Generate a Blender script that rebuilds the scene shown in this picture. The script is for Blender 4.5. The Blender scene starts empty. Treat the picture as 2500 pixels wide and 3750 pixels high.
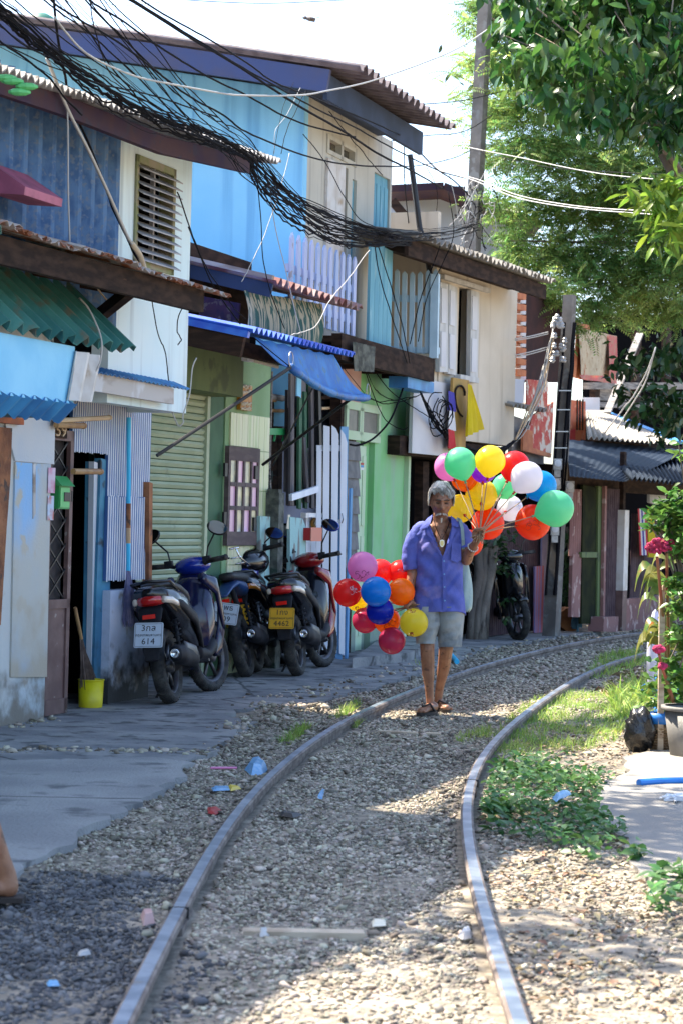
import bpy, math, random
import numpy as np
from math import sin, cos, pi, radians as R
from mathutils import Vector, Matrix
rnd = random.Random(7); nr = np.random.RandomState(7)
scn = bpy.context.scene
col = scn.collection

# ------------------------------------------------------------------ camera
F, CX, YH, RO, H = 8290.0, 1250.0, 1890.0, 0.026, 1.38      # photo-pixel calibration
cam = bpy.data.cameras.new('camera'); camo = bpy.data.objects.new('camera', cam); col.objects.link(camo)
camo.location = (0, 0, H)
camo.rotation_euler = (Matrix.Rotation(pi/2, 3, 'X') @ Matrix.Rotation(RO, 3, 'Z')).to_euler()
cam.sensor_fit = 'HORIZONTAL'; cam.sensor_width = 36.0; cam.lens = 36.0*F/2500
cam.shift_y = 15/2500; cam.clip_end = 500; cam.clip_start = 0.1
cam.dof.use_dof = True; cam.dof.focus_distance = 15.9; cam.dof.aperture_fstop = 10
scn.camera = camo
# ------------------------------------------------------------------ sky, sun, exposure
SUN_EL, SUN_AZ = R(56), R(-60)                # azimuth: from straight ahead, negative = left
sd = Vector((sin(SUN_AZ)*cos(SUN_EL), cos(SUN_AZ)*cos(SUN_EL), sin(SUN_EL)))
w = bpy.data.worlds.new('World'); scn.world = w; w.use_nodes = True
nt = w.node_tree; bg = nt.nodes['Background']
sky = nt.nodes.new('ShaderNodeTexSky'); sky.sky_type = 'NISHITA'; sky.sun_disc = False
sky.sun_elevation = SUN_EL; sky.sun_rotation = SUN_AZ % (2*pi); sky.air_density = 1.0; sky.dust_density = 2.2; sky.ozone_density = 3.0
nt.links.new(sky.outputs[0], bg.inputs[0]); bg.inputs[1].default_value = 0.125
sl = bpy.data.lights.new('sun', 'SUN'); sl.energy = 4.0; sl.angle = R(.5); sl.color = (1, .9, .74)
so = bpy.data.objects.new('sun', sl); col.objects.link(so); so.location = (0, 0, 20)
so.rotation_euler = sd.to_track_quat('Z', 'Y').to_euler()
scn.view_settings.view_transform = 'Standard'; scn.view_settings.look = 'None'
scn.view_settings.exposure = 2.1; scn.view_settings.gamma = 1; scn.view_settings.use_curve_mapping = False
scn.render.engine = 'CYCLES'; scn.cycles.max_bounces = 6; scn.cycles.diffuse_bounces = 2; scn.cycles.use_denoising = True
scn.cycles.transparent_max_bounces = 8; scn.cycles.sample_clamp_indirect = 6

# ------------------------------------------------------------------ pixel rays and street frames
def rayd(x, y):
    dx, dy = x-CX, y-YH
    return Vector(((dx*cos(RO)+dy*sin(RO))/F, 1.0, -(-dx*sin(RO)+dy*cos(RO))/F))
EYE = Vector((0, 0, H))
def at(x, y, D): return EYE + rayd(x, y)*D
def G(x, y, z=0.0):
    r = rayd(x, y); return EYE + r*((z-H)/r.z)
class Fr:                                     # a street frame: s along the facades, c out of them, z up
    def __init__(s, deg):
        a = R(deg); s.u = Vector((sin(a), cos(a), 0)); s.n = Vector((cos(a), -sin(a), 0))
    def P(s, S, c, z): return s.u*S + s.n*c + Vector((0, 0, z))
    def W(s, x, y, c):                        # pixel onto the facade plane c
        r = rayd(x, y); return EYE + r*(c/(s.n.x*r.x+s.n.y*r.y))
    def E(s, x, y, S):                        # pixel onto the end-wall plane s
        r = rayd(x, y); return EYE + r*(S/(s.u.x*r.x+s.u.y*r.y))
    def sz(s, x, y, c): p = s.W(x, y, c); return s.u.dot(p), p.z
    def cz(s, x, y, S): p = s.E(x, y, S); return s.n.dot(p), p.z
A = Fr(17.9); B = Fr(23.0)

# ------------------------------------------------------------------ mesh building
class MB:
    def __init__(s): s.v = []; s.f = []
    def add(s, vs, fs):
        o = len(s.v); s.v += [tuple(v) for v in vs]; s.f += [tuple(i+o for i in f) for f in fs]; return s
def hexa(mb, p):                              # 8 corners: bottom ring 0-3, top ring 4-7
    return mb.add(p, [(3, 2, 1, 0), (4, 5, 6, 7), (0, 1, 5, 4), (1, 2, 6, 5), (2, 3, 7, 6), (3, 0, 4, 7)])
def box(mb, c, d, rot=None):
    c = Vector(c); hx, hy, hz = d[0]/2, d[1]/2, d[2]/2
    ps = [Vector((x, y, z)) for z in (-hz, hz) for x, y in ((-hx, -hy), (hx, -hy), (hx, hy), (-hx, hy))]
    if rot is not None: ps = [rot @ p for p in ps]
    return hexa(mb, [p+c for p in ps])
def fbox(mb, fr, s0, s1, c0, c1, z0, z1):
    return hexa(mb, [fr.P(s, c, z) for z in (z0, z1) for s, c in ((s0, c0), (s1, c0), (s1, c1), (s0, c1))])
def rbox(mb, fr, tl, br, c, t=.05):           # rectangle on the facade given by two pixel corners
    s0, z1 = fr.sz(tl[0], tl[1], c); s1, z0 = fr.sz(br[0], br[1], c)
    return fbox(mb, fr, s0, s1, c-t, c, z0, z1)
def prism(mb, pts, vec):
    n = len(pts); pts = [Vector(p) for p in pts]; vec = Vector(vec)
    return mb.add(pts+[p+vec for p in pts], [tuple(range(n)), tuple(range(2*n-1, n-1, -1))] + [(i, i+n, (i+1) % n+n, (i+1) % n) for i in range(n)])
def fpoly(mb, fr, px, c, t=.05): return prism(mb, [fr.W(x, y, c) for x, y in px], fr.n*-t)
def epoly(mb, fr, px, s, t=.05): return prism(mb, [fr.E(x, y, s) for x, y in px], fr.u*t)
def bar(mb, a, b, w, h, up=(0, 0, 1)):        # rectangular bar from a to b
    a, b = Vector(a), Vector(b); d = (b-a).normalized(); x = d.cross(Vector(up))
    if x.length < 1e-4: x = d.cross(Vector((1, 0, 0)))
    x.normalize(); y = x.cross(d); x *= w/2; y *= h/2
    return hexa(mb, [a-x-y, a+x-y, a+x+y, a-x+y, b-x-y, b+x-y, b+x+y, b-x+y])
def tube(mb, pts, r, seg=6, cap=True, ell=None):
    pts = [Vector(p) for p in pts]; n = len(pts)
    rs = r if isinstance(r, (list, tuple)) else [r]*n
    t0 = (pts[1]-pts[0]).normalized(); x = t0.cross(Vector((0, 0, 1)))
    if x.length < .05: x = t0.cross(Vector((1, 0, 0)))
    x.normalize(); vs = []; fs = []
    for i in range(n):
        t = (pts[min(i+1, n-1)]-pts[max(i-1, 0)]).normalized()
        x = (x-t*x.dot(t)).normalized(); y = t.cross(x)
        for k in range(seg):
            a = 2*pi*k/seg; vs.append(pts[i]+(x*cos(a)+y*sin(a)*(ell or 1))*rs[i])
    for i in range(n-1):
        for k in range(seg):
            q = (k+1) % seg; fs.append((i*seg+k, i*seg+q, (i+1)*seg+q, (i+1)*seg+k))
    if cap: fs += [tuple(range(seg-1, -1, -1)), tuple(range((n-1)*seg, n*seg))]
    return mb.add(vs, fs)
def lathe(mb, prof, ctr, seg=20, axis=None):  # prof = [(r, h)...] about the z axis (or a given axis frame)
    ctr = Vector(ctr); M = axis or Matrix.Identity(3); vs = []; fs = []; n = len(prof)
    for r, h in prof:
        for k in range(seg):
            a = 2*pi*k/seg; vs.append(ctr+M @ Vector((r*cos(a), r*sin(a), h)))
    for i in range(n-1):
        for k in range(seg):
            q = (k+1) % seg; fs.append((i*seg+k, i*seg+q, (i+1)*seg+q, (i+1)*seg+k))
    return mb.add(vs, fs)
def ellip(mb, c, r, M=None, su=14, sv=9, f=None):
    c = Vector(c); M = M or Matrix.Identity(3); vs = []; fs = []
    for j in range(sv+1):
        th = pi*j/sv
        for i in range(su):
            ph = 2*pi*i/su; p = Vector((sin(th)*cos(ph), sin(th)*sin(ph), cos(th)))
            k = f(p) if f else 1
            vs.append(c+M @ Vector((p.x*r[0]*k, p.y*r[1]*k, p.z*r[2]*k)))
    for j in range(sv):
        for i in range(su):
            q = (i+1) % su; fs.append((j*su+i, (j+1)*su+i, (j+1)*su+q, j*su+q))
    return mb.add(vs, fs)
def corr(mb, tl, tr, bl, br, n, amp, thk=.004, sub=4, rows=1, sag=0., jit=0.):
    tl, tr, bl, br = map(Vector, (tl, tr, bl, br)); N = (tr-tl).cross(bl-tl).normalized(); m = n*sub; vs = []; fs = []
    trap = [0, 1, 1, 0, -1, -1]
    off = [rnd.uniform(-jit, jit) for _ in range(m+1)]
    for lay in (0, 1):
        for j in range(rows+1):
            v = j/rows
            for i in range(m+1):
                t = i/m; p = (tl*(1-t)+tr*t)*(1-v)+(bl*(1-t)+br*t)*v
                if v == 1: p = p+(bl-tl).normalized()*off[i]
                wv = sin(2*pi*i/sub) if sub != 6 else trap[i % 6]
                vs.append(p+N*(amp*wv-lay*thk)+Vector((0, 0, -sag*sin(pi*v))))
    K = (m+1)*(rows+1)
    for j in range(rows):
        for i in range(m):
            a = j*(m+1)+i; fs.append((a, a+1, a+m+2, a+m+1)); fs.append((a+K, a+m+1+K, a+m+2+K, a+1+K))
    for i in range(m):
        fs.append((i+1, i, i+K, i+1+K)); a = rows*(m+1)+i; fs.append((a, a+1, a+1+K, a+K))
    for j in range(rows):
        a = j*(m+1); fs.append((a, a+m+1, a+m+1+K, a+K)); a += m; fs.append((a+m+1, a, a+K, a+m+1+K))
    return mb.add(vs, fs)

# ------------------------------------------------------------------ objects, names, labels
def tag(o, label=None, cat=None, group=None, kind=None):
    if label: o['label'] = label
    if cat: o['category'] = cat
    if group: o['group'] = group
    if kind: o['kind'] = kind
    return o
def thing(name, label, cat, loc=(0, 0, 0), group=None, rot=None):
    o = bpy.data.objects.new(name, None); col.objects.link(o); o.location = loc; o.empty_display_size = .1
    if rot is not None: o.rotation_euler = rot; o['own'] = 1
    return tag(o, label, cat, group)
def rootoff(o):
    off = Vector((0, 0, 0)); p = o
    while p is not None:
        if p.get('own'): return Vector((0, 0, 0))
        off += p.location; p = p.parent
    return off
def obj(name, mb, m, parent=None, smooth=False, label=None):
    me = bpy.data.meshes.new(name)
    V = np.array(mb.v, dtype=float)
    loc = None
    if parent is None:
        lo, hi = V.min(0), V.max(0); loc = Vector(((lo[0]+hi[0])/2, (lo[1]+hi[1])/2, lo[2])); V = V-np.array(loc)
    else: V = V-np.array(rootoff(parent))
    me.from_pydata([tuple(v) for v in V], [], mb.f)
    if smooth: me.polygons.foreach_set('use_smooth', [True]*len(me.polygons))
    me.materials.append(m); me.update()
    o = bpy.data.objects.new(name, me); col.objects.link(o)
    if parent is not None: o.parent = parent
    else: o.location = loc
    if label: o['label'] = label
    return o
def struct(name, mb, m, smooth=False): return tag(obj(name, mb, m, None, smooth), kind='structure')
def one(name, mb, m, label, cat, group=None, smooth=False): return tag(obj(name, mb, m, None, smooth), label, cat, group)
def batch(name, base, faces, M, T, m, smooth=False, parent=None, kind='stuff'):   # many small copies joined in one mesh
    base = np.asarray(base, float); N = len(T); nv = len(base)
    V = (np.einsum('nij,vj->nvi', M, base)+T[:, None, :]).reshape(-1, 3)
    if parent is not None: V = V-np.array(rootoff(parent))
    k = len(faces[0]); Fc = (np.asarray(faces)[None]+(np.arange(N)*nv)[:, None, None]).reshape(-1)
    me = bpy.data.meshes.new(name); me.vertices.add(len(V)); me.vertices.foreach_set('co', V.reshape(-1))
    nf = N*len(faces); me.loops.add(len(Fc)); me.loops.foreach_set('vertex_index', Fc.astype(np.int32))
    me.polygons.add(nf); me.polygons.foreach_set('loop_start', np.arange(0, nf*k, k, dtype=np.int32))
    me.polygons.foreach_set('loop_total', np.full(nf, k, np.int32)); me.update(calc_edges=True); me.validate()
    if smooth: me.polygons.foreach_set('use_smooth', np.ones(nf, bool))
    me.materials.append(m); o = bpy.data.objects.new(name, me); col.objects.link(o)
    if parent is not None: o.parent = parent
    if kind: o['kind'] = kind
    return o
def rotm(az, tilt, roll):                     # batches of rotation matrices
    ca, sa = np.cos(az), np.sin(az); ct, st = np.cos(tilt), np.sin(tilt); cr, sr = np.cos(roll), np.sin(roll); z = np.zeros_like(az); o = z+1
    Z = np.stack([np.stack([ca, -sa, z], -1), np.stack([sa, ca, z], -1), np.stack([z, z, o], -1)], -2)
    X = np.stack([np.stack([o, z, z], -1), np.stack([z, ct, -st], -1), np.stack([z, st, ct], -1)], -2)
    Y = np.stack([np.stack([cr, z, sr], -1), np.stack([z, o, z], -1), np.stack([-sr, z, cr], -1)], -2)
    return Z @ X @ Y
def textmb(body, size, fn, ext=.0, align='CENTER', space=1.0):
    cu = bpy.data.curves.new('t', 'FONT'); cu.body = body; cu.size = size; cu.align_x = align; cu.align_y = 'CENTER'; cu.extrude = ext; cu.resolution_u = 2; cu.space_character = space
    o = bpy.data.objects.new('t', cu); col.objects.link(o); dg = bpy.context.evaluated_depsgraph_get(); dg.update()
    me = bpy.data.meshes.new_from_object(o.evaluated_get(dg)); mb = MB()
    mb.add([fn(v.co.x, v.co.y, v.co.z) for v in me.vertices], [tuple(p.vertices) for p in me.polygons])
    bpy.data.objects.remove(o); bpy.data.meshes.remove(me); bpy.data.curves.remove(cu); return mb

# ------------------------------------------------------------------ materials
def mat(name, c, c2=None, sc=4, rng=(.38, .64), rough=.7, metal=0, bump=0, bsc=60, isl=0, c3=None, c3sc=9, c3rng=(.56, .64), transl=0, coat=0, zd=None, spec=.5, det=6, hue=0, emis=None, crack=0):
    m = bpy.data.materials.new(name); m.use_nodes = True; t = m.node_tree; N = t.nodes; L = t.links; p = N['Principled BSDF']
    def noise(scale, d=det):
        mp = N.new('ShaderNodeMapping'); L.new(tc.outputs['Object'], mp.inputs[0]); n = N.new('ShaderNodeTexNoise'); n.inputs['Detail'].default_value = d
        if isinstance(scale, (tuple, list)): mp.inputs['Scale'].default_value = scale; n.inputs['Scale'].default_value = 1
        else: n.inputs['Scale'].default_value = scale
        L.new(mp.outputs[0], n.inputs['Vector']); return n.outputs['Fac']
    def ramp(fac, a, b):
        q = N.new('ShaderNodeMapRange'); q.interpolation_type = 'SMOOTHSTEP'; q.inputs[1].default_value = a; q.inputs[2].default_value = b; L.new(fac, q.inputs[0]); return q.outputs[0]
    def mixc(fac, a, b):
        q = N.new('ShaderNodeMix'); q.data_type = 'RGBA'; L.new(fac, q.inputs[0])
        for k, s in ((6, a), (7, b)):
            if isinstance(s, (tuple, list)): q.inputs[k].default_value = (*s, 1)
            else: L.new(s, q.inputs[k])
        return q.outputs[2]
    tc = N.new('ShaderNodeTexCoord'); cur = tuple(c)
    if c2: cur = mixc(ramp(noise(sc), *rng), c, c2)
    if c3: cur = mixc(ramp(noise(c3sc), *c3rng), cur, c3)
    if zd:                                   # splashed dirt: colour, world height, noise scale
        g = N.new('ShaderNodeNewGeometry'); sp = N.new('ShaderNodeSeparateXYZ'); L.new(g.outputs['Position'], sp.inputs[0])
        a = N.new('ShaderNodeMath'); a.operation = 'MULTIPLY_ADD'; L.new(noise(zd[2]), a.inputs[0]); a.inputs[1].default_value = -zd[1]*1.6; L.new(sp.outputs[2], a.inputs[2])
        cur = mixc(ramp(a.outputs[0], 0, -zd[1]*.7), cur, zd[0])
    if crack:                                # hairline cracks in old concrete
        v = N.new('ShaderNodeTexVoronoi'); v.feature = 'DISTANCE_TO_EDGE'; v.inputs['Scale'].default_value = crack; v.inputs['Randomness'].default_value = 1
        w_ = N.new('ShaderNodeMix'); w_.data_type = 'VECTOR'; w_.inputs[0].default_value = .12; L.new(tc.outputs['Object'], w_.inputs[4]); nn = N.new('ShaderNodeTexNoise'); nn.inputs['Scale'].default_value = 3; L.new(tc.outputs['Object'], nn.inputs['Vector']); L.new(nn.outputs['Color'], w_.inputs[5]); L.new(w_.outputs[1], v.inputs['Vector'])
        cur = mixc(ramp(v.outputs['Distance'], .001, .006), (.09, .09, .09), cur)
    if isl:
        g = N.new('ShaderNodeNewGeometry'); h = N.new('ShaderNodeHueSaturation'); q = N.new('ShaderNodeMapRange'); L.new(g.outputs['Random Per Island'], q.inputs[0])
        q.inputs[3].default_value = 1-isl; q.inputs[4].default_value = 1+isl; L.new(q.outputs[0], h.inputs['Value'])
        if hue:
            k = N.new('ShaderNodeMath'); k.operation = 'MULTIPLY'; k.inputs[1].default_value = 7.31; L.new(g.outputs['Random Per Island'], k.inputs[0])
            k2 = N.new('ShaderNodeMath'); k2.operation = 'FRACT'; L.new(k.outputs[0], k2.inputs[0]); q2 = N.new('ShaderNodeMapRange'); L.new(k2.outputs[0], q2.inputs[0]); q2.inputs[3].default_value = .5-hue; q2.inputs[4].default_value = .5+hue; L.new(q2.outputs[0], h.inputs['Hue'])
        if isinstance(cur, tuple): h.inputs['Color'].default_value = (*cur, 1)
        else: L.new(cur, h.inputs['Color'])
        cur = h.outputs[0]
    if isinstance(cur, tuple): p.inputs['Base Color'].default_value = (*cur, 1)
    else: L.new(cur, p.inputs['Base Color'])
    p.inputs['Roughness'].default_value = rough; p.inputs['Metallic'].default_value = metal; p.inputs['Specular IOR Level'].default_value = spec; p.inputs['Coat Weight'].default_value = coat; p.inputs['Coat Roughness'].default_value = .08
    if bump:
        b = N.new('ShaderNodeBump'); b.inputs['Strength'].default_value = min(1, bump); b.inputs['Distance'].default_value = .01*max(1, bump); L.new(noise(bsc), b.inputs['Height']); L.new(b.outputs[0], p.inputs['Normal'])
    if transl:
        tr = N.new('ShaderNodeBsdfTranslucent'); mx = N.new('ShaderNodeMixShader'); mx.inputs[0].default_value = transl
        if isinstance(cur, tuple): tr.inputs[0].default_value = (*cur, 1)
        else: L.new(cur, tr.inputs[0])
        L.new(p.outputs[0], mx.inputs[1]); L.new(tr.outputs[0], mx.inputs[2]); L.new(mx.outputs[0], N['Material Output'].inputs[0])
    if emis: p.inputs['Emission Color'].default_value = (*c, 1); p.inputs['Emission Strength'].default_value = emis
    return m
M = {}
def mk(k, *a, **q): M[k] = mat(k, *a, **q)
mk('black', (.012, .012, .014), rough=.5); mk('void', (.006, .006, .007), rough=1, spec=0)  # void: near-black colour standing in for unlit interiors
mk('rubber', (.014, .014, .015), (.05, .047, .042), sc=14, rough=.8, bump=.5, bsc=90)
mk('chrome', (.75, .76, .78), rough=.12, metal=1); mk('steel', (.4, .41, .43), rough=.35, metal=1)
mk('white', (.75, .76, .78), (.6, .61, .64), sc=5, rough=.5); mk('cable', (.006, .006, .009), rough=.8, spec=.12); mk('paleable', (.45, .44, .42), rough=.6)
# ================================================================== ground, paths, track
mk('dirt', (.26, .215, .155), (.4, .335, .245), sc=2.2, c3=(.12, .1, .08), c3sc=7, rough=.95, bump=1, bsc=45, spec=.2)
mk('concrete', (.27, .265, .26), (.36, .35, .335), sc=1.6, c3=(.16, .16, .16), c3sc=3.2, c3rng=(.55, .68), rough=.9, bump=.9, bsc=60, crack=.4, spec=.25)
mk('concrete_old', (.2, .2, .205), (.3, .295, .285), sc=2.5, c3=(.1, .1, .1), c3sc=6, c3rng=(.53, .66), rough=.92, bump=1, bsc=30, crack=.3, spec=.25)
mk('slab', (.24, .225, .205), (.31, .29, .26), sc=1.3, c3=(.24, .23, .21), c3sc=4, rough=.9, bump=.4, bsc=90, spec=.25)
mk('stone', (.28, .24, .185), (.39, .345, .275), sc=9, rough=.95, isl=.65, hue=.035, spec=.2)
mk('stone_bed', (.19, .165, .13), (.31, .27, .215), sc=16, c3=(.42, .36, .28), c3sc=2.2, c3rng=(.58, .7), rough=.95, bump=1.5, bsc=40, spec=.2)
mk('rail_top', (.3, .36, .46), (.5, .56, .66), sc=(9, 9, 9), rough=.34, metal=.85, c3=(.36, .3, .26), c3sc=5, c3rng=(.62, .74))
mk('rail_side', (.13, .1, .085), (.24, .2, .175), sc=9, rough=.8, metal=.15, bump=.5, bsc=80)
mk('wood_grey', (.27, .25, .235), (.13, .12, .115), sc=(3, 3, 30), rough=.85, bump=.4, bsc=60)
mk('wood_pale', (.5, .41, .3), (.34, .26, .18), sc=(9, 9, 30), rough=.8)

def cat(pts, n=12):                           # Catmull-Rom through plan points
    P = [Vector(p) for p in pts]; P = [P[0]*2-P[1]]+P+[P[-1]*2-P[-2]]; out = []
    for i in range(1, len(P)-2):
        for k in range(n):
            t = k/n; a, b, c, d = P[i-1:i+3]
            out.append(.5*((2*b)+(c-a)*t+(2*a-5*b+4*c-d)*t*t+(3*b-a-3*c+d)*t**3))
    out.append(P[-2]); return out
RZ = .055
Lp = [(275, 2352), (345, 2210), (410, 2085), (480, 1950), (560, 1835), (650, 1750), (740, 1682), (830, 1632), (970, 1575), (1100, 1530), (1250, 1490), (1400, 1461), (1500, 1449), (1640, 1436)]
Rp = [(1195, 2352), (1150, 2220), (1110, 2100), (1080, 1990), (1065, 1900), (1062, 1840), (1085, 1760), (1130, 1700), (1200, 1640), (1270, 1590), (1335, 1550), (1420, 1515), (1560, 1480)]
def railpts(px):
    q = [G(x*1.5944, y*1.5944, RZ) for x, y in px]
    q = [q[0]+(q[0]-q[1])*6, q[0]+(q[0]-q[1])*3]+q
    q = cat(q, 8); L = [0.]
    for a, b in zip(q, q[1:]): L.append(L[-1]+(b-a).length)
    L = np.array(L); t = np.arange(0, L[-1], .22); Q = np.stack([np.interp(t, L, [p[k] for p in q]) for k in range(3)], -1)
    for _ in range(60): Q[1:-1] = Q[1:-1]*.5+(Q[:-2]+Q[2:])*.25      # fair the curve
    return [Vector(p) for p in Q]
Lr, Rr = railpts(Lp), railpts(Rp)
def sweep(mb, pts, prof):
    n = len(prof); vs = []; fs = []
    for i, p in enumerate(pts):
        t = (pts[min(i+1, len(pts)-1)]-pts[max(i-1, 0)]).normalized(); x = Vector((t.y, -t.x, 0)).normalized()
        vs += [p+x*a+Vector((0, 0, b)) for a, b in prof]
    for i in range(len(pts)-1):
        fs += [(i*n+k, i*n+(k+1) % n, (i+1)*n+(k+1) % n, (i+1)*n+k) for k in range(n)]
    fs += [tuple(range(n-1, -1, -1)), tuple(range((len(pts)-1)*n, len(pts)*n))]; mb.add(vs, fs)
for pts, lab, jp in ((Lr, 'left rail, long steel rail curving past the parked motorbikes', (640, 3330)), (Rr, 'right rail, steel rail bending along the grass verge', (1735, 2850))):
    t = thing('rail', lab, 'rail', (pts[20].x, pts[20].y, 0), 'steel rails of the narrow railway')
    mb = MB(); sweep(mb, pts, [(-.019, -.012), (-.019, .0015), (.019, .0015), (.019, -.012)]); obj('rail_head', mb, M['rail_top'], t)
    mb = MB(); sweep(mb, pts, [(-.029, -.007), (-.022, 0), (.022, 0), (.029, -.007), (.027, -.03), (.011, -.042), (.011, -.085), (.055, -.1), (.055, -.12), (-.055, -.12), (-.055, -.1), (-.011, -.085), (-.011, -.042), (-.027, -.03)]); obj('rail_web', mb, M['rail_side'], t)
    g = G(*jp, RZ); i = min(range(len(pts)), key=lambda k: (pts[k]-g).length); tt = (pts[i+1]-pts[i]).normalized()
    mb = MB(); bar(mb, pts[i]-tt*.007+Vector((0, 0, -.019)), pts[i]+tt*.007+Vector((0, 0, -.019)), .07, .043); obj('joint_gap', mb, M['black'], t)
    mb = MB(); xx = Vector((tt.y, -tt.x, 0))
    for sgn in (-1, 1): bar(mb, pts[i]-tt*.2+xx*sgn*.022+Vector((0, 0, -.05)), pts[i]+tt*.2+xx*sgn*.022+Vector((0, 0, -.05)), .02, .03)
    obj('fishplate', mb, M['rail_side'], t)

# ground sheet with gentle unevenness
def sheet(name, x0, x1, y0, y1, nx, ny, zf, m):
    mb = MB(); mb.v = [(x0+(x1-x0)*i/nx, y0+(y1-y0)*j/ny, zf(x0+(x1-x0)*i/nx, y0+(y1-y0)*j/ny)) for j in range(ny+1) for i in range(nx+1)]
    mb.f = [(j*(nx+1)+i, j*(nx+1)+i+1, (j+1)*(nx+1)+i+1, (j+1)*(nx+1)+i) for j in range(ny) for i in range(nx)]
    return struct(name, mb, m, True)
sheet('ground', -60, 60, -15, 160, 12, 14, lambda x, y: -.03, M['dirt'])
def jag(px, amp=.05, n=6, z=0.0, closed=True, keep=()):
    P = [G(x, y, z) for x, y in px]; out = []
    for i in range(len(P)):
        a, b = P[i], P[(i+1) % len(P)]; st = i in keep
        k = 1 if st else max(1, int((b-a).length/.12))
        for j in range(k):
            q = a.lerp(b, j/k)
            if not st and j: q = q+Vector((rnd.uniform(-amp, amp), rnd.uniform(-amp, amp)*1.5, 0))
            out.append(q)
    return out
def slab(name, px, z, m, amp=.05, keep=()):
    P = jag(px, amp, z=z, keep=keep); mb = MB(); n = len(P)
    mb.add(P+[p-Vector((0, 0, .045)) for p in P], [tuple(range(n))]+[(i, i+n, (i+1) % n+n, (i+1) % n) for i in range(n)])
    o = struct(name, mb, m)
    if o.data.polygons[0].normal.z < 0: o.data.flip_normals()
    return o, P
front, FP = slab('path', [(-2500, 4000), (-900, 3300), (-300, 3230), (56, 3205), (180, 3120), (279, 3050), (406, 3000), (550, 2914), (640, 2850), (717, 2795), (560, 2772), (300, 2780), (-60, 2790), (-1400, 2800)], .021, M['concrete'], keep=(12, 13, 0))
back, BP = slab('pavement', [(-1400, 2830), (0, 2820), (300, 2815), (560, 2800), (700, 2780), (800, 2740), (880, 2690), (930, 2640), (820, 2612), (960, 2585), (1150, 2570), (1290, 2535), (1450, 2492), (1620, 2435), (1800, 2370), (2050, 2330), (2200, 2315), (1900, 2250), (1200, 2280), (500, 2350), (-100, 2500)], .015, M['concrete_old'], keep=(16, 17, 18, 19, 20))
rslab, RP = slab('right_pavement', [(2180, 2925), (2215, 2870), (2310, 2820), (2277, 2770), (2420, 2740), (2700, 2735), (3600, 2760), (4000, 3400), (2700, 3330), (2420, 3260), (2343, 3196), (2302, 3085), (2215, 3010)], .014, M['slab'], amp=.03, keep=(5, 6, 7))

def inside(P, X, Y):
    x = np.array([p.x for p in P]); y = np.array([p.y for p in P]); c = np.zeros(len(X), bool); j = len(P)-1
    for i in range(len(P)):
        hit = ((y[i] > Y) != (y[j] > Y)) & (X < (x[j]-x[i])*(Y-y[i])/(y[j]-y[i]+1e-12)+x[i]); c ^= hit; j = i
    return c
def offx(pts, Y): return np.interp(Y, [p.y for p in pts], [p.x for p in pts])
def near(pts, X, Y):
    q = np.array([(p.x, p.y) for p in pts]); out = np.full(len(X), 9.)
    for i in range(0, len(X), 4000):
        d = np.hypot(X[i:i+4000, None]-q[None, :, 0], Y[i:i+4000, None]-q[None, :, 1]); out[i:i+4000] = d.min(1)
    return out
def dense(pts): return [a.lerp(b, k/6) for a, b in zip(pts, pts[1:]) for k in range(6)]
LD, RD = dense(Lr), dense(Rr)
# ballast bed (a soft mound between and beside the rails)
mb = MB(); vs = []; NX = 26
bed = [p for p in Rr if p.y < 34]
for p in bed:
    xl = float(offx(Lr, np.array([p.y]))[0])
    for k in range(NX):
        x = xl-1.3+(p.x-xl+1.3+.8)*k/(NX-1); vs.append((x, p.y, -.012+.01*sin(x*5+p.y*3)+rnd.uniform(-.006, .006)))
mb.add(vs, [(j*NX+i, j*NX+i+1, (j+1)*NX+i+1, (j+1)*NX+i) for j in range(len(bed)-1) for i in range(NX-1)])
struct('ballast_bed', mb, M['stone_bed'], True)
# stones: crushed rock
ico = None
def icomesh():
    t = (1+5**.5)/2; v = np.array([(-1, t, 0), (1, t, 0), (-1, -t, 0), (1, -t, 0), (0, -1, t), (0, 1, t), (0, -1, -t), (0, 1, -t), (t, 0, -1), (t, 0, 1), (-t, 0, -1), (-t, 0, 1)], float); v /= np.linalg.norm(v[0])
    f = [(0, 11, 5), (0, 5, 1), (0, 1, 7), (0, 7, 10), (0, 10, 11), (1, 5, 9), (5, 11, 4), (11, 10, 2), (10, 7, 6), (7, 1, 8), (3, 9, 4), (3, 4, 2), (3, 2, 6), (3, 6, 8), (3, 8, 9), (4, 9, 5), (2, 4, 11), (6, 2, 10), (8, 6, 7), (9, 8, 1)]
    return v, f
IV, IF = icomesh()
OV = np.array([(1, 0, 0), (-1, 0, 0), (0, 1, 0), (0, -1, 0), (0, 0, 1), (0, 0, -1)], float); OF = [(0, 2, 4), (2, 1, 4), (1, 3, 4), (3, 0, 4), (2, 0, 5), (1, 2, 5), (3, 1, 5), (0, 3, 5)]
def stones(name, X, Y, Z, r, m, flat=.62, oct=False):
    IV_, nV = (OV*1.15, 6) if oct else (IV, 12)
    k = 5; parts = []
    for q in range(k):
        sel = np.arange(len(X)) % k == q; n = sel.sum(); rs = np.random.RandomState(q)
        b = IV_*rs.uniform(.55, 1.35, (nV, 1))
        sc = np.stack([rs.uniform(.7, 1.35, n), rs.uniform(.7, 1.2, n), rs.uniform(.35, .95, n)*flat*1.2], -1)*r[sel][:, None]
        Mx = rotm(rs.uniform(0, 6.3, n), rs.uniform(-.5, .5, n), rs.uniform(-.5, .5, n))*sc[:, None, :]
        parts.append((b, Mx, np.stack([X[sel], Y[sel], Z[sel]], -1)))
    V = np.concatenate([(np.einsum('nij,vj->nvi', Mx, b)+T[:, None]).reshape(-1, 3) for b, Mx, T in parts])
    return rawtri(name, V, len(V)//nV, m, OF if oct else IF, nV)
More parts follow.
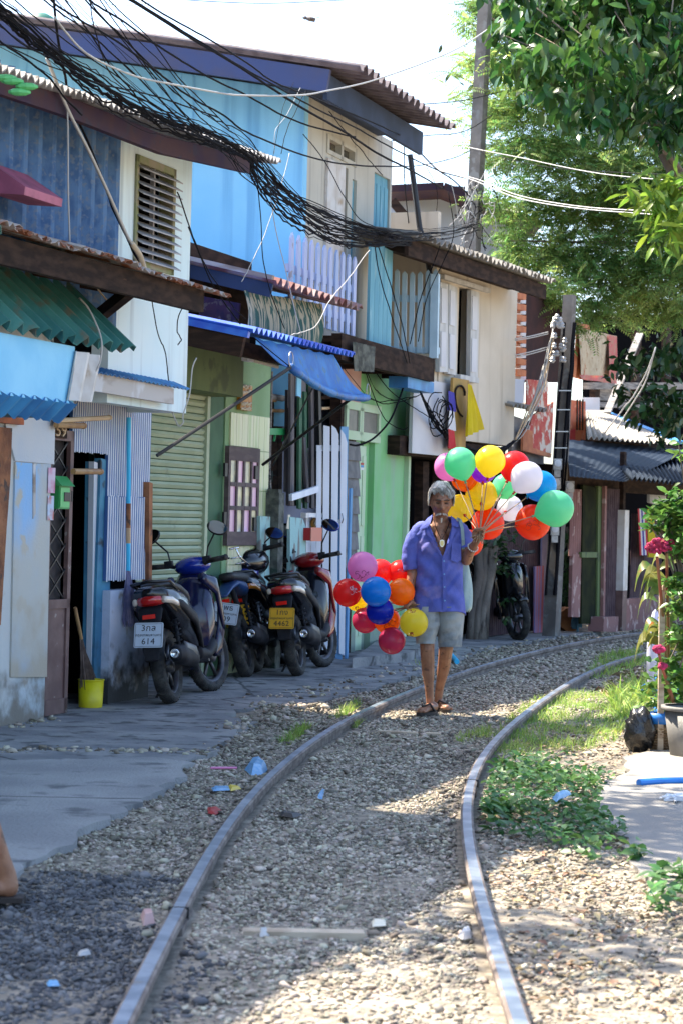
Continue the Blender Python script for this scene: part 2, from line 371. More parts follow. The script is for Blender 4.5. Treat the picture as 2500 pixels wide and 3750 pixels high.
def rawtri(name, V, n, m, FF, nV):
    f = (np.asarray(FF)[None]+(np.arange(n)*nV)[:, None, None]).reshape(-1).astype(np.int32); me = bpy.data.meshes.new(name)
    me.vertices.add(len(V)); me.vertices.foreach_set('co', V.reshape(-1)); me.loops.add(len(f)); me.loops.foreach_set('vertex_index', f)
    nf = n*len(FF); me.polygons.add(nf); me.polygons.foreach_set('loop_start', np.arange(0, nf*3, 3, dtype=np.int32)); me.polygons.foreach_set('loop_total', np.full(nf, 3, np.int32))
    me.update(calc_edges=True); me.materials.append(m); o = bpy.data.objects.new(name, me); col.objects.link(o); o['kind'] = 'stuff'; return o
X = []; Y = []; Rr_ = []
for y0, y1, dens, r0, r1 in ((5.3, 8.5, 5200, .0045, .012), (8.5, 13, 3600, .005, .013), (13, 20, 1900, .0065, .015), (20, 34, 600, .010, .021)):
    x0, x1 = (-2.0, 3.2) if y1 < 14 else (-1.5, 6.5)
    n = int((y1-y0)*(x1-x0)*dens); x = nr.uniform(x0, x1, n); y = nr.uniform(y0, y1, n)
    xl = offx(Lr, y); xr = offx(Rr, y); inn = (x > xl) & (x < xr)
    nz = np.sin(x*2.1+y*1.3)*np.sin(x*1.1-y*.9+2)+.4*np.sin(x*5.3+y*4.1)
    p = np.where(inn, np.clip(.93+.35*nz, .35, 1), np.where(x <= xl, np.clip(1-(xl-x)*.25, .0, 1), np.clip(.42+.25*nz-(x-xr)*.2, .03, 1)))
    p = np.where((x < xl-1.5) | ((y > 11.3) & (x < xl-.7)), 0, p); p = p*np.where((y < 6.9) & (x > xl+.12) & (x < xr-.1), .45, 1)
    keep = (nr.rand(n) < p) & ~inside(FP, x, y) & ~inside(BP, x, y) & ~inside(RP, x, y) & (near(LD, x, y) > .052) & (near(RD, x, y) > .052)
    X.append(x[keep]); Y.append(y[keep]); Rr_.append(nr.uniform(r0, r1, keep.sum())*nr.choice([.7, 1, 1, 1, 1.3, 2.0], keep.sum(), p=[.2, .25, .25, .17, .1, .03]))
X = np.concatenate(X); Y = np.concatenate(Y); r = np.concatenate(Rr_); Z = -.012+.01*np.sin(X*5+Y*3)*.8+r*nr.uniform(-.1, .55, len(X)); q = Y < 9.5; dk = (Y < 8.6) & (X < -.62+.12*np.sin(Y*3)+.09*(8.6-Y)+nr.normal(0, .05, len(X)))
mk('stone_shaded', (.07, .07, .075), (.15, .145, .14), sc=9, rough=.8, isl=.6, hue=.03); stones('gravel', X[dk], Y[dk], Z[dk], r[dk], M['stone_shaded']); q2 = ~q; q = q & ~dk  # deep shade painted into the front-left stones as a darker colour
stones('gravel', X[q], Y[q], Z[q], r[q], M['stone']); stones('gravel', X[q2], Y[q2], Z[q2], r[q2], M['stone'], oct=True)
# rubble on the pavement seams, crumbs along its broken edge
pts = []
for px, n, w in (([(-300, 2770), (0, 2758), (250, 2755), (560, 2760), (760, 2765), (900, 2700)], 230, .05), ([(0, 2670), (100, 2655), (170, 2640)], 70, .06), ([(950, 2600), (1150, 2590), (1000, 2630), (820, 2680)], 260, .1), ([(1000, 2570), (1300, 2510), (1700, 2400), (2200, 2320)], 300, .12)):
    q = [G(*p) for p in px]
    for _ in range(n):
        i = rnd.randrange(len(q)-1); p = q[i].lerp(q[i+1], rnd.random()); pts.append((p.x+rnd.gauss(0, w), p.y+rnd.gauss(0, w*1.4), rnd.choice((.008, .012, .014, .02, .028))))
a = np.array(pts); stones('rubble', a[:, 0], a[:, 1], .012+a[:, 2]*.3, a[:, 2], M['stone'])
# sleeper edges in the gravel, coloured pale in place of sunlit lines
for k, (a, b, lab) in enumerate((((890, 3432), (1330, 3440), 'bleached sleeper edge showing through gravel at the front'), ((1382, 2690), (1612, 2700), 'pale sleeper edge in the gravel by the walking man'))):  # the 'bleached' edge is a pale colour in place of a sunlit line
    mb = MB(); bar(mb, G(*a, -.012), G(*b, -.014), .07, .05); tag(obj('sleeper', mb, M['wood_pale']), lab, 'sleeper', 'sleepers under the rails')
# ================================================================== houses on the left
mk('wall_blue_white', (.48, .58, .64), (.55, .56, .54), sc=(1.5, 1.5, .7), c3=(.36, .31, .25), c3sc=4, c3rng=(.6, .72), rough=.8, bump=.3, bsc=50, zd=((.2, .18, .15), .5, 7))
mk('panel_blue', (.24, .5, .85), (.5, .5, .46), sc=(.9, .9, .55), rng=(.5, .68), c3=(.5, .47, .4), c3sc=6, rough=.75, bump=.2, zd=((.42, .37, .29), 1.2, 3))
mk('panel_pale', (.5, .56, .64), (.58, .6, .63), sc=2, rough=.7, bump=.25, bsc=60)
mk('rust', (.16, .06, .03), (.34, .14, .06), sc=5, c3=(.08, .05, .04), c3sc=9, rough=.85, bump=.7, bsc=40)
mk('rusty_sheet', (.5, .44, .4), (.3, .1, .04), sc=7, rng=(.42, .55), rough=.7, metal=.2, bump=.4)
mk('terracotta', (.45, .13, .05), (.3, .1, .05), sc=9, rough=.85)
mk('awn_green', (.03, .15, .135), (.08, .27, .23), sc=(2, 2, 2), c3=(.16, .15, .1), c3sc=6, c3rng=(.54, .68), rough=.55, bump=.3)
mk('fascia_blue', (.18, .55, .85), (.25, .63, .9), sc=2.5, rough=.55, bump=.1)
mk('strip_blue', (.03, .16, .4), (.05, .26, .55), sc=5, rough=.5)
mk('sheet_white', (.66, .64, .62), (.55, .5, .45), sc=5, c3=(.4, .3, .2), c3sc=4, c3rng=(.62, .72), rough=.6)
mk('teal_dark', (.03, .1, .15), (.05, .15, .2), sc=3, rough=.7)
mk('teal_board', (.035, .15, .27), (.06, .24, .36), sc=4, c3=(.02, .035, .05), c3sc=5, c3rng=(.58, .66), rough=.7, zd=((.02, .02, .02), .6, 8))
mk('brown_metal', (.12, .065, .06), (.17, .1, .09), sc=7, c3=(.3, .26, .24), c3sc=14, c3rng=(.64, .7), rough=.6)
mk('stripe', (.66, .69, .76), (.56, .6, .7), sc=6, rough=.5, metal=.1)
mk('stripe_deep', (.05, .13, .34), rough=.6)
mk('low_wall', (.5, .55, .68), (.42, .46, .54), sc=2, c3=(.28, .25, .22), c3sc=5, c3rng=(.56, .68), rough=.85, bump=.4, zd=((.035, .035, .035), .55, 9))
mk('dark_wood', (.022, .014, .012), (.05, .03, .022), sc=(6, 6, 20), rough=.85, spec=.12)
mk('beam_wood', (.075, .042, .028), (.035, .022, .017), sc=(4, 4, 16), rough=.85, spec=.12)
mk('fascia_purple', (.05, .03, .055), (.075, .04, .045), sc=3, c3=(.05, .04, .06), c3sc=8, rough=.7, spec=.12)
mk('clad_blue', (.05, .13, .30), (.10, .21, .40), sc=(16, 16, 9), rng=(.35, .6), rough=.6, metal=.15, c3=(.16, .22, .32), c3sc=30, c3rng=(.5, .66))
mk('wall_white', (.66, .82, .86), (.72, .84, .86), sc=1.4, rough=.75, bump=.12, bsc=120, c3=(.44, .52, .55), c3sc=(7, 7, .5), c3rng=(.52, .75))
mk('slat_grey', (.3, .3, .33), (.4, .4, .42), sc=8, rough=.7)
mk('lintel', (.5, .47, .45), (.3, .24, .2), sc=(1.5, 1.5, 5), rng=(.48, .6), c3=(.6, .6, .62), c3sc=4, rough=.8)
mk('roof_old', (.3, .29, .29), (.42, .41, .4), sc=5, c3=(.12, .11, .11), c3sc=7, rough=.85, bump=.4)
mk('lightblue_plastic', (.03, .52, .85), rough=.4)
mk('bamboo', (.4, .24, .1), (.3, .16, .07), sc=12, rough=.55); mk('bamboo_pale', (.6, .45, .28), (.5, .34, .2), sc=8, rough=.55)  # the second bamboo tone is simply a lighter brown
mk('sticker', (.62, .5, .62), (.6, .2, .35), sc=14, rough=.6); mk('sticker2', (.5, .6, .75), (.55, .15, .12), sc=16, rough=.6)
mk('mail_green', (.03, .3, .08), rough=.5); mk('mail_green_light', (.12, .5, .16), rough=.5)
mk('yellow_plastic', (.72, .62, .01), (.6, .5, .02), sc=8, rough=.45)
mk('straw_dark', (.1, .07, .06), (.17, .12, .1), sc=20, rough=.9); mk('straw_blue', (.16, .16, .3), (.26, .24, .36), sc=20, rough=.9)
mk('louvre_dark', (.025, .022, .024), (.05, .04, .04), sc=8, rough=.9)

def wallholes(mb, fr, s0, s1, z0, z1, holes, c, t):
    S = sorted({s0, s1, *[h[0] for h in holes], *[h[1] for h in holes]}); Z = sorted({z0, z1, *[h[2] for h in holes], *[h[3] for h in holes]})
    for a, b in zip(S, S[1:]):
        run = None
        for p, q in zip(Z, Z[1:]):
            m = ((a+b)/2, (p+q)/2)
            solid = not any(h[0] < m[0] < h[1] and h[2] < m[1] < h[3] for h in holes)
            if solid: run = [p, q] if run is None else [run[0], q]
            if run and (not solid or q == Z[-1]): fbox(mb, fr, a, b, c-t, c, *run); run = None
def S_(x, y, c, fr=A): return fr.sz(x, y, c)[0]
def Z_(x, y, c, fr=A): return fr.sz(x, y, c)[1]

# ---- nearest house (its front end runs out of the frame on the left)
cL = -6.31
h = thing('blue_house', 'weathered blue and cream house with green corrugated awning nearest the camera', 'house', A.P(12, cL, 0))
mb = MB(); fbox(mb, A, 6.5, S_(172, 2200, cL), cL-.12, cL, 0, 2.62); obj('wall', mb, M['wall_blue_white'], h)
mb = MB(); fbox(mb, A, 6.0, 10.9, cL-5, cL-.15, 0, 5.05); fbox(mb, A, 10.9, 13.25, cL-5, cL-.15, 0, 2.6); obj('house_body', mb, M['wall_white'], h)
mb = MB(); fpoly(mb, A, [(22, 1470), (204, 1464), (199, 1700), (57, 1688), (22, 1560)], cL+.014, .02); obj('panel', mb, M['panel_pale'], h)
mb = MB(); fpoly(mb, A, [(57, 1692), (187, 1700), (182, 1960), (172, 2480), (40, 2480), (52, 1900)], cL+.012, .02); obj('panel', mb, M['panel_blue'], h)
mb = MB(); fpoly(mb, A, [(122, 1696), (131, 1697), (131, 1880), (122, 1900)], cL+.018, .02); obj('crack_strip', mb, M['lintel'], h)
mb = MB(); fpoly(mb, A, [(-80, 1555), (45, 1568), (38, 1760), (25, 1930), (3, 2290), (-80, 2290)], cL+.05, .05); obj('rusty_board', mb, M['rust'], h)
mb = MB(); rbox(mb, A, (-60, 1515), (88, 1556), cL+.06, .1); obj('ledge_tile', mb, M['terracotta'], h)
mb = MB(); fpoly(mb, A, [(70, 1440), (215, 1460), (140, 1530), (72, 1510)], cL+.35, .35); obj('bracket', mb, M['teal_dark'], h)
# awning: s of its far rake 13.1
sA = 12.95; cB, zB = A.cz(488, 1285, sA); cT, zT = A.cz(98, 909, sA); s_l = 9.0
def slope(s, c): return A.P(s, c, zB+(zT-zB)*(c-cB)/(cT-cB))
mb = MB(); corr(mb, slope(s_l, cT-.25), slope(sA, cT-.25), slope(s_l, cB), slope(sA, cB), 23, .034, .006, 6, 1, jit=.012); obj('awning_sheet', mb, M['awn_green'], h)
sF1 = A.sz(272, 1360, cB-.06)[0]; sF2 = A.sz(243, 1450, cB-.12)[0]
mb = MB(); fbox(mb, A, s_l, sF1, cB-.09, cB-.06, zB-.37, zB-.03); obj('fascia_board', mb, M['fascia_blue'], h)
mb = MB(); corr(mb, A.P(s_l, cB-.05, zB-.36), A.P(sF2, cB-.05, zB-.36), A.P(s_l, cB-.16, zB-.47), A.P(sF2, cB-.16, zB-.47), 22, .016, .004, 6, 1, jit=.01); obj('lower_strip', mb, M['strip_blue'], h)
cE = cB-.045; mb = MB(); corr(mb, A.W(278, 1284, cE), A.W(366, 1302, cE), A.W(246, 1464, cE), A.W(330, 1474, cE), 2, .02, .005, 6, 1); obj('end_sheet', mb, M['sheet_white'], h)
mb = MB(); corr(mb, A.P(3.5, cL, 2.95), A.P(8.4, cL, 2.95), A.P(3.5, cL+2.1, 2.5), A.P(8.4, cL+2.1, 2.5), 40, .03, .006, 6); obj('shade_awning', mb, M['awn_green'], h)  # unseen awning added to darken the front-left ground
mb = MB(); fbox(mb, A, 6.0, 10.9, cL-2.5, cL+.75, 5.1, 5.16); obj('roof', mb, M['roof_old'], h)  # out of view; height raised to shade the front-left gravel
mb = MB(); epoly(mb, A, [(-40, 590), (92, 682), (88, 712), (-40, 705)], 11.6, .5); obj('awning_corner', mb, mat('pink_sheet', (.45, .12, .2), (.3, .08, .14), sc=6, rough=.6), h)
mb = MB()
for i in range(4): ellip(mb, at(20+i*26, 300+i*8, 11.5)+Vector((0, 0, rnd.uniform(-.03, .03))), (.06, .03, .02), su=8, sv=5)
one('plant_pot_bracket', mb, M['mail_green_light'], 'bright green plastic bracket at the roof edge top left', 'bracket')

# ---- louvred two-storey house with the open doorway below
cW = -6.05; cC = -6.45
h = thing('louvred_house', 'two storey white house with wooden louvre window over striped metal ground floor', 'house', A.P(14.5, cC, 0))
sR = S_(705, 600, cW); zbot = Z_(672, 1512, cW); zt = 3.98
ws0, wz1 = A.sz(496, 562, cW); ws1, wz0 = A.sz(630, 1008, cW)
sCl = S_(412, 700, cW)
mb = MB(); wallholes(mb, A, sCl, sR, zbot, zt, [(ws0, ws1, wz0, wz1)], cW, .12); obj('upper_wall', mb, M['wall_white'], h)
mb = MB(); corr(mb, A.P(8.6, cW+.01, zt), A.P(sCl+.02, cW+.01, zt), A.P(8.6, cW+.01, 2.5), A.P(sCl+.02, cW+.01, 2.5), 26, .05, .004, 8); obj('cladding', mb, M['clad_blue'], h)
mb = MB(); fbox(mb, A, 8.6, sR-.11, cW-4, cW-.35, 2.3, zt); obj('house_body', mb, M['louvre_dark'], h)
mb = MB()
fz = [(ws0, ws0+.045, wz0, wz1), (ws1-.045, ws1, wz0, wz1), (ws0, ws1, wz1-.05, wz1), (ws0, ws1, wz0, wz0+.04)]
for a, b, p, q in fz: fbox(mb, A, a, b, cW-.09, cW+.015, p, q)
win = obj('window', mb, mat('frame_green', (.22, .25, .12), (.3, .27, .2), sc=8, rough=.8), h)
mb = MB(); sm = (ws0+ws1)/2; fbox(mb, A, sm-.012, sm+.012, cW-.03, cW, wz0, wz1-.05); obj('mullion', mb, M['slat_grey'], win)
n = 12
for i in range(n):
    z = wz0+.06+(wz1-.13-wz0)*i/(n-1); mb = MB(); u, nn = A.u, A.n
    a = A.P(ws0+.03, cW-.03, z+.02); b = A.P(ws1+.03, cW-.03, z+.02); o = nn*.085+Vector((0, 0, -.05)); d = Vector((0, 0, .009))
    hexa(mb, [a, b, b+o, a+o, a+d, b+d, b+o+d, a+o+d]); obj('slat', mb, M['slat_grey'], win)
mb = MB(); fbox(mb, A, ws0-.15, ws1+.15, cW-.14, cW-.121, wz0-.1, wz1+.1); obj('dark_backing', mb, M['void'], win)
mb = MB(); fbox(mb, A, sR-.1, sR-.003, cW-4, cW-.121, zbot, zt); obj('end_wall', mb, M['wall_white'], h)
# roof over it
mb = MB(); fpoly(mb, A, [(-600, 160), (-50, 262), (70, 300), (230, 343), (400, 412), (600, 492), (915, 580), (915, 632), (600, 562), (420, 492), (240, 422), (-50, 325), (-600, 200)], -5.66, .05); obj('fascia', mb, M['fascia_purple'], h)
eL, eR = A.sz(-300, 150, -5.6), A.sz(1027, 594, -5.6)
mb = MB(); corr(mb, A.P(eL[0], -9.5, eL[1]+.5), A.P(eR[0], -9.5, eR[1]+.45), A.P(eL[0], -5.6, eL[1]), A.P(eR[0], -5.6, eR[1]), 70, .02, .012, 4, 1, jit=.008); obj('roof', mb, M['roof_old'], h)
# rusty lean-to
c0, c1 = -5.3, cW
rl, rr = A.sz(118, 852, c0), A.sz(864, 1087, c0); k = (rr[1]-rl[1])/(rr[0]-rl[0])
for j in range(5):
    a = rl[0]-1+(rr[0]+1-rl[0])*j/5; b = rl[0]-1+(rr[0]+1-rl[0])*(j+1)/5+.05; za = rl[1]+k*(a-rl[0])+rnd.uniform(-.01, .015)
    mb = MB(); corr(mb, A.P(a, c1, za+.17), A.P(b, c1, za+.17+k*(b-a)), A.P(a, c0+rnd.uniform(-.04, .03), za), A.P(b, c0+rnd.uniform(-.04, .03), za+k*(b-a)), 11, .013, .003, 4, 1, jit=.015); obj('lean_to_sheet', mb, M['rusty_sheet'], h)
b0, b1 = A.sz(60, 880, -5.42), A.sz(735, 1062, -5.42)
mb = MB(); bar(mb, A.P(b0[0]-1, -5.42, b0[1]-.08), A.P(b1[0], -5.42, b1[1]-.07), .05, .15); obj('beam', mb, M['dark_wood'], h)
mb = MB(); bar(mb, A.P(b0[0]-1, -5.75, b0[1]-.02), A.P(b1[0], -5.75, b1[1]), .06, .1); obj('beam', mb, M['beam_wood'], h)
for s in (11.5, 12.4, 13.2): mb = MB(); bar(mb, A.P(s, -5.4, 2.72), A.P(s, -6.1, 2.84), .05, .08); obj('rafter', mb, M['beam_wood'], h)
mb = MB(); bar(mb, A.W(345, 1170, -5.98), A.W(475, 1066, -5.5), .06, .07); obj('strut', mb, M['dark_wood'], h)
# ground floor: striped sheets, doorway, low wall
dz = Z_(400, 1664, cC); sJ = S_(403, 1700, cC); sE = S_(556, 1800, cC); sD0 = S_(262, 2000, cC); top = 2.2
def striped(nm, s0, s1, z0, z1, cc, n):
    mb = MB(); ww = (s1-s0)/n
    for i in range(n): a = s0+ww*i; P = A.P; j = rnd.uniform(-.006, .006); prism(mb, [P(a+ww*.1, cc-.016, z0+j), P(a+ww*.16, cc-.012, z0+j), P(a+ww*.46, cc-.012, z0+j), P(a+ww*.52, cc-.016, z0+j)], (0, 0, z1-z0))
    obj(nm, mb, M['stripe'], h)
    mb = MB(); fbox(mb, A, s0, s1, cc-.04, cc-.017, z0+.004, z1); obj('backing', mb, M['stripe_deep'], h)
striped('striped_sheet', sD0, sJ, dz, top, cC, 17); z2 = Z_(480, 1850, cC); z3 = Z_(480, 2125, cC)
striped('striped_sheet', sJ, sE, z2, top, cC, 20); striped('striped_sheet', sJ-.01, sE-.02, z3, z2+.06, cC+.012, 19)
mb = MB(); fbox(mb, A, sJ, sE-.04, cC-.1, cC+.03, 0, Z_(480, 2158, cC)); obj('low_wall', mb, M['low_wall'], h)
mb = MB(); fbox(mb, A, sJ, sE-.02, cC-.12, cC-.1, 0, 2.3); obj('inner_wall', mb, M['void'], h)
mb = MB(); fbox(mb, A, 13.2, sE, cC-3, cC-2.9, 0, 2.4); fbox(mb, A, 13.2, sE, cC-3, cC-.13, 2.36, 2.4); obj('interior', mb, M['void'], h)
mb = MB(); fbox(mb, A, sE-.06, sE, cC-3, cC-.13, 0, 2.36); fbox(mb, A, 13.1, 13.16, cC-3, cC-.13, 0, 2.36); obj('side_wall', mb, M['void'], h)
mb = MB(); fpoly(mb, A, [(370, 1678), (405, 1688), (401, 2600), (340, 2600), (352, 2200)], cC-.03, .05); obj('jamb_board', mb, M['teal_board'], h)
mb = MB(); fpoly(mb, A, [(345, 1690), (358, 1695), (345, 2600), (332, 2600)], cC-.05, .04); obj('jamb_strip', mb, M['panel_pale'], h)
mb = MB(); fpoly(mb, A, [(332, 1690), (345, 1690), (332, 2600), (318, 2600)], cC-.08, .04); obj('jamb_strip', mb, M['teal_board'], h)
mb = MB(); fpoly(mb, A, [(344, 1362), (637, 1423), (637, 1480), (336, 1430)], -5.96, .03); obj('lintel_board', mb, M['lintel'], h)
e0, e1 = A.sz(340, 1358, -5.92), A.sz(697, 1428, -5.92)
mb = MB(); corr(mb, A.P(e0[0]-.5, cW, e0[1]+.05), A.P(e1[0], cW, e1[1]+.05), A.P(e0[0]-.5, -5.92, e0[1]), A.P(e1[0], -5.92, e1[1]), 30, .008, .004, 4); obj('porch_roof', mb, M['strip_blue'], h)
# metal door leaf
d = thing('metal_door', 'brown metal lattice door standing open beside the green mailbox', 'door', A.P(13.75, -6.36, 0))
mb = MB(); cD = -6.36; s0, s1 = S_(196, 2000, cD), S_(262, 2000, cD); zt_ = Z_(262, 1578, cD)
for a, b, p, q in ((s0-.1, s0-.05, .02, zt_), (s1-.05, s1, .02, zt_), (s0-.1, s1, zt_-.07, zt_), (s0-.1, s1, .02, .12), (s0-.1, s1, .72, .78)): fbox(mb, A, a, b, cD-.03, cD, p, q)
obj('door_frame', mb, M['brown_metal'], d)
mb = MB(); fbox(mb, A, s0-.06, s1-.04, cD-.025, cD-.012, .1, .74); obj('kick_panel', mb, M['brown_metal'], d)
for i in range(6):
    for sg in (0, 1):
        mb = MB(); z = .78+i*.17; a = A.P(s0-.05, cD-.02-.006*sg, z+(.2 if sg else 0)); b = A.P(s1-.05, cD-.02-.006*sg, z+(0 if sg else .2)); bar(mb, a, b, .008, .012); obj('lattice_bar', mb, M['black'], d)
mb = MB(); fbox(mb, A, s0-.05, s1-.03, cD-.07, cD-.06, .76, zt_-.05); obj('mesh_backing', mb, M['louvre_dark'], d)
p = thing('number_plate', 'carved house number over the brown lattice door', 'house number', A.W(218, 1580, cD+.02))
mb = textmb('/59', .115, lambda x, y, z: A.P(S_(218, 1578, cD+.02)+x*1.5, cD+.012+z, Z_(218, 1578, cD+.02)+y), ext=.012); obj('digits', mb, M['bamboo_pale'], p)
mb = MB(); rbox(mb, A, (190, 1540), (246, 1606), cD+.012, .02); obj('board', mb, M['dark_wood'], p)
# mailbox
mbx = thing('mailbox', 'green house shaped mailbox hung on the brown metal door', 'mailbox', A.W(225, 1865, cD+.02))
s, z = A.sz(232, 1864, cD+.09); s_a, s_b = s-.06, s+.1
mb = MB(); fbox(mb, A, s_a, s_b, cD+.02, cD+.085, z, z+.15); obj('box', mb, M['mail_green'], mbx)
mb = MB(); prism(mb, [A.P(s_b+.02, cD+.0, z+.15), A.P(s_b+.02, cD+.115, z+.15), A.P(s_b+.02, cD+.055, z+.215)], A.u*-.2); obj('roof', mb, M['mail_green'], mbx)
mb = MB(); fbox(mb, A, s_a+.01, s_b-.01, cD+.087, cD+.092, z+.01, z+.14); obj('face', mb, M['mail_green_light'], mbx)
mb = MB(); fbox(mb, A, s_a+.06, s_a+.15, cD+.093, cD+.097, z+.05, z+.11); fbox(mb, A, s_a+.17, s_a+.185, cD+.093, cD+.097, z+.05, z+.12); obj('slot', mb, M['black'], mbx)
for px, mm, lab in (((178, 1712, 201, 1806), 'sticker', 'pink printed notice stuck beside the lattice door'), ((176, 1815, 196, 1905), 'sticker2', 'red and blue notice stuck below the pink one')):
    mb = MB(); rbox(mb, A, px[:2], px[2:], cL+.02, .003); one('notice', mb, M[mm], lab, 'notice')
# rods sticking out of the eaves and door frame
for (a, b, r_, m_, lab) in (((205, 1540), (404, 1529), .017, 'bamboo_pale', 'thin pale pole sticking out above the door, topmost of three'), ((205, 1556), (310, 1559), .02, 'bamboo', 'short bamboo pole under the thin pale pole'), ((268, 1726), (372, 1727), .02, 'bamboo', 'brown bamboo rail sticking across the dark doorway')):
    mb = MB(); tube(mb, [A.W(*a, cC+.2), A.W(*b, cC+.2)], r_, 8); tube(mb, [A.W(b[0]-7, b[1], cC+.2), A.W(b[0]-3, b[1], cC+.2)], r_*1.15, 8); one('bamboo_pole', mb, M[m_], lab, 'pole', 'poles by the doorway')
# brooms and bucket
def broom(lab, top, mid, base, c, hm, bm, r0, wid, mix=False):
    t = thing('broom', lab, 'broom', A.W(*base, c), 'brooms')
    mb = MB(); P = [A.W(*top, c), A.W(*mid, c)]; tube(mb, P, r0, 8); obj('handle', mb, M[hm], t)
    if mix:
        for f0, f1, m_ in ((.56, .72, 'rust'), (.72, .82, 'bamboo_pale')):
            mb = MB(); tube(mb, [P[0].lerp(P[1], f0), P[0].lerp(P[1], f1)], r0*1.08, 8); obj('grip', mb, M[m_], t)
    mb = MB(); q = A.W(*base, c); a = P[1]
    for _ in range(120):
        e = q+A.u*rnd.uniform(-wid, wid)*3.2+A.n*rnd.uniform(-wid, wid)+Vector((0, 0, rnd.uniform(-.03, .06))); m = a.lerp(e, .5)+A.u*rnd.uniform(-.01, .01); tube(mb, [a+A.u*rnd.uniform(-.02, .02), m, e], .0035, 3, False)
    o = obj('bristles', mb, M[bm], t); o['kind'] = 'stuff'
broom('blue handled broom hanging on the striped wall', (472, 1528), (470, 2090), (476, 2280), cC+.05, 'lightblue_plastic', 'straw_blue', .017, .04, True)
broom('dark stick broom standing in the yellow bucket', (275, 2225), (298, 2340), (322, 2510), cC+.0, 'bamboo', 'straw_dark', .013, .03)
p = G(331, 2598); t = thing('bucket', 'yellow plastic bucket with cut rim standing at the doorway', 'bucket', p)
mb = MB(); lathe(mb, [(0, .01), (.078, .01), (.082, .02), (.09, .205), (.084, .2), (.076, .03), (0, .03)], p, 24); obj('bucket_shell', mb, M['yellow_plastic'], t, True)
mb = MB(); tube(mb, [p+Vector((.09*cos(a), .09*sin(a), .205)) for a in [i*pi/12 for i in range(25)]], .004, 5); obj('rim', mb, M['yellow_plastic'], t)
# things in the doorway
mb = MB(); c_ = A.P(14.3, cC-.5, 0)
ellip(mb, c_+Vector((0, 0, .25)), (.18, .22, .25), f=lambda p: 1+.12*sin(p.x*5+p.z*4)); one('dark_sack', mb, mat('navy_cloth', (.02, .03, .1), (.03, .05, .16), sc=5, rough=.9, bump=.8, bsc=12), 'dark navy sack lying inside the doorway', 'sack', smooth=True)
# ================================================================== the green shop house, planks and gate
mk('shutter', (.33, .40, .27), (.39, .46, .32), sc=(3, 3, 8), rough=.55, c3=(.26, .3, .2), c3sc=5, c3rng=(.6, .72))
mk('green_dark', (.035, .11, .055), (.05, .14, .07), sc=4, rough=.7); mk('green_olive', (.11, .16, .06), (.08, .12, .045), sc=(3, 3, 1), c3=(.06, .09, .04), c3sc=4, rough=.75, bump=.2)
mk('green_wall', (.2, .34, .17), (.25, .4, .22), sc=3, rough=.8, bump=.25, zd=((.08, .1, .07), .4, 6)); mk('tile_lime', (.52, .58, .33), (.62, .63, .44), sc=(9, 9, .5), rough=.25, c3=(.4, .5, .26), c3sc=(12, 12, 1), isl=.1)
mk('frame_brown', (.085, .06, .065), (.12, .09, .09), sc=(5, 5, 20), rough=.75); mk('pane_reflect_pink', (.72, .42, .62), (.66, .38, .55), sc=(20, 20, 2), rough=.3, coat=.6); mk('pane_reflect_cream', (.7, .62, .38), (.35, .36, .3), sc=6, rough=.25, coat=.8); mk('pane_dark', (.05, .05, .05), (.12, .1, .06), sc=8, rough=.08)  # pink and cream pane tints: bright reflections painted in together with curtains
mk('blue_roof', (.03, .11, .62), (.05, .2, .75), sc=6, rough=.4); mk('tarp_blue', (.015, .12, .42), (.03, .19, .52), sc=5, c3=(.06, .16, .3), c3sc=12, rough=.5, bump=.4, bsc=25, transl=.12); mk('plaque', (.5, .23, .02), (.35, .14, .02), sc=14, rough=.5); mk('cream_paint', (.7, .64, .5), rough=.6)
mk('plank_dark', (.07, .065, .075), (.17, .15, .15), sc=(14, 14, 1.5), rough=.85, isl=.25); mk('plank_green', (.02, .09, .05), (.04, .13, .07), sc=6, rough=.7); mk('back_wall', (.2, .22, .3), (.15, .17, .25), sc=3, rough=.85)
mk('mossy', (.06, .065, .06), (.14, .15, .13), sc=12, c3=(.03, .05, .04), c3sc=4, rough=.95, bump=1, bsc=30); mk('peel', (.33, .55, .55), (.22, .23, .22), sc=(9, 9, 2.2), rng=(.48, .54), rough=.8, bump=.4)
mk('gate_white', (.74, .79, .88), (.66, .71, .8), sc=(6, 6, 1), rough=.6, c3=(.3, .27, .26), c3sc=(12, 12, 2), c3rng=(.67, .72)); mk('gate_blue', (.16, .36, .62), (.2, .42, .68), sc=4, rough=.6)
mk('red_box', (.42, .01, .012), (.36, .015, .015), sc=8, rough=.5); mk('red_faded', (.62, .22, .15), rough=.6)
mk('blue_end', (.25, .64, .97), (.31, .7, .98), sc=1.2, rough=.75, bump=.15, bsc=90, c3=(.16, .45, .76), c3sc=(7, 7, .3), c3rng=(.5, .78), zd=None); mk('cream_face', (.55, .53, .46), (.5, .48, .41), sc=2, rough=.8, bump=.15, c3=(.33, .31, .27), c3sc=(8, 8, .4), c3rng=(.52, .76))
mk('fascia_violet', (.035, .055, .16), (.06, .055, .1), sc=2, rough=.6); mk('soffit', (.02, .035, .07), (.03, .05, .1), sc=3, rough=.8); mk('tile_edge', (.1, .08, .09), (.17, .14, .15), sc=7, rough=.8); mk('red_tile', (.22, .085, .075), (.36, .28, .26), sc=6, rough=.85)
mk('stripe_cloth', (.42, .38, .28), (.03, .1, .09), sc=(26, 26, .3), rng=(.47, .53), rough=.9, transl=.1); mk('poster', (.35, .2, .42), (.2, .15, .4), sc=9, c3=(.6, .5, .6), c3sc=12, c3rng=(.55, .6), rough=.7)
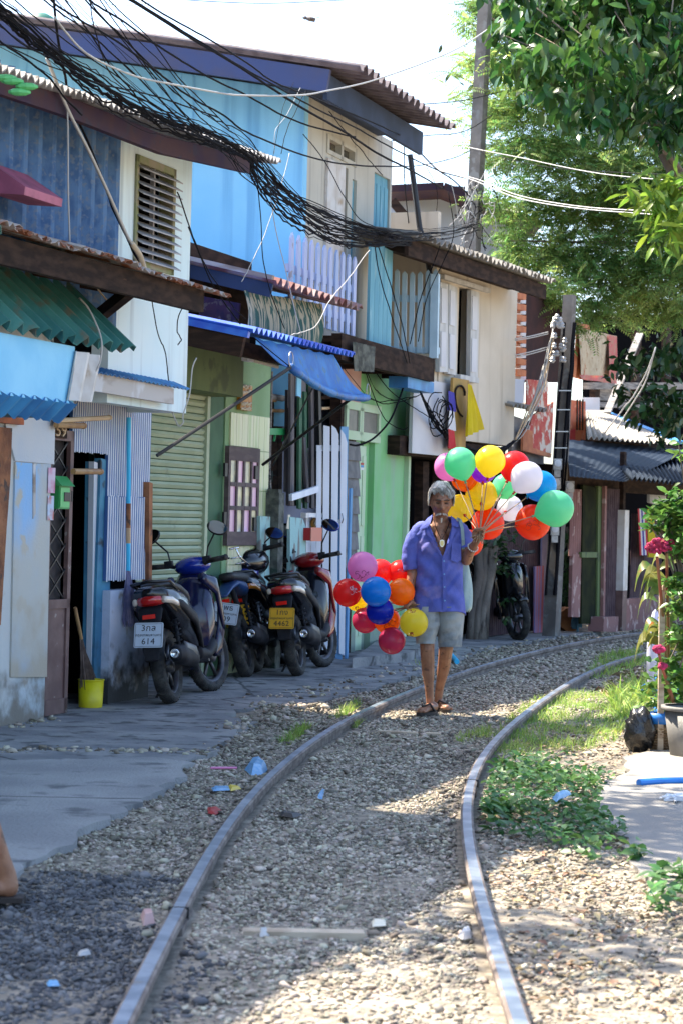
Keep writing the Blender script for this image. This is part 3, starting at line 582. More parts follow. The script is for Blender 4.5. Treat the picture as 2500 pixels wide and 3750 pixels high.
mk('lilac_wood', (.45, .5, .72), (.36, .46, .7), sc=(6, 6, 2), c3=(.3, .28, .32), c3sc=8, c3rng=(.63, .7), rough=.75); mk('teal_wood', (.1, .3, .4), (.15, .38, .47), sc=(8, 8, 1), c3=(.3, .5, .55), c3sc=(12, 12, 2), c3rng=(.56, .7), rough=.75); mk('pale_teal', (.48, .62, .7), (.4, .54, .62), sc=5, rough=.75)
mk('green_bright', (.19, .48, .19), (.25, .52, .27), sc=1.6, rough=.8, bump=.15, c3=(.28, .42, .32), c3sc=(3, 3, .5), c3rng=(.5, .7), zd=((.22, .28, .23), .7, 4)); mk('door_green', (.42, .58, .38), (.46, .6, .43), sc=4, rough=.6); mk('glass_grey', (.1, .1, .095), (.14, .13, .12), sc=9, rough=.3, c3=(.5, .5, .48), c3sc=14, c3rng=(.7, .73)); mk('shingle', (.13, .135, .14), (.19, .19, .195), sc=8, rough=.9); mk('pinkish', (.5, .3, .27), (.55, .36, .32), sc=3, rough=.85)
cG = -6.85
h = thing('green_house', 'green shop house with roller shutter and small brown framed window', 'house', A.P(17.5, cG, 0))
s0, s1 = 15.3, S_(757, 1500, cG); zb = Z_(740, 2121, cG); zt = 2.42; n = 28
for i in range(n):
    a = zb+(zt-zb)*i/n; b = zb+(zt-zb)*(i+1)/n; mb = MB(); P = A.P
    prism(mb, [P(s0, cG-.02, a), P(s0, cG-.004, a+.002), P(s0, cG+.012, (a+b)/2), P(s0, cG-.002, b-.007), P(s0, cG-.02, b-.007)], A.u*(s1-s0)); obj('shutter_slat', mb, M['shutter'], h)
mb = MB(); fbox(mb, A, s0, s1, cG-.06, cG-.021, zb, zt); obj('shutter_backing', mb, M['green_dark'], h)
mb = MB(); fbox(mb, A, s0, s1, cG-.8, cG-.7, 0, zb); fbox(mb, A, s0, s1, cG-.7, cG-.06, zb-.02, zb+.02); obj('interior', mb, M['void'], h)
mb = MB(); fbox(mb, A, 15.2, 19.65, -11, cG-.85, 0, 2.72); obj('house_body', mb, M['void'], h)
mb = MB(); fbox(mb, A, s1-.05, s1+.012, cG-.05, cG+.03, 0, zt); obj('shutter_rail', mb, M['shutter'], h)
mb = MB(); fpoly(mb, A, [(547, 1765), (560, 1770), (556, 2200), (545, 2200)], cC+.03, .05); obj('rusty_post', mb, M['rust'], h)
sP = S_(809, 1700, cG); mb = MB(); fbox(mb, A, s1+.012, sP, cG-.1, cG+.02, 0, 2.7); obj('column', mb, M['green_dark'], h)
sQ = S_(967, 1900, cG); mb = MB(); fbox(mb, A, sP, sQ, cG-.15, cG+.03, 0, 2.85); obj('wall', mb, M['green_wall'], h)
g0, gz1 = A.sz(683, 1262, -6.55); g1, gz0 = A.sz(890, 1454, -6.55)
mb = MB(); fbox(mb, A, 15.9, g1, cG-.05, -6.55, gz0, gz1); obj('shutter_box', mb, M['green_olive'], h)
# tiles round the window
w0, wz1 = A.sz(833, 1632, cG+.05); w1, wz0 = A.sz(937, 1997, cG+.05); t0, t1 = sP+.1, sQ-.03; tz1 = Z_(890, 1515, cG+.03)
cols = 7; tw = (t1-t0)/cols; zs = [.0, .3, .62, .94, 1.26, 1.58, 1.93, tz1]
for i in range(cols):
    for a, b in zip(zs, zs[1:]):
        x0, x1 = t0+i*tw+.003, t0+(i+1)*tw-.003
        if x0 < w1 and x1 > w0 and b > wz0 and a < wz1:
            if b > wz1+.02: a = wz1+.004
            elif a < wz0-.02: b = wz0-.004
            elif x0 < w0-.02: x1 = w0-.003
            elif x1 > w1+.02: x0 = w1+.003
            else: continue
        mb = MB(); fbox(mb, A, x0, x1, cG+.03, cG+.045, a+.003, b-.003); obj('tile', mb, M['tile_lime'], h)
win = None; mb = MB(); cw = cG+.07; fw = (w1-w0)
for a, b, p, q in ((w0, w0+.05, wz0, wz1), (w1-.05, w1, wz0, wz1), (w0+.05, w1-.05, wz1-.12, wz1), (w0+.05, w1-.05, wz0, wz0+.12), (w0+fw*.47, w0+fw*.53, wz0+.12, wz1-.12)): fbox(mb, A, a, b, cw-.05, cw, p, q)
win = obj('window', mb, M['frame_brown'], h)
rows = 3; zz = [wz0+.12+(wz1-wz0-.24)*i/3 for i in range(4)]
for hs in (0, 1):
    a0 = w0+.05 if hs == 0 else w0+fw*.53; a1 = w0+fw*.47 if hs == 0 else w1-.05
    mb = MB(); fbox(mb, A, (a0+a1)/2-.018, (a0+a1)/2+.018, cw-.045, cw+.004, zz[0], zz[-1]); obj('mullion', mb, M['frame_brown'], win)
    for k in (1, 2): mb = MB(); fbox(mb, A, a0, a1, cw-.043, cw+.002, zz[k]-.018, zz[k]+.018); obj('crossbar', mb, M['frame_brown'], win)
    for i in range(2):
        for k in range(3):
            b0 = a0+(a1-a0)*i/2; mb = MB(); fbox(mb, A, b0+.002, b0+(a1-a0)/2-.002, cw-.016, cw-.01, zz[k], zz[k+1]); obj('pane', mb, M[['pane_reflect_pink', 'pane_reflect_cream'][(i+(k == 2)+hs*(k == 1)) % 2]], win)
for x, y in ((830, 1720), (826, 1900), (941, 1730), (936, 1920)):
    mb = MB(); rbox(mb, A, (x-4, y-25), (x+4, y+25), cw+.01, .02); obj('hinge', mb, M['black'], win)
pl = thing('house_sign', 'orange carved house sign on the green wall above the brown window', 'sign', A.W(900, 1500, cG+.05))
mb = MB(); rbox(mb, A, (884, 1407), (923, 1506), cG+.07, .035); obj('board', mb, M['plaque'], pl)
mb = MB()
for k, f_ in enumerate(((0, .16), (.2, .34), (.66, .8), (.84, .97))):
    for r_ in range(3):
        q = []
        for i in range(7): q.append(A.W(886+5.5*i+rnd.uniform(-2, 2), 1409+96*(f_[0]+(f_[1]-f_[0])*rnd.random()), cG+.076))
        tube(mb, q, .006, 4)
obj('carving', mb, M['cream_paint'], pl)
# blue roof, its beam, tarp awning
e0, e1 = A.sz(927, 1203, -5.89), A.sz(1295, 1303, -5.89); zr = (e0[1]+e1[1])/2
rs = [(e0[0]+(e1[0]-e0[0])*i/4, e0[0]+(e1[0]-e0[0])*(i+1)/4+.03) for i in range(4)]
for a, b in rs: mb = MB(); corr(mb, A.P(a, cG-.1, zr+.2), A.P(b, cG-.1, zr+.2), A.P(a, -5.89, zr), A.P(b, -5.89, zr), 6, .022, .006, 6); obj('roof_sheet', mb, M['blue_roof'], h)
mb = MB(); bar(mb, A.P(e0[0]+.02, -5.93, zr-.035), A.P(e0[0]+.02, cG-.1, zr+.165), .05, .05); obj('roof_edge', mb, M['blue_roof'], h)
mb = MB(); bar(mb, A.P(e0[0]+.06, -5.99, zr-.13), A.P(e0[0]+.06, cG-.1, zr+.06), .05, .15); obj('beam', mb, M['beam_wood'], h)
mb = MB(); fbox(mb, A, e0[0]+.1, e1[0], -6.2, -6.14, zr-.16, zr-.05); obj('beam', mb, M['dark_wood'], h)
mb = MB(); fbox(mb, A, e0[0]+.1, e1[0]+.3, cG-.2, cG-.1, 2.4, 3.6); obj('upper_wall', mb, M['dark_wood'], h)
aw = thing('tarp_awning', 'faded blue tarp awning stretched on a roll below the blue roof', 'awning', A.P(17.5, -6, 2.3))
TL, TR = A.W(930, 1236, -5.96), A.W(1222, 1302, -5.96); BL, BR = A.P(*[16.35, -5.66, 0])+Vector((0, 0, A.E(1065, 1345, 16.35).z)), A.W(1346, 1456, -5.84)
BL = A.E(1065, 1345, 16.35)
mb = MB(); nu, nv = 26, 12
for j in range(nv+1):
    for i in range(nu+1):
        u, v = i/nu, j/nv; p = (TL*(1-u)+TR*u)*(1-v)+(BL*(1-u)+BR*u)*v
        mb.v.append(tuple(p+Vector((0, 0, -.09*sin(pi*v)*(.4+.6*sin(pi*u))-.06*sin(pi*u)*v+.008*sin(u*40+v*5)))))
mb.f = [(j*(nu+1)+i, j*(nu+1)+i+1, (j+1)*(nu+1)+i+1, (j+1)*(nu+1)+i) for j in range(nv) for i in range(nu)]
obj('tarp', mb, M['tarp_blue'], aw, True)
roll = [BL.lerp(BR, i/14)+Vector((0, 0, -.075*sin(pi*i/14))) for i in range(15)]
mb = MB(); tube(mb, roll, [.032+.006*sin(i*2.1) for i in range(15)], 10); obj('roll', mb, M['tarp_blue'], aw, True)
for a, b, r_ in ((BL, A.W(575, 1668, cC+.1), .014), (roll[11], A.W(962, 1702, cG+.1), .014), (roll[4], A.W(1000, 1705, cG+.05), .008)):
    mb = MB(); tube(mb, [a, b], r_, 7); obj('support_rod', mb, M['black'], aw)
for a in (BL, BR):
    mb = MB(); tube(mb, [a+A.u*.05*cos(t)+Vector((0, 0, .06+.06*sin(t))) for t in [i*pi/8-.9 for i in range(15)]], .004, 5); obj('hook', mb, M['steel'], aw)
for a, b in ((BR, TR), (BL, TL)): mb = MB(); tube(mb, [a, b], .004, 4); obj('stay_cord', mb, M['cable'], aw)
lt = thing('tube_lamp', 'white fluorescent tube lamp under the blue roof', 'lamp', A.W(960, 1310, -6.3))
mb = MB(); bar(mb, A.W(915, 1300, -6.3), A.W(1020, 1330, -6.3), .045, .03); obj('housing', mb, M['white'], lt)
mb = MB(); tube(mb, [A.W(925, 1318, -6.26), A.W(1016, 1342, -6.26)], .017, 8); obj('tube', mb, M['cream_paint'], lt)
mb = MB(); rbox(mb, A, (907, 1284), (930, 1326), -6.24, .05); obj('end_cap', mb, M['white'], lt)
# upper floor: red tile roof, striped tarp, poster
r0, r1 = A.sz(1010, 1038, -6.1), A.sz(1325, 1123, -6.1); zr2 = (r0[1]+r1[1])/2
mb = MB(); corr(mb, A.P(r0[0], -7.9, zr2+.4), A.P(r1[0], -7.9, zr2+.4), A.P(r0[0], -6.1, zr2), A.P(r1[0], -6.1, zr2), 15, .028, .01, 6, 1, jit=.01); obj('upper_roof', mb, M['red_tile'], h)
mb = MB(); bar(mb, A.P(r0[0]+.02, -6.14, zr2-.07), A.P(r0[0]+.02, -7.9, zr2+.33), .03, .11); obj('upper_beam', mb, M['soffit'], h)
mb = MB(); bar(mb, A.P(r0[0]-.01, -6.12, zr2+.03), A.P(r0[0]-.01, -7.9, zr2+.43), .05, .035); obj('upper_edge', mb, M['lintel'], h)
mb = MB(); fbox(mb, A, r0[0]+.3, r1[0], cG-.3, cG-.25, 2.7, zr2+.1); obj('upper_room', mb, M['void'], h)
mb = MB(); epoly(mb, A, [(670, 1070), (880, 1110), (870, 1195), (670, 1178)], r0[0]+.5, .02); one('wall_poster', mb, M['poster'], 'purple torn poster panel under the red tiled roof', 'poster')
cl = MB(); nu, nv = 40, 6; a0, a1 = A.W(893, 1062, -6.35), A.W(1175, 1112, -6.35); b0, b1 = A.W(902, 1212, -6.3), A.W(1168, 1268, -6.3)
for j in range(nv+1):
    for i in range(nu+1):
        u, v = i/nu, j/nv; p = (a0*(1-u)+a1*u)*(1-v)+(b0*(1-u)+b1*u)*v; cl.v.append(tuple(p+A.n*(.012*sin(u*45)+.03*sin(v*3))))
cl.f = [(j*(nu+1)+i, j*(nu+1)+i+1, (j+1)*(nu+1)+i+1, (j+1)*(nu+1)+i) for j in range(nv) for i in range(nu)]
one('striped_curtain', cl, M['stripe_cloth'], 'green and cream striped cloth hung under the red tiled roof', 'curtain', smooth=True)
# ---- recess with planks, pillar, boards
cR = cG-.25; sX = S_(1185, 1700, cR)
mb = MB(); fbox(mb, A, sQ, sX+.4, cR-.06, cR, 0, 2.9); obj('recess_wall', mb, M['back_wall'], h)
for x in (1012, 1030, 1000):
    mb = MB(); fpoly(mb, A, [(x-9, 1465), (x+7, 1465), (x+3, 1800), (x-13, 1800)], cR+.03, .03); obj('dark_slat', mb, M['dark_wood'], h)
for a, b, r_, m_ in (((968, 1448), (1062, 1462), .03, 'wood_grey'), ((970, 1465), (1010, 1466), .016, 'bamboo'), ((967, 1502), (1055, 1505), .017, 'bamboo'), ((1093, 1452), (1145, 1444), .016, 'bamboo_pale'), ((1172, 1456), (1255, 1450), .02, 'dark_wood'), ((1175, 1495), (1208, 1494), .015, 'bamboo_pale'), ((955, 1786), (1010, 1812), .03, 'beam_wood'), ((958, 1845), (1015, 1845), .025, 'wood_grey')):
    mb = MB(); tube(mb, [A.W(*a, cR+.12), A.W(*b, cR+.12)], r_, 7); obj('rail_pole', mb, M[m_], h)
pk = [(1058, 1427, 1052, 1800, 9, 'plank_dark'), (1066, 1492, 1060, 1850, 8, 'plank_dark'), (1072, 1367, 1071, 1850, 13, 'plank_dark'), (1086, 1370, 1083, 1850, 10, 'plank_dark'), (1096, 1450, 1096, 1850, 7, 'plank_dark'), (1102, 1455, 1099, 1862, 10, 'plank_green'), (1112, 1455, 1112, 1840, 5, 'cream_paint'), (1120, 1433, 1122, 1860, 9, 'plank_green'), (1116, 1600, 1130, 1838, 9, 'plank_dark'), (1134, 1400, 1134, 1640, 8, 'plank_green'), (1136, 1645, 1136, 1800, 5, 'gate_white'), (1144, 1416, 1146, 1860, 10, 'plank_dark'), (1153, 1410, 1157, 1855, 9, 'plank_dark'), (1162, 1425, 1170, 1850, 8, 'plank_dark'), (1170, 1420, 1180, 1850, 9, 'black')]
for i, (xa, ya, xb, yb, wd, m_) in enumerate(pk):
    cc = cR+.24+.03*(i % 3); mb = MB(); fpoly(mb, A, [(xa-wd/2, ya), (xa+wd/2, ya+3), (xb+wd/2, yb+3), (xb-wd/2, yb)], cc, .025)
    tag(obj('plank', mb, M[m_]), {'plank_green': 'dark green plank stacked upright beside the white gate', 'plank_dark': 'weathered grey timber stacked upright beside the white gate', 'cream_paint': 'thin cream strip standing between the green planks', 'gate_white': 'short white strip standing among the upright planks', 'black': 'black post standing at the right end of the upright planks'}[m_], 'plank', 'planks stacked upright beside the gate')
for xa, ya, xb, yb in ((973, 1408, 990, 1790), (996, 1360, 988, 1700)):
    mb = MB(); tube(mb, [A.W(xa, ya, cR+.2), A.W(xb, yb, cR+.2)], .013, 6); one('thin_pole', mb, M['wood_grey'], 'thin grey pole leaning between green wall and planks', 'pole', 'thin poles in the recess')
mb = MB()
for k in range(3): bar(mb, A.W(966, 1572+k*8, cR+.2), A.W(1052, 1572+k*8, cR+.2), .05, .02)
for x in (970, 1008, 1040): tube(mb, [A.W(x, 1590, cR+.2), A.W(x-5, 1615, cR+.2)], .012, 5)
one('drying_rack', mb, mat('rack_green', (.02, .25, .08), rough=.4), 'green plastic rack hanging behind the thin poles', 'rack')
mb = MB()
for i in range(60):
    p = A.W(968+rnd.uniform(-8, 22), 1700+rnd.uniform(0, 110), cR+.22); tube(mb, [p, p+Vector((rnd.uniform(-.06, .06), 0, rnd.uniform(-.06, .02))), p+Vector((rnd.uniform(-.05, .05), 0, rnd.uniform(-.14, -.02)))], .003, 3, False)
one('net_bundle', mb, mat('net_dark', (.02, .04, .04), rough=.9), 'dark tangled net hanging beside the brown window', 'net')
mb = MB(); s_, z_ = A.sz(1033, 1792, cG+.17); fbox(mb, A, s_-.07, s_+.07, cG+.04, cG+.17, 0, z_-.03); fbox(mb, A, s_-.055, s_+.055, cG+.055, cG+.155, z_-.03, z_); one('concrete_post', mb, M['mossy'], 'mossy concrete gatepost behind the two mirrors', 'post')
for poly_, lab, c_ in (([(1063, 1893), (1108, 1898), (1120, 1930), (1120, 2430), (1060, 2430)], 'peeling turquoise board between gatepost and red mailbox', cG+.2), ([(953, 1890), (990, 1892), (986, 2430), (950, 2430)], 'peeling turquoise board left of the mossy gatepost', cG+.1)):
    mb = MB(); fpoly(mb, A, poly_, c_, .03); one('board', mb, M['peel'], lab, 'board', 'peeling boards beside the gatepost')
mb = MB(); fpoly(mb, A, [(1056, 1885), (1064, 1885), (1060, 1938), (1050, 1936)], cG+.19, .004); one('paper_strip', mb, M['cream_paint'], 'pinkish paper strip stuck on the mossy gatepost', 'paper')
mb = MB(); bar(mb, A.W(1064, 1822, cG+.18), A.W(1163, 1790, cG+.18), .03, .06); one('white_lath', mb, M['gate_white'], 'white lath nailed slanting across the planks', 'lath')
mb = MB(); fbox(mb, A, s_+.1, sX+.5, cG-.15, cG-.1, 0, 1.3); obj('lower_back', mb, M['void'], h)
mb = MB(); fpoly(mb, A, [(1122, 1890), (1174, 1892), (1172, 2395), (1120, 2395)], cG+.1, .03); one('board', mb, M['gate_white'], 'white board with rust streaks below the red mailbox', 'board')
# gate (opened towards the street)
GA, GB_ = A.W(1168, 2396, -6.62), A.W(1262, 2416, -6.42); gd = (GB_-GA); gd.z = 0; gd.normalize(); gn = Vector((-gd.y, gd.x, 0))
if gn.y > 0: gn = -gn
def gp(x, y, o=0):
    r = rayd(x, y); t = gn.dot(GA-EYE+gn*o)/gn.dot(r); return EYE+r*t
gt = thing('gate', 'white slatted wooden gate with blue edge standing open', 'gate', GA)
for q in ([(1185, 1557), (1208, 1562), (1203, 2385), (1180, 2380)], [(1215, 1556), (1230, 1568), (1240, 1590), (1233, 2392), (1211, 2387)], [(1248, 1572), (1262, 1590), (1271, 1622), (1261, 2400), (1242, 2394)], [(1160, 1640), (1178, 1645), (1173, 2378), (1156, 2372)]):
    mb = MB(); prism(mb, [gp(x, y) for x, y in q], gn*-.008); obj('slat', mb, M['gate_white'], gt)
for y in (1640, 1912, 2140):
    mb = MB(); prism(mb, [gp(1160, y-10, -.022), gp(1262, y-10, -.022), gp(1262, y+12, -.022), gp(1160, y+12, -.022)], gn*-.02); obj('crossbar', mb, M['gate_white'], gt)
mb = MB(); prism(mb, [gp(1250, 1562, -.03), gp(1275, 1562, -.03), gp(1270, 1900, -.03), gp(1252, 2416, -.03), gp(1228, 2412, -.03)], gn*-.04); obj('edge_board', mb, M['gate_blue'], gt)
mb = MB(); a = gp(1282, 1780, -.05); tube(mb, [gp(1284, 1788, -.06), gp(1268, 2412, -.06)], .02, 6); one('gate_post', mb, M['gate_blue'], 'thin blue post at the outer edge of the white gate', 'post')
mb = MB(); tube(mb, [gp(1252, 1880, .03), gp(1256, 1900, .05), gp(1252, 1915, .03)], .006, 6); obj('handle', mb, M['steel'], gt)
rb = thing('mailbox', 'red metal mailbox with a faded side on the white board', 'mailbox', A.W(1160, 1985, cG+.12)); s_, z_ = A.sz(1133, 1984, cG+.26)
mb = MB(); fbox(mb, A, s_-.0, s_+.3, cG+.11, cG+.27, z_+.01, z_+.125); obj('box', mb, M['red_box'], rb)
mb = MB(); fbox(mb, A, s_-.006, s_+.306, cG+.271, cG+.277, z_+.005, z_+.13); obj('front', mb, M['red_faded'], rb)
pl = thing('number_plate', 'oval yellow number plaque above the red mailbox', 'house number', A.W(1156, 1938, cG+.12))
s_, z_ = A.sz(1155, 1917, cG+.13); mb = MB(); ellip(mb, A.P(s_, cG+.12, z_), (.09, .02, .055), Matrix((A.u, A.n, Vector((0, 0, 1)))).transposed(), su=16, sv=8); obj('plate', mb, M['plaque'], pl, True)
obj('digits', textmb('408', .085, lambda x, y, z: A.P(s_+x, cG+.142+z, z_+y), ext=.003), M['cream_paint'], pl)
lt = thing('tube_lamp', 'small white tube lamp above the oval number plaque', 'lamp', A.W(1160, 1890, cG+.15))
mb = MB(); bar(mb, A.W(1124, 1886, cG+.16), A.W(1196, 1888, cG+.16), .04, .04); obj('housing', mb, M['white'], lt)
for x in (1126, 1193): mb = MB(); rbox(mb, A, (x-5, 1878), (x+5, 1897), cG+.2, .05); obj('end_cap', mb, M['sheet_white'], lt)

# ================================================================== big blue house with balcony over the green door
h = thing('balcony_house', 'large blue and cream house with balcony and dark overhanging roof', 'house', A.P(21.5, cG, 0))
sB, sF = 19.78, S_(1430, 800, cG); zE = 5.28
mb = MB(); prism(mb, [A.P(sB, cG, 2.2), A.P(sB, cG, 5.3), A.P(sB, -17, 5.3+.175*10.15), A.P(sB, -17, 2.2)], A.u*.12); obj('end_wall', mb, M['blue_end'], h)
jx = [A.cz(x, 700, sB)[0] for x in (-300, 88, 370, 655, 702, 1109)]
for c0, c1 in zip(jx, jx[1:]):
    z0_, z1_ = 5.3+.175*(cG-c0), 5.3+.175*(cG-c1); mb = MB(); prism(mb, [A.P(sB-.006, c0+.004, 2.4), A.P(sB-.006, c1-.004, 2.4), A.P(sB-.006, c1-.004, z1_-.01), A.P(sB-.006, c0+.004, z0_-.01)], A.u*.006); obj('wall_panel', mb, M['blue_end'], h)
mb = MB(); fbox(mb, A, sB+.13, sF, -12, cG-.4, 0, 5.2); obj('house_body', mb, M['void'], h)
zt = Z_(1300, 486, cG); 
def A4(tl, br): a = A.sz(*tl, cG); b = A.sz(*br, cG); return (a[0], b[0], b[1], a[1])
w1_ = A4((1196, 488), (1300, 612)); o1 = A4((1250, 616), (1272, 1250)); o1 = (S_(1252, 700, cG), S_(1272, 700, cG), 2.95, Z_(1260, 610, cG)); td = (S_(1366, 800, cG), S_(1424, 800, cG), 2.95, Z_(1395, 640, cG)); n1 = (S_(1286, 800, cG), S_(1302, 800, cG), 3.4, Z_(1293, 655, cG))
mb = MB(); wallholes(mb, A, sB+.121, sF, 2.9, 5.3, [w1_, o1, td, n1], cG, .1); obj('upper_wall', mb, M['cream_face'], h)
fr = MB(); a, b, p, q = w1_
for x0, x1, y0, y1 in ((a, a+.06, p, q), (b-.06, b, p, q), ((a+b)/2-.03, (a+b)/2+.03, p, q), (a+.06, b-.06, q-.04, q), (a+.06, b-.06, p, p+.04)): fbox(fr, A, x0, x1, cG-.08, cG+.015, y0, y1)
win = obj('window', fr, M['cream_face'], h)
for x0, x1 in ((a+.06, (a+b)/2-.03), ((a+b)/2+.03, b-.06)):
    mb = MB(); fbox(mb, A, x0, x1, cG-.06, cG-.05, p+.04, q-.04); obj('pane', mb, M['pane_dark'], win)
for k in range(2):
    x0 = S_(1186, 800, cG); x1 = S_(1250, 800, cG); mb = MB(); fbox(mb, A, x0+(x1-x0)*k/2+.002, x0+(x1-x0)*(k+1)/2-.002, cG+.002, cG+.03, 2.95, Z_(1218, 590, cG)); obj('shutter_board', mb, M['sheet_white'], h)
mb = MB(); fbox(mb, A, td[0], td[1], cG-.06, cG-.03, 2.95, td[3]); dr = obj('teal_door', mb, M['teal_wood'], h)
for k in range(4):
    x0 = td[0]+(td[1]-td[0])*k/4; mb = MB(); fbox(mb, A, x0+.01, x0+(td[1]-td[0])/4-.01, cG-.03, cG-.018, 3.0, td[3]-.1); obj('plank', mb, M['teal_wood'], dr)
mb = MB(); fbox(mb, A, n1[0], n1[1], cG-.06, cG-.03, n1[2], n1[3]); obj('narrow_shutter', mb, M['teal_wood'], h)
x0, x1 = S_(1352, 1150, cG+.3), S_(1432, 1150, cG+.3)
for k in range(5): mb = MB(); fbox(mb, A, x0+(x1-x0)*k/5+.004, x0+(x1-x0)*(k+1)/5-.004, cG+.27, cG+.3, Z_(1400, 1290, cG+.3), Z_(1400, 900, cG+.3)+rnd.uniform(-.04, .04)); obj('teal_plank', mb, M['teal_wood'], h)
# roof
E0, E1 = A.sz(1320, 272, -6.05), A.sz(1664, 445, -6.05); ze = (E0[1]+E1[1])/2; pit = .18
mb = MB(); corr(mb, A.P(E0[0], -18, ze+.175*12), A.P(E1[0], -18, ze+.175*12), A.P(E0[0], -6.05, ze), A.P(E1[0], -6.05, ze), 17, .035, .012, 6, 1, jit=.012); obj('roof', mb, M['tile_edge'], h)
mb = MB(); bar(mb, A.P(E0[0]+.05, -6.36, ze-.105), A.P(E0[0]+.05, -18, ze-.1+.175*11.65), .05, .2); obj('gable_fascia', mb, M['fascia_violet'], h)
mb = MB(); fbox(mb, A, E0[0]+.08, E1[0], -6.42, -6.38, ze-.26, ze-.03); obj('eave_fascia', mb, M['soffit'], h)
mb = MB(); fbox(mb, A, E0[0]+.08, E1[0]-.05, -7.0, -6.42, ze-.06, ze-.03); obj('soffit', mb, M['soffit'], h)
# balcony
bs0, bs1 = S_(1250, 1300, -6.35), S_(1590, 1330, -6.35); bz0, bz1 = Z_(1480, 1372, -6.35), Z_(1480, 1290, -6.35)
mb = MB(); fbox(mb, A, bs0, bs1, -6.45, -6.35, bz0, bz1+.02); obj('balcony_beam', mb, M['dark_wood'], h)
mb = MB(); fbox(mb, A, bs0, bs1-.05, cG, -6.45, bz1-.06, bz1); obj('balcony_floor', mb, M['dark_wood'], h)
for k in range(5): mb = MB(); s_ = bs0+.1+(bs1-bs0-.3)*k/4; fbox(mb, A, s_-.04, s_+.04, cG, -6.46, bz1-.2, bz1-.061); obj('joist', mb, M['dark_wood'], h)
mb = MB(); fbox(mb, A, S_(1492, 1400, -6.4), S_(1588, 1400, -6.4), -6.6, -6.4, Z_(1540, 1430, -6.4), bz0+.005); one('meter_cabinet', mb, M['strip_blue'], 'dark blue metal box under the balcony corner', 'box')
mb = MB(); corr(mb, A.W(1290, 1250, -6.3), A.W(1372, 1270, -6.3), A.W(1296, 1358, -6.3), A.W(1366, 1362, -6.3), 5, .012, .003, 4); obj('tin_sheet', mb, M['mossy'], h)
def pick(fn, x0, x1, n, y0, y1, wd, m_, pointed=True):
    for i in range(n):
        x = x0+(x1-x0)*i/(n-1)+rnd.uniform(-1.5, 1.5); t = rnd.uniform(-6, 6)
        a = fn(x-wd/2, y1); b = fn(x+wd/2, y1); c = fn(x+wd/2+4, y0+t+10); d = fn(x-wd/2+4, y0+t+10); e = fn(x+4, y0+t)
        mb = MB(); v = [a, b, c, e, d] if pointed else [a, b, c, d]; nn = (v[1]-v[0]).cross(v[2]-v[0]).normalized()*.018
        prism(mb, v, nn); obj('picket', mb, M[m_], h)
cP = -6.62
s0, s1 = S_(1070, 1000, cP), S_(1300, 1000, cP); z0, z1 = Z_(1290, 1228, cP), 3.88; N_ = 11
for i in range(N_):
    s_ = s0+(s1-s0)*i/(N_-1); mb = MB(); prism(mb, [A.P(s_-.045, cP, z0), A.P(s_+.045, cP, z0), A.P(s_+.045, cP, z1-.05+rnd.uniform(-.02, .02)), A.P(s_, cP, z1), A.P(s_-.045, cP, z1-.05)], A.n*-.02); obj('picket', mb, M['lilac_wood'], h)
for z in (z0+.12, z1-.35): mb = MB(); fbox(mb, A, s0-.05, s1+.05, cP-.05, cP-.021, z, z+.07); obj('railing_bar', mb, M['lilac_wood'], h)
sE_ = bs1-.1
fe = lambda x, y: A.E(x, y, sE_)
pick(fe, 1422, 1590, 7, 990, 1292, 17, 'pale_teal')
for y0, y1 in ((1078, 1102), (1266, 1290)): mb = MB(); prism(mb, [fe(1418, y0), fe(1606, y0+6), fe(1606, y1+6), fe(1418, y1)], A.u*.03); obj('railing_bar', mb, M['pale_teal'], h)
mb = MB(); prism(mb, [fe(1582, 1004), fe(1610, 1004), fe(1604, 1312), fe(1576, 1312)], A.u*-.06); obj('railing_post', mb, M['pale_teal'], h)
# ground floor: green wall and door
cD2 = cG
gs = S_(1476, 1900, cD2); dd = (S_(1308, 2000, cD2), S_(1362, 2000, cD2), 0, Z_(1335, 1615, cD2)); tr = (S_(1319, 1550, cD2), S_(1381, 1550, cD2), Z_(1350, 1597, cD2), Z_(1350, 1500, cD2)); s_l = S_(1262, 1900, cD2)
tr2 = (S_(1264, 1550, cD2), S_(1312, 1550, cD2), tr[2], tr[3])
mb = MB(); wallholes(mb, A, s_l+.3, gs-.02, 0, 3.0, [dd, tr], cD2, .12); obj('green_wall', mb, M['green_bright'], h)
mb = MB(); fbox(mb, A, S_(1250, 1420, cD2), S_(1316, 1420, cD2), cD2+.001, cD2+.012, tr[3]+.02, 2.95); obj('pink_panel', mb, M['pinkish'], h)
mb = MB(); fbox(mb, A, gs-.02, gs+.06, cD2-.1, cD2+.05, 0, 2.95); obj('corner_post', mb, M['door_green'], h)
for q in (tr, tr2):
    mb = MB()
    for a, b, p, r_ in ((q[0]-.04, q[0]+.03, q[2], q[3]), (q[1]-.03, q[1]+.04, q[2], q[3]), (q[0]-.04, q[1]+.04, q[3]-.03, q[3]+.05), (q[0]-.04, q[1]+.04, q[2]-.06, q[2]+.03)): fbox(mb, A, a, b, cD2-.05, cD2+.025, p, r_)
    t = obj('transom', mb, M['door_green'], h); mb = MB(); fbox(mb, A, q[0]+.03, q[1]-.03, cD2-.03, cD2+.005, q[2]+.03, q[3]-.03); obj('pane', mb, M['glass_grey'], t)
mb = MB(); fbox(mb, A, dd[0], dd[1]-.2, cD2-.07, cD2-.03, .02, dd[3]-.05); dr = obj('door', mb, M['door_green'], h)
dw = (dd[1]-dd[0]-.2)
for a, b in ((.1, .45), (.55, .9)):
    for p, q in ((.08, .3), (.34, .55), (.6, .93)): mb = MB(); fbox(mb, A, dd[0]+dw*a, dd[0]+dw*b, cD2-.03, cD2-.017, dd[3]*p, dd[3]*q); obj('door_panel', mb, M['door_green'], dr)
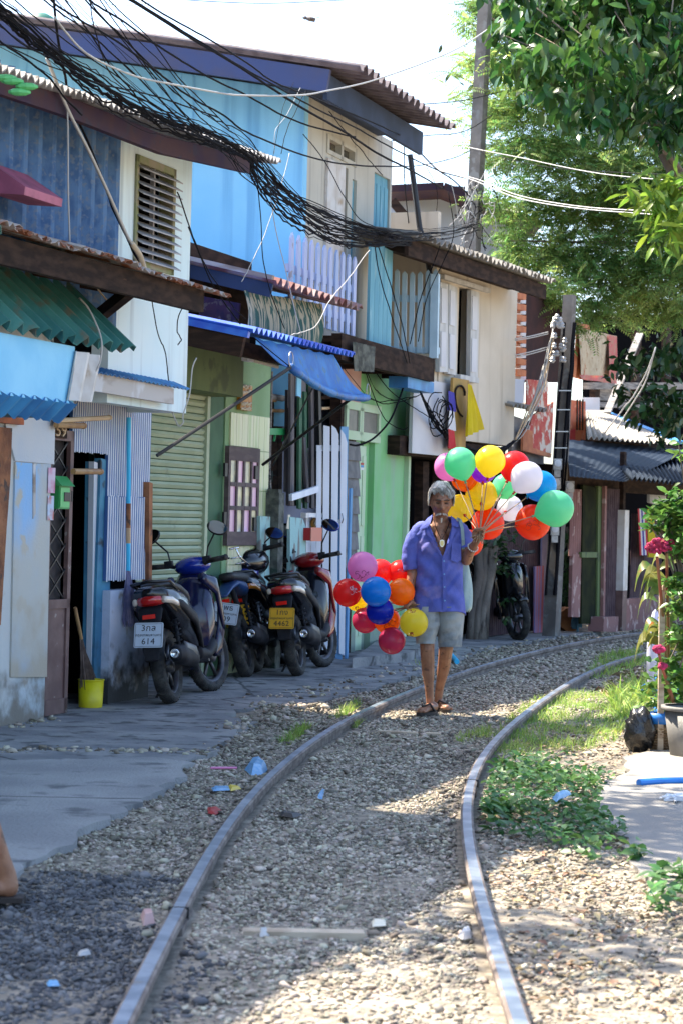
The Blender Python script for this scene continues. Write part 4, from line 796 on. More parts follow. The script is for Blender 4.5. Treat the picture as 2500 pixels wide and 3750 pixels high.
mb = MB(); ellip(mb, A.P(dd[0]+.07, cD2-.0, .98), (.03, .03, .03), su=10, sv=6); obj('knob', mb, M['chrome'], dr, True)
mb = MB(); fbox(mb, A, dd[1]-.2, dd[1]-.005, cD2-.11, cD2-.06, 0, dd[3]); obj('door_side', mb, M['green_bright'], h)
for y, m_ in ((1694, 'red_box'), (1703, 'strip_blue'), (1712, 'white')): mb = MB(); rbox(mb, A, (1320, y), (1331, y+9), cD2-.015, .003); obj('flag_sticker', mb, M[m_], dr)
z_ = dd[3]-.02; k = 0
while z_ > .9:
    mb = MB(); hexa(mb, [A.P(s_l-.3, cD2, z_-.19), A.P(dd[0]-.06, cD2, z_-.19), A.P(dd[0]-.06, cD2+.035, z_-.19), A.P(s_l-.3, cD2+.035, z_-.19), A.P(s_l-.3, cD2, z_), A.P(dd[0]-.06, cD2, z_), A.P(dd[0]-.06, cD2+.012, z_), A.P(s_l-.3, cD2+.012, z_)]); obj('shingle', mb, M['shingle'], h); z_ -= .178; k += 1
mb = MB(); fbox(mb, A, S_(1240, 1900, cD2), dd[0]-.05, cD2-.12, cD2-.001, 0, 2.9); obj('side_wall', mb, M['dark_wood'], h)
mb = MB(); prism(mb, [G(1290, 2412, .1), G(1500, 2390, .1), G(1640, 2330, .1), G(1400, 2330, .1)], (0, 0, -.1)); struct('step', mb, M['concrete_old'])
# green roof tank far behind
mb = MB(); ellip(mb, at(150, 108, 25), (.2, .2, .19)); one('water_tank', mb, mat('tank_green', (.01, .12, .08), rough=.5), 'dark green round water tank peeking over the long roof', 'tank', smooth=True)
# ================================================================== cream house, far house, shacks on the right
mk('cream_wall', (.6, .53, .43), (.54, .47, .37), sc=1.6, rough=.8, bump=.15, c3=(.4, .34, .26), c3sc=(6, 6, .45), c3rng=(.52, .74)); mk('white_wall', (.6, .6, .62), (.54, .54, .57), sc=2, rough=.8)
mk('shutter_white', (.55, .55, .54), (.44, .44, .43), sc=(8, 8, 2), rough=.8); mk('cement_roof', (.24, .225, .2), (.31, .285, .25), sc=5, c3=(.2, .19, .18), c3sc=8, c3rng=(.58, .68), rough=.9); mk('far_white', (.6, .63, .7), (.55, .58, .66), sc=2, rough=.8)
mk('sign_board', (.4, .25, .07), (.28, .16, .05), sc=(5, 5, 1.5), rough=.8); mk('flag_yellow', (.7, .56, .01), (.62, .48, .02), sc=4, rough=.8, transl=.25); mk('flag_red', (.55, .03, .04), rough=.8, transl=.2); mk('flag_white', (.7, .7, .72), rough=.8, transl=.2); mk('flag_blue', (.06, .05, .35), rough=.8, transl=.2)
mk('orange_block', (.55, .2, .09), (.45, .15, .07), sc=8, rough=.85); mk('banner_orange', (.5, .1, .02), (.38, .06, .02), sc=5, c3=(.5, .2, .1), c3sc=9, rough=.7); mk('banner_red', (.45, .04, .03), (.5, .16, .1), sc=7, c3=(.6, .5, .42), c3sc=8, c3rng=(.52, .56), rough=.7)
mk('towel', (.5, .42, .29), (.42, .33, .22), sc=8, c3=(.3, .17, .09), c3sc=10, c3rng=(.58, .66), rough=.95); mk('towel_rose', (.5, .12, .12), (.4, .2, .15), sc=12, rough=.95)
mk('pink_wall', (.26, .13, .12), (.2, .095, .09), sc=3, c3=(.42, .3, .28), c3sc=6, rough=.85); mk('purple_sheet', (.065, .042, .05), (.1, .068, .075), sc=5, rough=.7, spec=.12); mk('lavender', (.25, .25, .42), (.32, .32, .48), sc=4, rough=.7); mk('red_blue', (.4, .1, .1), (.2, .18, .36), sc=(30, 30, .4), rng=(.46, .54), rough=.7)
mk('moss_door', (.012, .016, .009), (.025, .03, .011), sc=5, rough=.9, spec=.12); mk('tarp_navy', (.01, .018, .032), (.016, .026, .045), sc=5, rough=.7, spec=.12); mk('post_concrete', (.12, .11, .1), (.18, .165, .15), sc=5, c3=(.2, .2, .19), c3sc=8, rough=.9, bump=.3); mk('bark_grey', (.13, .11, .095), (.24, .21, .18), sc=(5, 5, 1.6), c3=(.06, .05, .045), c3sc=(9, 9, 2.5), rough=.95, bump=1.5, bsc=18)  # shack door, tin, wall and tarp tones lowered in place of tree shade
mk('wall_far', (.25, .23, .22), (.16, .15, .15), sc=3, rough=.9)
cK = -8.65
h = thing('cream_house', 'cream plastered house with wooden shutters and corrugated cement roof', 'house', B.P(24, cK, 0))
def Sb(x, y, c): return B.sz(x, y, c)[0]
def Zb(x, y, c): return B.sz(x, y, c)[1]
sa, sb = Sb(1612, 1100, cK), Sb(1890, 1200, cK); zb = Zb(1873, 1634, cK); zt = 4.3
wo = (Sb(1676, 1200, cK), Sb(1722, 1200, cK), Zb(1700, 1378, cK), Zb(1690, 1052, cK))
mb = MB(); wallholes(mb, B, sa, sb, zb, zt, [wo], cK, .12); obj('wall', mb, M['cream_wall'], h)
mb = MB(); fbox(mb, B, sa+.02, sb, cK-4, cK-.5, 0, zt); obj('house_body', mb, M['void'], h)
mb = MB(); fbox(mb, B, sb-.08, sb, cK-4, cK-.13, zb, zt); obj('end_wall', mb, M['cream_wall'], h)
mb = MB(); fbox(mb, B, sa-.09, sa, cK-4, cK-.02, 2.2, zt+.4); obj('side_wall', mb, M['cream_wall'], h)
mb = MB(); fbox(mb, B, Sb(1505, 1500, cK), Sb(1646, 1600, cK), cK-.02, cK+.02, Zb(1640, 1672, cK), Zb(1640, 1405, cK)); obj('lower_panel', mb, M['white_wall'], h)
for q in ([(1611, 1032), (1640, 1040), (1638, 1362), (1608, 1362)], [(1643, 1040), (1672, 1052), (1668, 1374), (1640, 1368)], [(1724, 1062), (1754, 1070), (1748, 1382), (1720, 1380)]):
    mb = MB(); fpoly(mb, B, q, cK+.07, .05); sh = obj('shutter', mb, M['shutter_white'], h)
    for f0, f1 in ((.06, .45), (.55, .94)):
        a, b, c, d = [Vector((*p, 0)) for p in q]
        def bl(u, v): return ((a*(1-u)+b*u)*(1-v)+(d*(1-u)+c*u)*v)
        pts = [bl(.2, f0), bl(.8, f0), bl(.8, f1), bl(.2, f1)]; mb = MB(); fpoly(mb, B, [(p.x, p.y) for p in pts], cK+.082, .012); obj('shutter_panel', mb, M['white_wall'], sh)
mb = MB(); fbox(mb, B, wo[0]-.6, wo[1]+.5, cK, cK+.05, wo[3]+.02, wo[3]+.07); obj('window_head', mb, M['shutter_white'], h)
mb = MB(); fbox(mb, B, wo[0]-.1, wo[1]+.1, cK, cK+.08, wo[2]-.06, wo[2]); obj('sill', mb, M['shutter_white'], h)
E0, E1 = B.sz(1640, 900, -8.08), B.sz(2030, 1030, -8.08); ze = (E0[1]+E1[1])/2; sl = E0[0]-.9
mb = MB(); corr(mb, B.P(sl, cK-3.2, ze+.5), B.P(E1[0], cK-3.2, ze+.5), B.P(sl, -8.08, ze), B.P(E1[0], -8.08, ze), 32, .03, .01, 6, 1, jit=.015); obj('roof', mb, M['cement_roof'], h)
mb = MB(); fbox(mb, B, sl+.05, E1[0], -8.22, -8.18, ze-.2, ze-.035); obj('eave_board', mb, M['dark_wood'], h)
mb = MB(); fbox(mb, B, sl+.05, E1[0], cK+.001, -8.22, ze-.08, ze-.05); obj('soffit', mb, M['dark_wood'], h)
for k in range(6): s_ = sl+.3+k*.75; mb = MB(); bar(mb, B.P(s_, -8.23, ze-.13), B.P(s_, cK, ze-.02), .05, .09); obj('rafter', mb, M['dark_wood'], h)
mb = MB(); fbox(mb, B, 21.6, 24.2, cK-1.3, cK-1.2, 0, 2.6); obj('lower_back', mb, M['cream_wall'], h)
for x in (1560, 1625, 1660): mb = MB(); fpoly(mb, B, [(x-12, 1690), (x+10, 1690), (x+4, 2330), (x-18, 2330)], cK-.3, .1); obj('lower_post', mb, M['dark_wood'], h)
mb = MB(); fbox(mb, B, 22.0, 25.4, cK-.6, cK-.05, zb-.22, zb-.02); obj('floor_beam', mb, M['dark_wood'], h)
mb = MB(); lathe(mb, [(.001, 1.25), (.05, 1.1), (.1, .75), (.13, .3), (.13, 0)], B.W(1515, 2385, cK-.25)); one('covered_parasol', mb, M['dark_wood'], 'folded dark parasol cover standing beside the green corner', 'parasol', smooth=True)
mb = MB(); fpoly(mb, B, [(1658, 1382), (1716, 1392), (1702, 1650), (1648, 1650)], cK+.12, .03); sg = one('wooden_sign', mb, M['sign_board'], 'yellowed wooden board hanging beneath the shuttered window', 'sign')
mb = MB(); tube(mb, [B.W(1665+18*(1+cos(t)), 1440-28*sin(t)+(60 if i > 8 else 0)*(i-8)/6, cK+.135) for i, t in enumerate([i*pi/8-.3 for i in range(15)])], .012, 5); obj('painted_curl', mb, M['dark_wood'], sg)
def cloth(px4, fr, c, nu, nv, amp, m_, nm, lab, cat_, grp=None, waves=3, parent=None):
    a, b, cc, d = [fr.W(x, y, c) for x, y in px4]; mb = MB()
    for j in range(nv+1):
        for i in range(nu+1):
            u, v = i/nu, j/nv; mb.v.append(tuple((a*(1-u)+b*u)*(1-v)+(d*(1-u)+cc*u)*v+fr.n*amp*sin(u*waves*2*pi+v*2)*(.3+.7*v)))
    mb.f = [(j*(nu+1)+i, j*(nu+1)+i+1, (j+1)*(nu+1)+i+1, (j+1)*(nu+1)+i) for j in range(nv) for i in range(nu)]
    if parent: return obj(nm, mb, M[m_], parent, True)
    return one(nm, mb, M[m_], lab, cat_, grp, True)
cloth([(1712, 1405), (1726, 1412), (1764, 1572), (1702, 1600)], B, cK+.25, 14, 10, .03, 'flag_yellow', 'flag', 'yellow flag hanging right of the wooden board', 'flag', 'flags')
tf = thing('flag', 'striped national flag hanging left of the wooden board', 'flag', B.W(1645, 1640, cK+.2), 'flags')
for k, m_ in enumerate(('flag_blue', 'flag_white', 'flag_red')):
    y0, y1 = 1430+70*k, 1500+70*k; cloth([(1640, y0), (1662, y0+8), (1664, y1+8), (1638, y1)], B, cK+.2, 8, 4, .015, m_, 'stripe', '', '', parent=tf)
# far white house
h = thing('far_house', 'white gabled house far behind the wires', 'house', (at(1650, 900, 33).x, 33, 0))
E_ = lambda x, y: at(x, y, 33)
mb = MB(); prism(mb, [E_(1420, 732), E_(1610, 722), E_(1930, 850), E_(1930, 1150), E_(1420, 1150)], (0, .3, 0)); obj('wall', mb, M['far_white'], h)
mb = MB()
for a, b in (((1425, 725), (1612, 716)), ((1612, 716), (1960, 852))): bar(mb, E_(*a)+Vector((0, -.4, 0)), E_(*b)+Vector((0, -.4, 0)), 1.2, .1)
obj('roof', mb, M['fascia_purple'], h)
mb = MB(); bar(mb, E_(1500, 692)+Vector((0, .6, 0)), E_(1700, 700)+Vector((0, .6, 0)), 1.5, .1); obj('ridge', mb, M['fascia_violet'], h)
mb = MB(); bar(mb, at(1435, 735, 27), at(1532, 852, 27), .1, .1); one('eave_strut', mb, M['dark_wood'], 'dark diagonal strut in front of the far white gable', 'strut')
# orange block house
h = thing('orange_house', 'dark open house with orange ventilation blocks and murals behind the pole', 'house', B.P(26.6, -9, 0))
s0 = sb+.02
for k in range(8):
    y = 1075+k*40; mb = MB(); fpoly(mb, B, [(1893, y-5), (1926, y+1), (1925, y+23), (1892, y+17)], cK-.05, .16); obj('vent_block', mb, M['orange_block'], h)
    mb = MB(); fpoly(mb, B, [(1905, y+18), (1925, y+22), (1924, y+36), (1904, y+32)], cK-.12, .1); obj('vent_gap', mb, M['white_wall'], h)
mb = MB(); fpoly(mb, B, [(1926, 1060), (2060, 1100), (2060, 1400), (1922, 1400)], cK-.6, .1); obj('dark_room', mb, mat('maroon', (.03, .01, .012), (.05, .015, .015), sc=4, rough=.9), h)
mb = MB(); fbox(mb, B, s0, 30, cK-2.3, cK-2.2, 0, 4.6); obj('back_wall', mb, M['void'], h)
mb = MB(); fpoly(mb, B, [(1875, 1385), (1920, 1390), (1916, 1476), (1874, 1474)], cK-.02, .05); obj('pale_panel', mb, M['far_white'], h)
q0, q1 = B.sz(1876, 1484, cK+.1), B.sz(2000, 1512, cK+.1)
mb = MB(); corr(mb, B.P(q0[0], cK-.8, q0[1]+.22), B.P(q1[0], cK-.8, q0[1]+.22), B.P(q0[0], cK+.1, q0[1]), B.P(q1[0], cK+.1, q0[1]), 9, .025, .008, 6); obj('porch_roof', mb, M['cement_roof'], h)
mb = MB(); fpoly(mb, B, [(1874, 1520), (1990, 1560), (1990, 1700), (1872, 1690)], cK-.05, .05); obj('grey_panel', mb, M['wall_far'], h)
for px, m_, lab in (([(1930, 1388), (2005, 1396), (2003, 1510), (1928, 1505)], 'banner_red', 'red picture banner above the small cement porch roof'), ([(1950, 1520), (2026, 1470), (2018, 1660), (1916, 1640)], 'banner_red', 'faded picture mural below the small porch roof')):
    mb = MB(); fpoly(mb, B, px, cK+.02, .02); one('banner', mb, M[m_], lab, 'banner', 'banners by the far pole')
mb = MB(); fpoly(mb, B, [(1914, 1565), (1950, 1580), (1950, 1640), (2018, 1662), (2016, 1676), (1914, 1650)], cK+.06, .03); obj('mural_frame', mb, M['orange_block'], h)
# right shack complex
cS = -8.1
h = thing('brown_shack', 'dark brown tin shack with blue tarp roof and white concrete post', 'shack', B.P(28, cS, 0))
P_ = lambda x, y, c=cS: B.W(x, y, c)
mb = MB(); fbox(mb, B, 26.9, 70, cS-2.5, cS-2.4, 0, 2.25); obj('back_wall', mb, M['void'], h)
def panel(nm, px, m_, c, t=.04): mb = MB(); fpoly(mb, B, px, c, t); return obj(nm, mb, M[m_], h)
def cpanel(nm, x0, x1, y0, y1, n, m_, c, amp=.012):
    a, b = Sb(x0, (y0+y1)/2, c), Sb(x1, (y0+y1)/2, c); mb = MB(); corr(mb, B.P(a, c, Zb(x0, y0, c)), B.P(b, c, Zb(x0, y0, c)), B.P(a, c, Zb(x1, y1, c)), B.P(b, c, Zb(x1, y1, c)), n, amp, .003, 6); return obj(nm, mb, M[m_], h)
panel('moss_door', [(2134, 1775), (2214, 1790), (2210, 2285), (2128, 2285)], 'moss_door', cS-.02)
panel('door_bar', [(2130, 2022), (2212, 2022), (2212, 2042), (2130, 2042)], 'green_olive', cS)
panel('door_stile', [(2190, 1780), (2214, 1785), (2208, 2280), (2186, 2280)], 'green_olive', cS+.004)
cpanel('tin_panel', 2216, 2280, 1788, 2262, 9, 'purple_sheet', cS+.02)
panel('tin_frame', [(2215, 1780), (2222, 1780), (2214, 2265), (2207, 2265)], 'pink_wall', cS+.05)
cpanel('tin_panel', 2085, 2132, 1790, 2035, 6, 'pink_wall', cS-.05)
panel('pink_panel', [(2096, 2030), (2128, 2030), (2122, 2260), (2090, 2260)], 'pink_wall', cS-.03)
panel('pink_block', [(2211, 2260), (2264, 2258), (2262, 2314), (2208, 2314)], 'pink_wall', cS+.15, .2)
cpanel('tin_panel', 2308, 2420, 1880, 2200, 14, 'purple_sheet', cS-.15)
panel('low_wall', [(2292, 2195), (2520, 2170), (2520, 2300), (2290, 2312)], 'pink_wall', cS-.05, .1)
panel('lintel', [(2080, 1690), (2520, 1780), (2520, 1820), (2080, 1790)], 'dark_wood', cS-.1)
panel('patterned_panel', [(2380, 1770), (2440, 1790), (2436, 1860), (2378, 1840)], 'shutter_white', cS-.3)
cO = cS+.12
mb = MB(); s_ = Sb(2292, 2000, cO); z_ = Zb(2292, 1868, cO); fbox(mb, B, s_-.1, s_+.1, cO-.14, cO, .52, z_); obj('white_post', mb, M['sheet_white'], h)
mb = MB(); fbox(mb, B, s_-.1, s_+.1, cO-.138, cO-.002, 0, .519); obj('post_foot', mb, M['brown_metal'], h)
mb = MB(); fbox(mb, B, s_-.05, s_+.05, cO-.1, cO-.04, z_, 2.3); obj('post_top', mb, M['dark_wood'], h)
# roofs of the shack
rA, rB = B.sz(2075, 1672, cS+.6), B.sz(2330, 1755, cS+.9)
mb = MB(); corr(mb, P_(2070, 1610, cS-1.2), P_(2520, 1650, cS-1.2), P_(2085, 1745, cS+.7), P_(2290, 1765, cS+.7), 14, .005, .006, 4); obj('tarp_roof', mb, M['tarp_navy'], h)
mb = MB(); corr(mb, P_(2200, 1640, cS-1.4), P_(2620, 1690, cS-1.4), P_(2310, 1752, cS+.8), P_(2640, 1790, cS+.8), 22, .025, .008, 6); obj('tin_roof', mb, M['tarp_navy'], h)
hr = thing('cement_roof_house', 'low house with pale corrugated cement roof behind the shack', 'house', B.P(30, -10, 0))
mb = MB(); corr(mb, P_(2143, 1506, cS-2.6), P_(2215, 1508, cS-2.6), P_(2149, 1604, cS-.9), P_(2485, 1628, cS-.9), 19, .02, .01, 6, jit=.02); obj('roof', mb, M['cement_roof'], hr)
mb = MB(); bar(mb, P_(2210, 1508, cS-2.58), P_(2488, 1620, cS-.88), .14, .05); obj('ridge_flashing', mb, M['strip_blue'], hr)
mb = MB(); fpoly(mb, B, [(2150, 1610), (2560, 1640), (2560, 1760), (2150, 1720)], cS-1.3, .1); obj('wall', mb, M['dark_wood'], hr)
# clutter upstairs behind the roof: timber frame, towel, banner, plank
hb = thing('timber_frame_house', 'dark timber frame house hung with washing behind the cement roof', 'house', B.P(31.5, -11, 0))
c2 = cS-3
for px in ([(2150, 1400), (2600, 1400), (2600, 1425), (2150, 1425)], [(2150, 1470), (2600, 1480), (2600, 1500), (2150, 1490)]): mb = MB(); fpoly(mb, B, px, c2, .08); obj('beam', mb, M['wood_grey'], hb)
for x in (2180, 2330, 2440): mb = MB(); fpoly(mb, B, [(x, 1180), (x+18, 1180), (x+14, 1620), (x-4, 1620)], c2-.1, .1); obj('post', mb, M['dark_wood'], hb)
mb = MB(); fpoly(mb, B, [(2150, 1150), (2700, 1150), (2700, 1650), (2150, 1650)], c2-1.6, .1); obj('back_wall', mb, M['void'], hb)
mb = MB(); fpoly(mb, B, [(2180, 1405), (2310, 1405), (2310, 1470), (2180, 1465)], c2-.2, .05); obj('grey_board', mb, M['wood_grey'], hb)
mb = MB(); fpoly(mb, B, [(2140, 1455), (2195, 1455), (2195, 1510), (2140, 1510)], c2+.2, .05); obj('tin_board', mb, M['far_white'], hb)
mb = MB(); bar(mb, P_(2342, 1222, c2+.4), P_(2222, 1512, c2+.6), .12, .04); one('leaning_plank', mb, M['wood_grey'], 'long grey plank leaning right of the hanging towel', 'plank')
tw = thing('towel', 'large beige towel with rose border hung under the feathery tree', 'towel', P_(2185, 1400, c2+.5))
cloth([(2118, 1200), (2258, 1230), (2252, 1378), (2118, 1372)], B, c2+.5, 20, 10, .04, 'towel', 'cloth', '', '', parent=tw, waves=2)
cloth([(2118, 1372), (2252, 1378), (2252, 1405), (2125, 1388)], B, c2+.5, 20, 3, .03, 'towel_rose', 'border', '', '', parent=tw, waves=2)
cloth([(2228, 1226), (2258, 1232), (2256, 1380), (2226, 1376)], B, c2+.54, 6, 6, .02, 'towel_rose', 'side_border', '', '', parent=tw, waves=2)
cloth([(2110, 1180), (2160, 1190), (2130, 1390), (2088, 1380)], B, c2+.45, 10, 8, .03, 'orange_block', 'hung_cloth', 'faded orange cloth hanging left of the beige towel', 'cloth')
bn = thing('banner', 'orange and red vertical banner right of the far pole', 'banner', P_(2110, 1668, c2+.9), 'banners by the far pole')
mb = MB(); fpoly(mb, B, [(2078, 1462), (2143, 1470), (2143, 1670), (2074, 1665)], c2+.9, .02); obj('sheet', mb, M['banner_orange'], bn)
mb = MB(); fpoly(mb, B, [(2080, 1580), (2106, 1570), (2106, 1650), (2078, 1646)], c2+.91, .01); obj('red_mark', mb, M['flag_red'], bn)
for x in (2112, 2122, 2132): mb = MB(); fpoly(mb, B, [(x, 1462), (x+4, 1462), (x+3, 1575), (x-1, 1575)], c2+.91, .01); obj('dark_stripe', mb, M['dark_wood'], bn)
tf = thing('flag', 'narrow national flag hung on the dark tin wall at the far right', 'flag', P_(2350, 2030, cS), 'flags')
for k, m_ in enumerate(('flag_red', 'flag_white', 'flag_blue', 'flag_white', 'flag_red')):
    x = 2334+k*6; cloth([(x, 1862), (x+6, 1864), (x+12, 2034), (x+6, 2032)], B, cS+.0, 2, 8, .01, m_, 'stripe', '', '', parent=tf)
cloth([(2368, 1864), (2394, 1868), (2396, 2042), (2370, 2040)], B, cS+.0, 6, 8, .02, 'flag_yellow', 'flag', 'yellow flag hung on the dark tin wall at the far right', 'flag', 'flags')
# tin fence left of the far pole
fn = thing('tin_fence', 'purplish corrugated tin fence beside the far concrete pole', 'fence', B.P(26, cK, 0))
a, b = B.sz(1800, 1960, cK), B.sz(1985, 2325, cK)
for k in range(3):
    x0 = a[0]+(b[0]-a[0])*k/3; x1 = a[0]+(b[0]-a[0])*(k+1)/3+.02; mb = MB(); corr(mb, B.P(x0, cK-.02+.012*(k % 2), 1.45), B.P(x1, cK-.02+.012*(k % 2), 1.45), B.P(x0, cK-.02+.012*(k % 2), .03), B.P(x1, cK-.02+.012*(k % 2), .03), 9, .014, .003, 6); obj('tin_sheet', mb, M['purple_sheet'], fn)
mb = MB(); fpoly(mb, B, [(1958, 2075), (1990, 2072), (1988, 2318), (1956, 2318)], cK+.08, .02); obj('striped_panel', mb, M['red_blue'], fn)
mb = MB(); fpoly(mb, B, [(1984, 1955), (2006, 1955), (1996, 2250), (1980, 2250)], cK+.05, .02); obj('lavender_panel', mb, M['lavender'], fn)
# concrete poles
def pole(lab, base, top, w_, d_, D=None):
    t = thing('utility_pole', lab, 'utility pole', base, 'concrete utility poles'); mb = MB(); b, e = Vector(base), Vector(top)
    vs = []
    for p, k in ((b, 1), (e, .75)):
        for x, y in ((-.5, -.5), (.5, -.5), (.5, .5), (-.5, .5)): q = Matrix.Rotation(-.55, 3, 'Z') @ Vector((x*w_*k, y*d_*k, 0)); vs.append(p+q)
    hexa(mb, vs); obj('shaft', mb, M['post_concrete'], t); return t
pb = G(2016, 2334); pt = at(2085, 1080, pb.y)
p2 = pole('concrete pole strapped with black cables and meter boxes', pb, pt, .17, .14)
for dx, r_ in ((-16, .016), (14, .024), (20, .014)):
    mb = MB(); tube(mb, [at(2012+dx*1.1+ (2085-2012)*f_, 2180+(1180-2180)*f_, pb.y-.12)+Vector((rnd.uniform(-.01, .01), 0, 0)) for f_ in [i/12 for i in range(13)]], r_, 6); obj('strapped_cable', mb, M['cable'], p2)
for y in (1430, 1500, 1580, 1640): f_ = (2180-y)/1000; mb = MB(); bar(mb, at(1990+73*f_, y, pb.y-.15), at(2036+73*f_, y, pb.y-.15), .008, .012); obj('strap', mb, M['steel'], p2)
mk('meter', (.45, .45, .45), (.3, .3, .3), sc=20, rough=.4, metal=.2)
for x, y in ((2040, 1700), (2085, 1782), (2036, 1770), (2030, 1940)):
    q = at(x, y, pb.y-.22); t = thing('electric_meter', {1700: 'topmost grey electric meter on the far pole', 1782: 'grey electric meter right of the far pole', 1770: 'grey electric meter just under the topmost one', 1940: 'lowest electric meter on the far pole, behind the balloons'}[y], 'meter', q, 'electric meters on the far pole')
    mb = MB(); box(mb, q, (.1, .08, .13)); box(mb, q-Vector((0, 0, .11)), (.075, .06, .08)); obj('case', mb, M['meter'], t)
    mb = MB(); lathe(mb, [(.042, 0), (.042, .03), (.001, .035)], q+Vector((0, -.04, .01)), 12, Matrix.Rotation(pi/2, 3, 'X')); obj('dial', mb, M['white'], t)
mb = MB(); rr = rnd
for _ in range(26):
    y = rr.uniform(1170, 1330); q = at(2030+rr.uniform(-12, 45), y, pb.y-.25); lathe(mb, [(.02, 0), (.034, .02), (.02, .035), (.03, .05), (.015, .07)], q, 7)
obj('insulators', mb, M['meter'], p2)['kind'] = 'stuff'
b1 = at(1700, 1900, 30.0); b1 = Vector((at(1712, 700, 30).x-.05, 30, 0)); pole('tall concrete pole rising behind the cement roof beside the sky', b1, at(1782, -120, 30)+Vector((0, 0, 0)), .2, .17)
# log end and pump by the far pole
q = G(2082, 2316); mb = MB(); tube(mb, [q+Vector((-.03, .35, .16)), q+Vector((.02, 0, .16))], .15, 16); t = one('log', mb, mat('log_end', (.3, .13, .05), (.2, .08, .03), sc=9, rough=.9), 'sawn log lying with its round end beside the far pole', 'log')
q = G(2103, 2318); mb = MB(); tube(mb, [q+Vector((0, 0, .05)), q+Vector((0, 0, .25))], .04, 8); box(mb, q+Vector((.02, 0, .12)), (.13, .1, .1)); tube(mb, [q+Vector((.03, -.06, 0)), q+Vector((.03, -.06, .2)), q+Vector((.08, -.06, .24))], .015, 6); one('water_pump', mb, M['teal_dark'], 'small teal water pump standing right of the log', 'pump')
# ================================================================== trees, weeds, potted plants
mk('leaf_feather', (.14, .26, .07), (.26, .36, .1), sc=.9, isl=.5, hue=.04, rough=.5, transl=.58); mk('leaf_big', (.03, .09, .02), (.075, .175, .034), sc=1.3, isl=.45, hue=.03, rough=.28, transl=.33); mk('leaf_lime', (.15, .27, .025), (.2, .32, .04), sc=2, isl=.3, hue=.03, rough=.4, transl=.5)
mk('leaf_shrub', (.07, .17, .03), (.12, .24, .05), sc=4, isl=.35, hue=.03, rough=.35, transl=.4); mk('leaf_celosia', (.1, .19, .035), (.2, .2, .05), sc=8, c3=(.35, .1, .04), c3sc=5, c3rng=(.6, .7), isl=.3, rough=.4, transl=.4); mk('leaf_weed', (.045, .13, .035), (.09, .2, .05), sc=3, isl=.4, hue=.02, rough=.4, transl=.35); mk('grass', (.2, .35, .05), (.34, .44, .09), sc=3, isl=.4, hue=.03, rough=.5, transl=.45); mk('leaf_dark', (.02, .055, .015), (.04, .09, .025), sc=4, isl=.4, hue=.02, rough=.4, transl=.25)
mk('bark', (.14, .11, .085), (.24, .2, .16), sc=(6, 6, 1.5), rough=.95, bump=1, bsc=30); mk('stem_red', (.3, .07, .04), (.2, .12, .05), sc=9, rough=.6); mk('celosia', (.5, .03, .12), (.38, .02, .07), sc=30, rough=.9, bump=1.5, bsc=90, isl=.35); mk('litter_leaf', (.3, .2, .1), (.42, .34, .24), sc=2, isl=.6, hue=.04, rough=.85)
def leafbase(n=3, w=.45, bend=.18, fold=.08):     # a leaf along +y, unit length: two columns of quads folded on the midrib
    v = []; f = []
    for i in range(n+1):
        t = i/n; ww = w*.5*(sin(pi*min(.97, t*.9+.06))**.8) if 0 < i < n else w*.06
        z = -bend*t*t; v += [(-ww, t, z+fold*ww*2), (0, t, z), (ww, t, z+fold*ww*2)]
    for i in range(n):
        a = i*3; f += [(a, a+1, a+4, a+3), (a+1, a+2, a+5, a+4)]
    return np.array(v), f
LV, LF = leafbase()
def frond(n=8, L=1.0, lw=.055, ll=.24):
    v = []; f = []
    for i in range(n):
        t = .12+.88*i/(n-1); l = ll*(1-.45*abs(t-.45)); z = -.25*t*t
        for sg in (-1, 1):
            o = len(v); v += [(0, t, z), (sg*l*.5, t+lw+.05, z-.02), (sg*l, t+.1, z-.07), (sg*l*.5, t-lw+.05, z-.02)]; f.append((o, o+1, o+2, o+3) if sg < 0 else (o+3, o+2, o+1, o))
    return np.array(v), f
def leaves(name, T, size, m, base=None, tilt=(-.9, .4), roll=.7, parent=None, az=None, kind='stuff', sv=.3):
    n = len(T); bv, bf = base or (LV, LF)
    Mx = rotm(nr.uniform(0, 2*pi, n) if az is None else az, nr.uniform(tilt[0], tilt[1], n), nr.normal(0, roll, n))*(size*nr.uniform(1-sv, 1+sv, n))[:, None, None]
    return batch(name, bv, bf, Mx, T, m, parent=parent, kind=kind)
def clumps(cl, D, dD, per, squash=.75):
    out = []
    for x, y, r, *k in cl:
        dens = k[0] if k else 1; c = np.array(at(x, y, D+rnd.uniform(-dD, dD))); R_ = r/F*D; n = int(per*dens*(r/100)**2)
        p = nr.normal(0, .55, (n, 3))*np.array([R_, R_*1.2, R_*squash]); out.append(c+p)
    return np.concatenate(out)
def inpoly(px, n):
    P = [G(*p) for p in px]; xs = [p.x for p in P]; ys = [p.y for p in P]
    x = nr.uniform(min(xs), max(xs), n); y = nr.uniform(min(ys), max(ys), n); k = inside(P, x, y); return x[k], y[k]
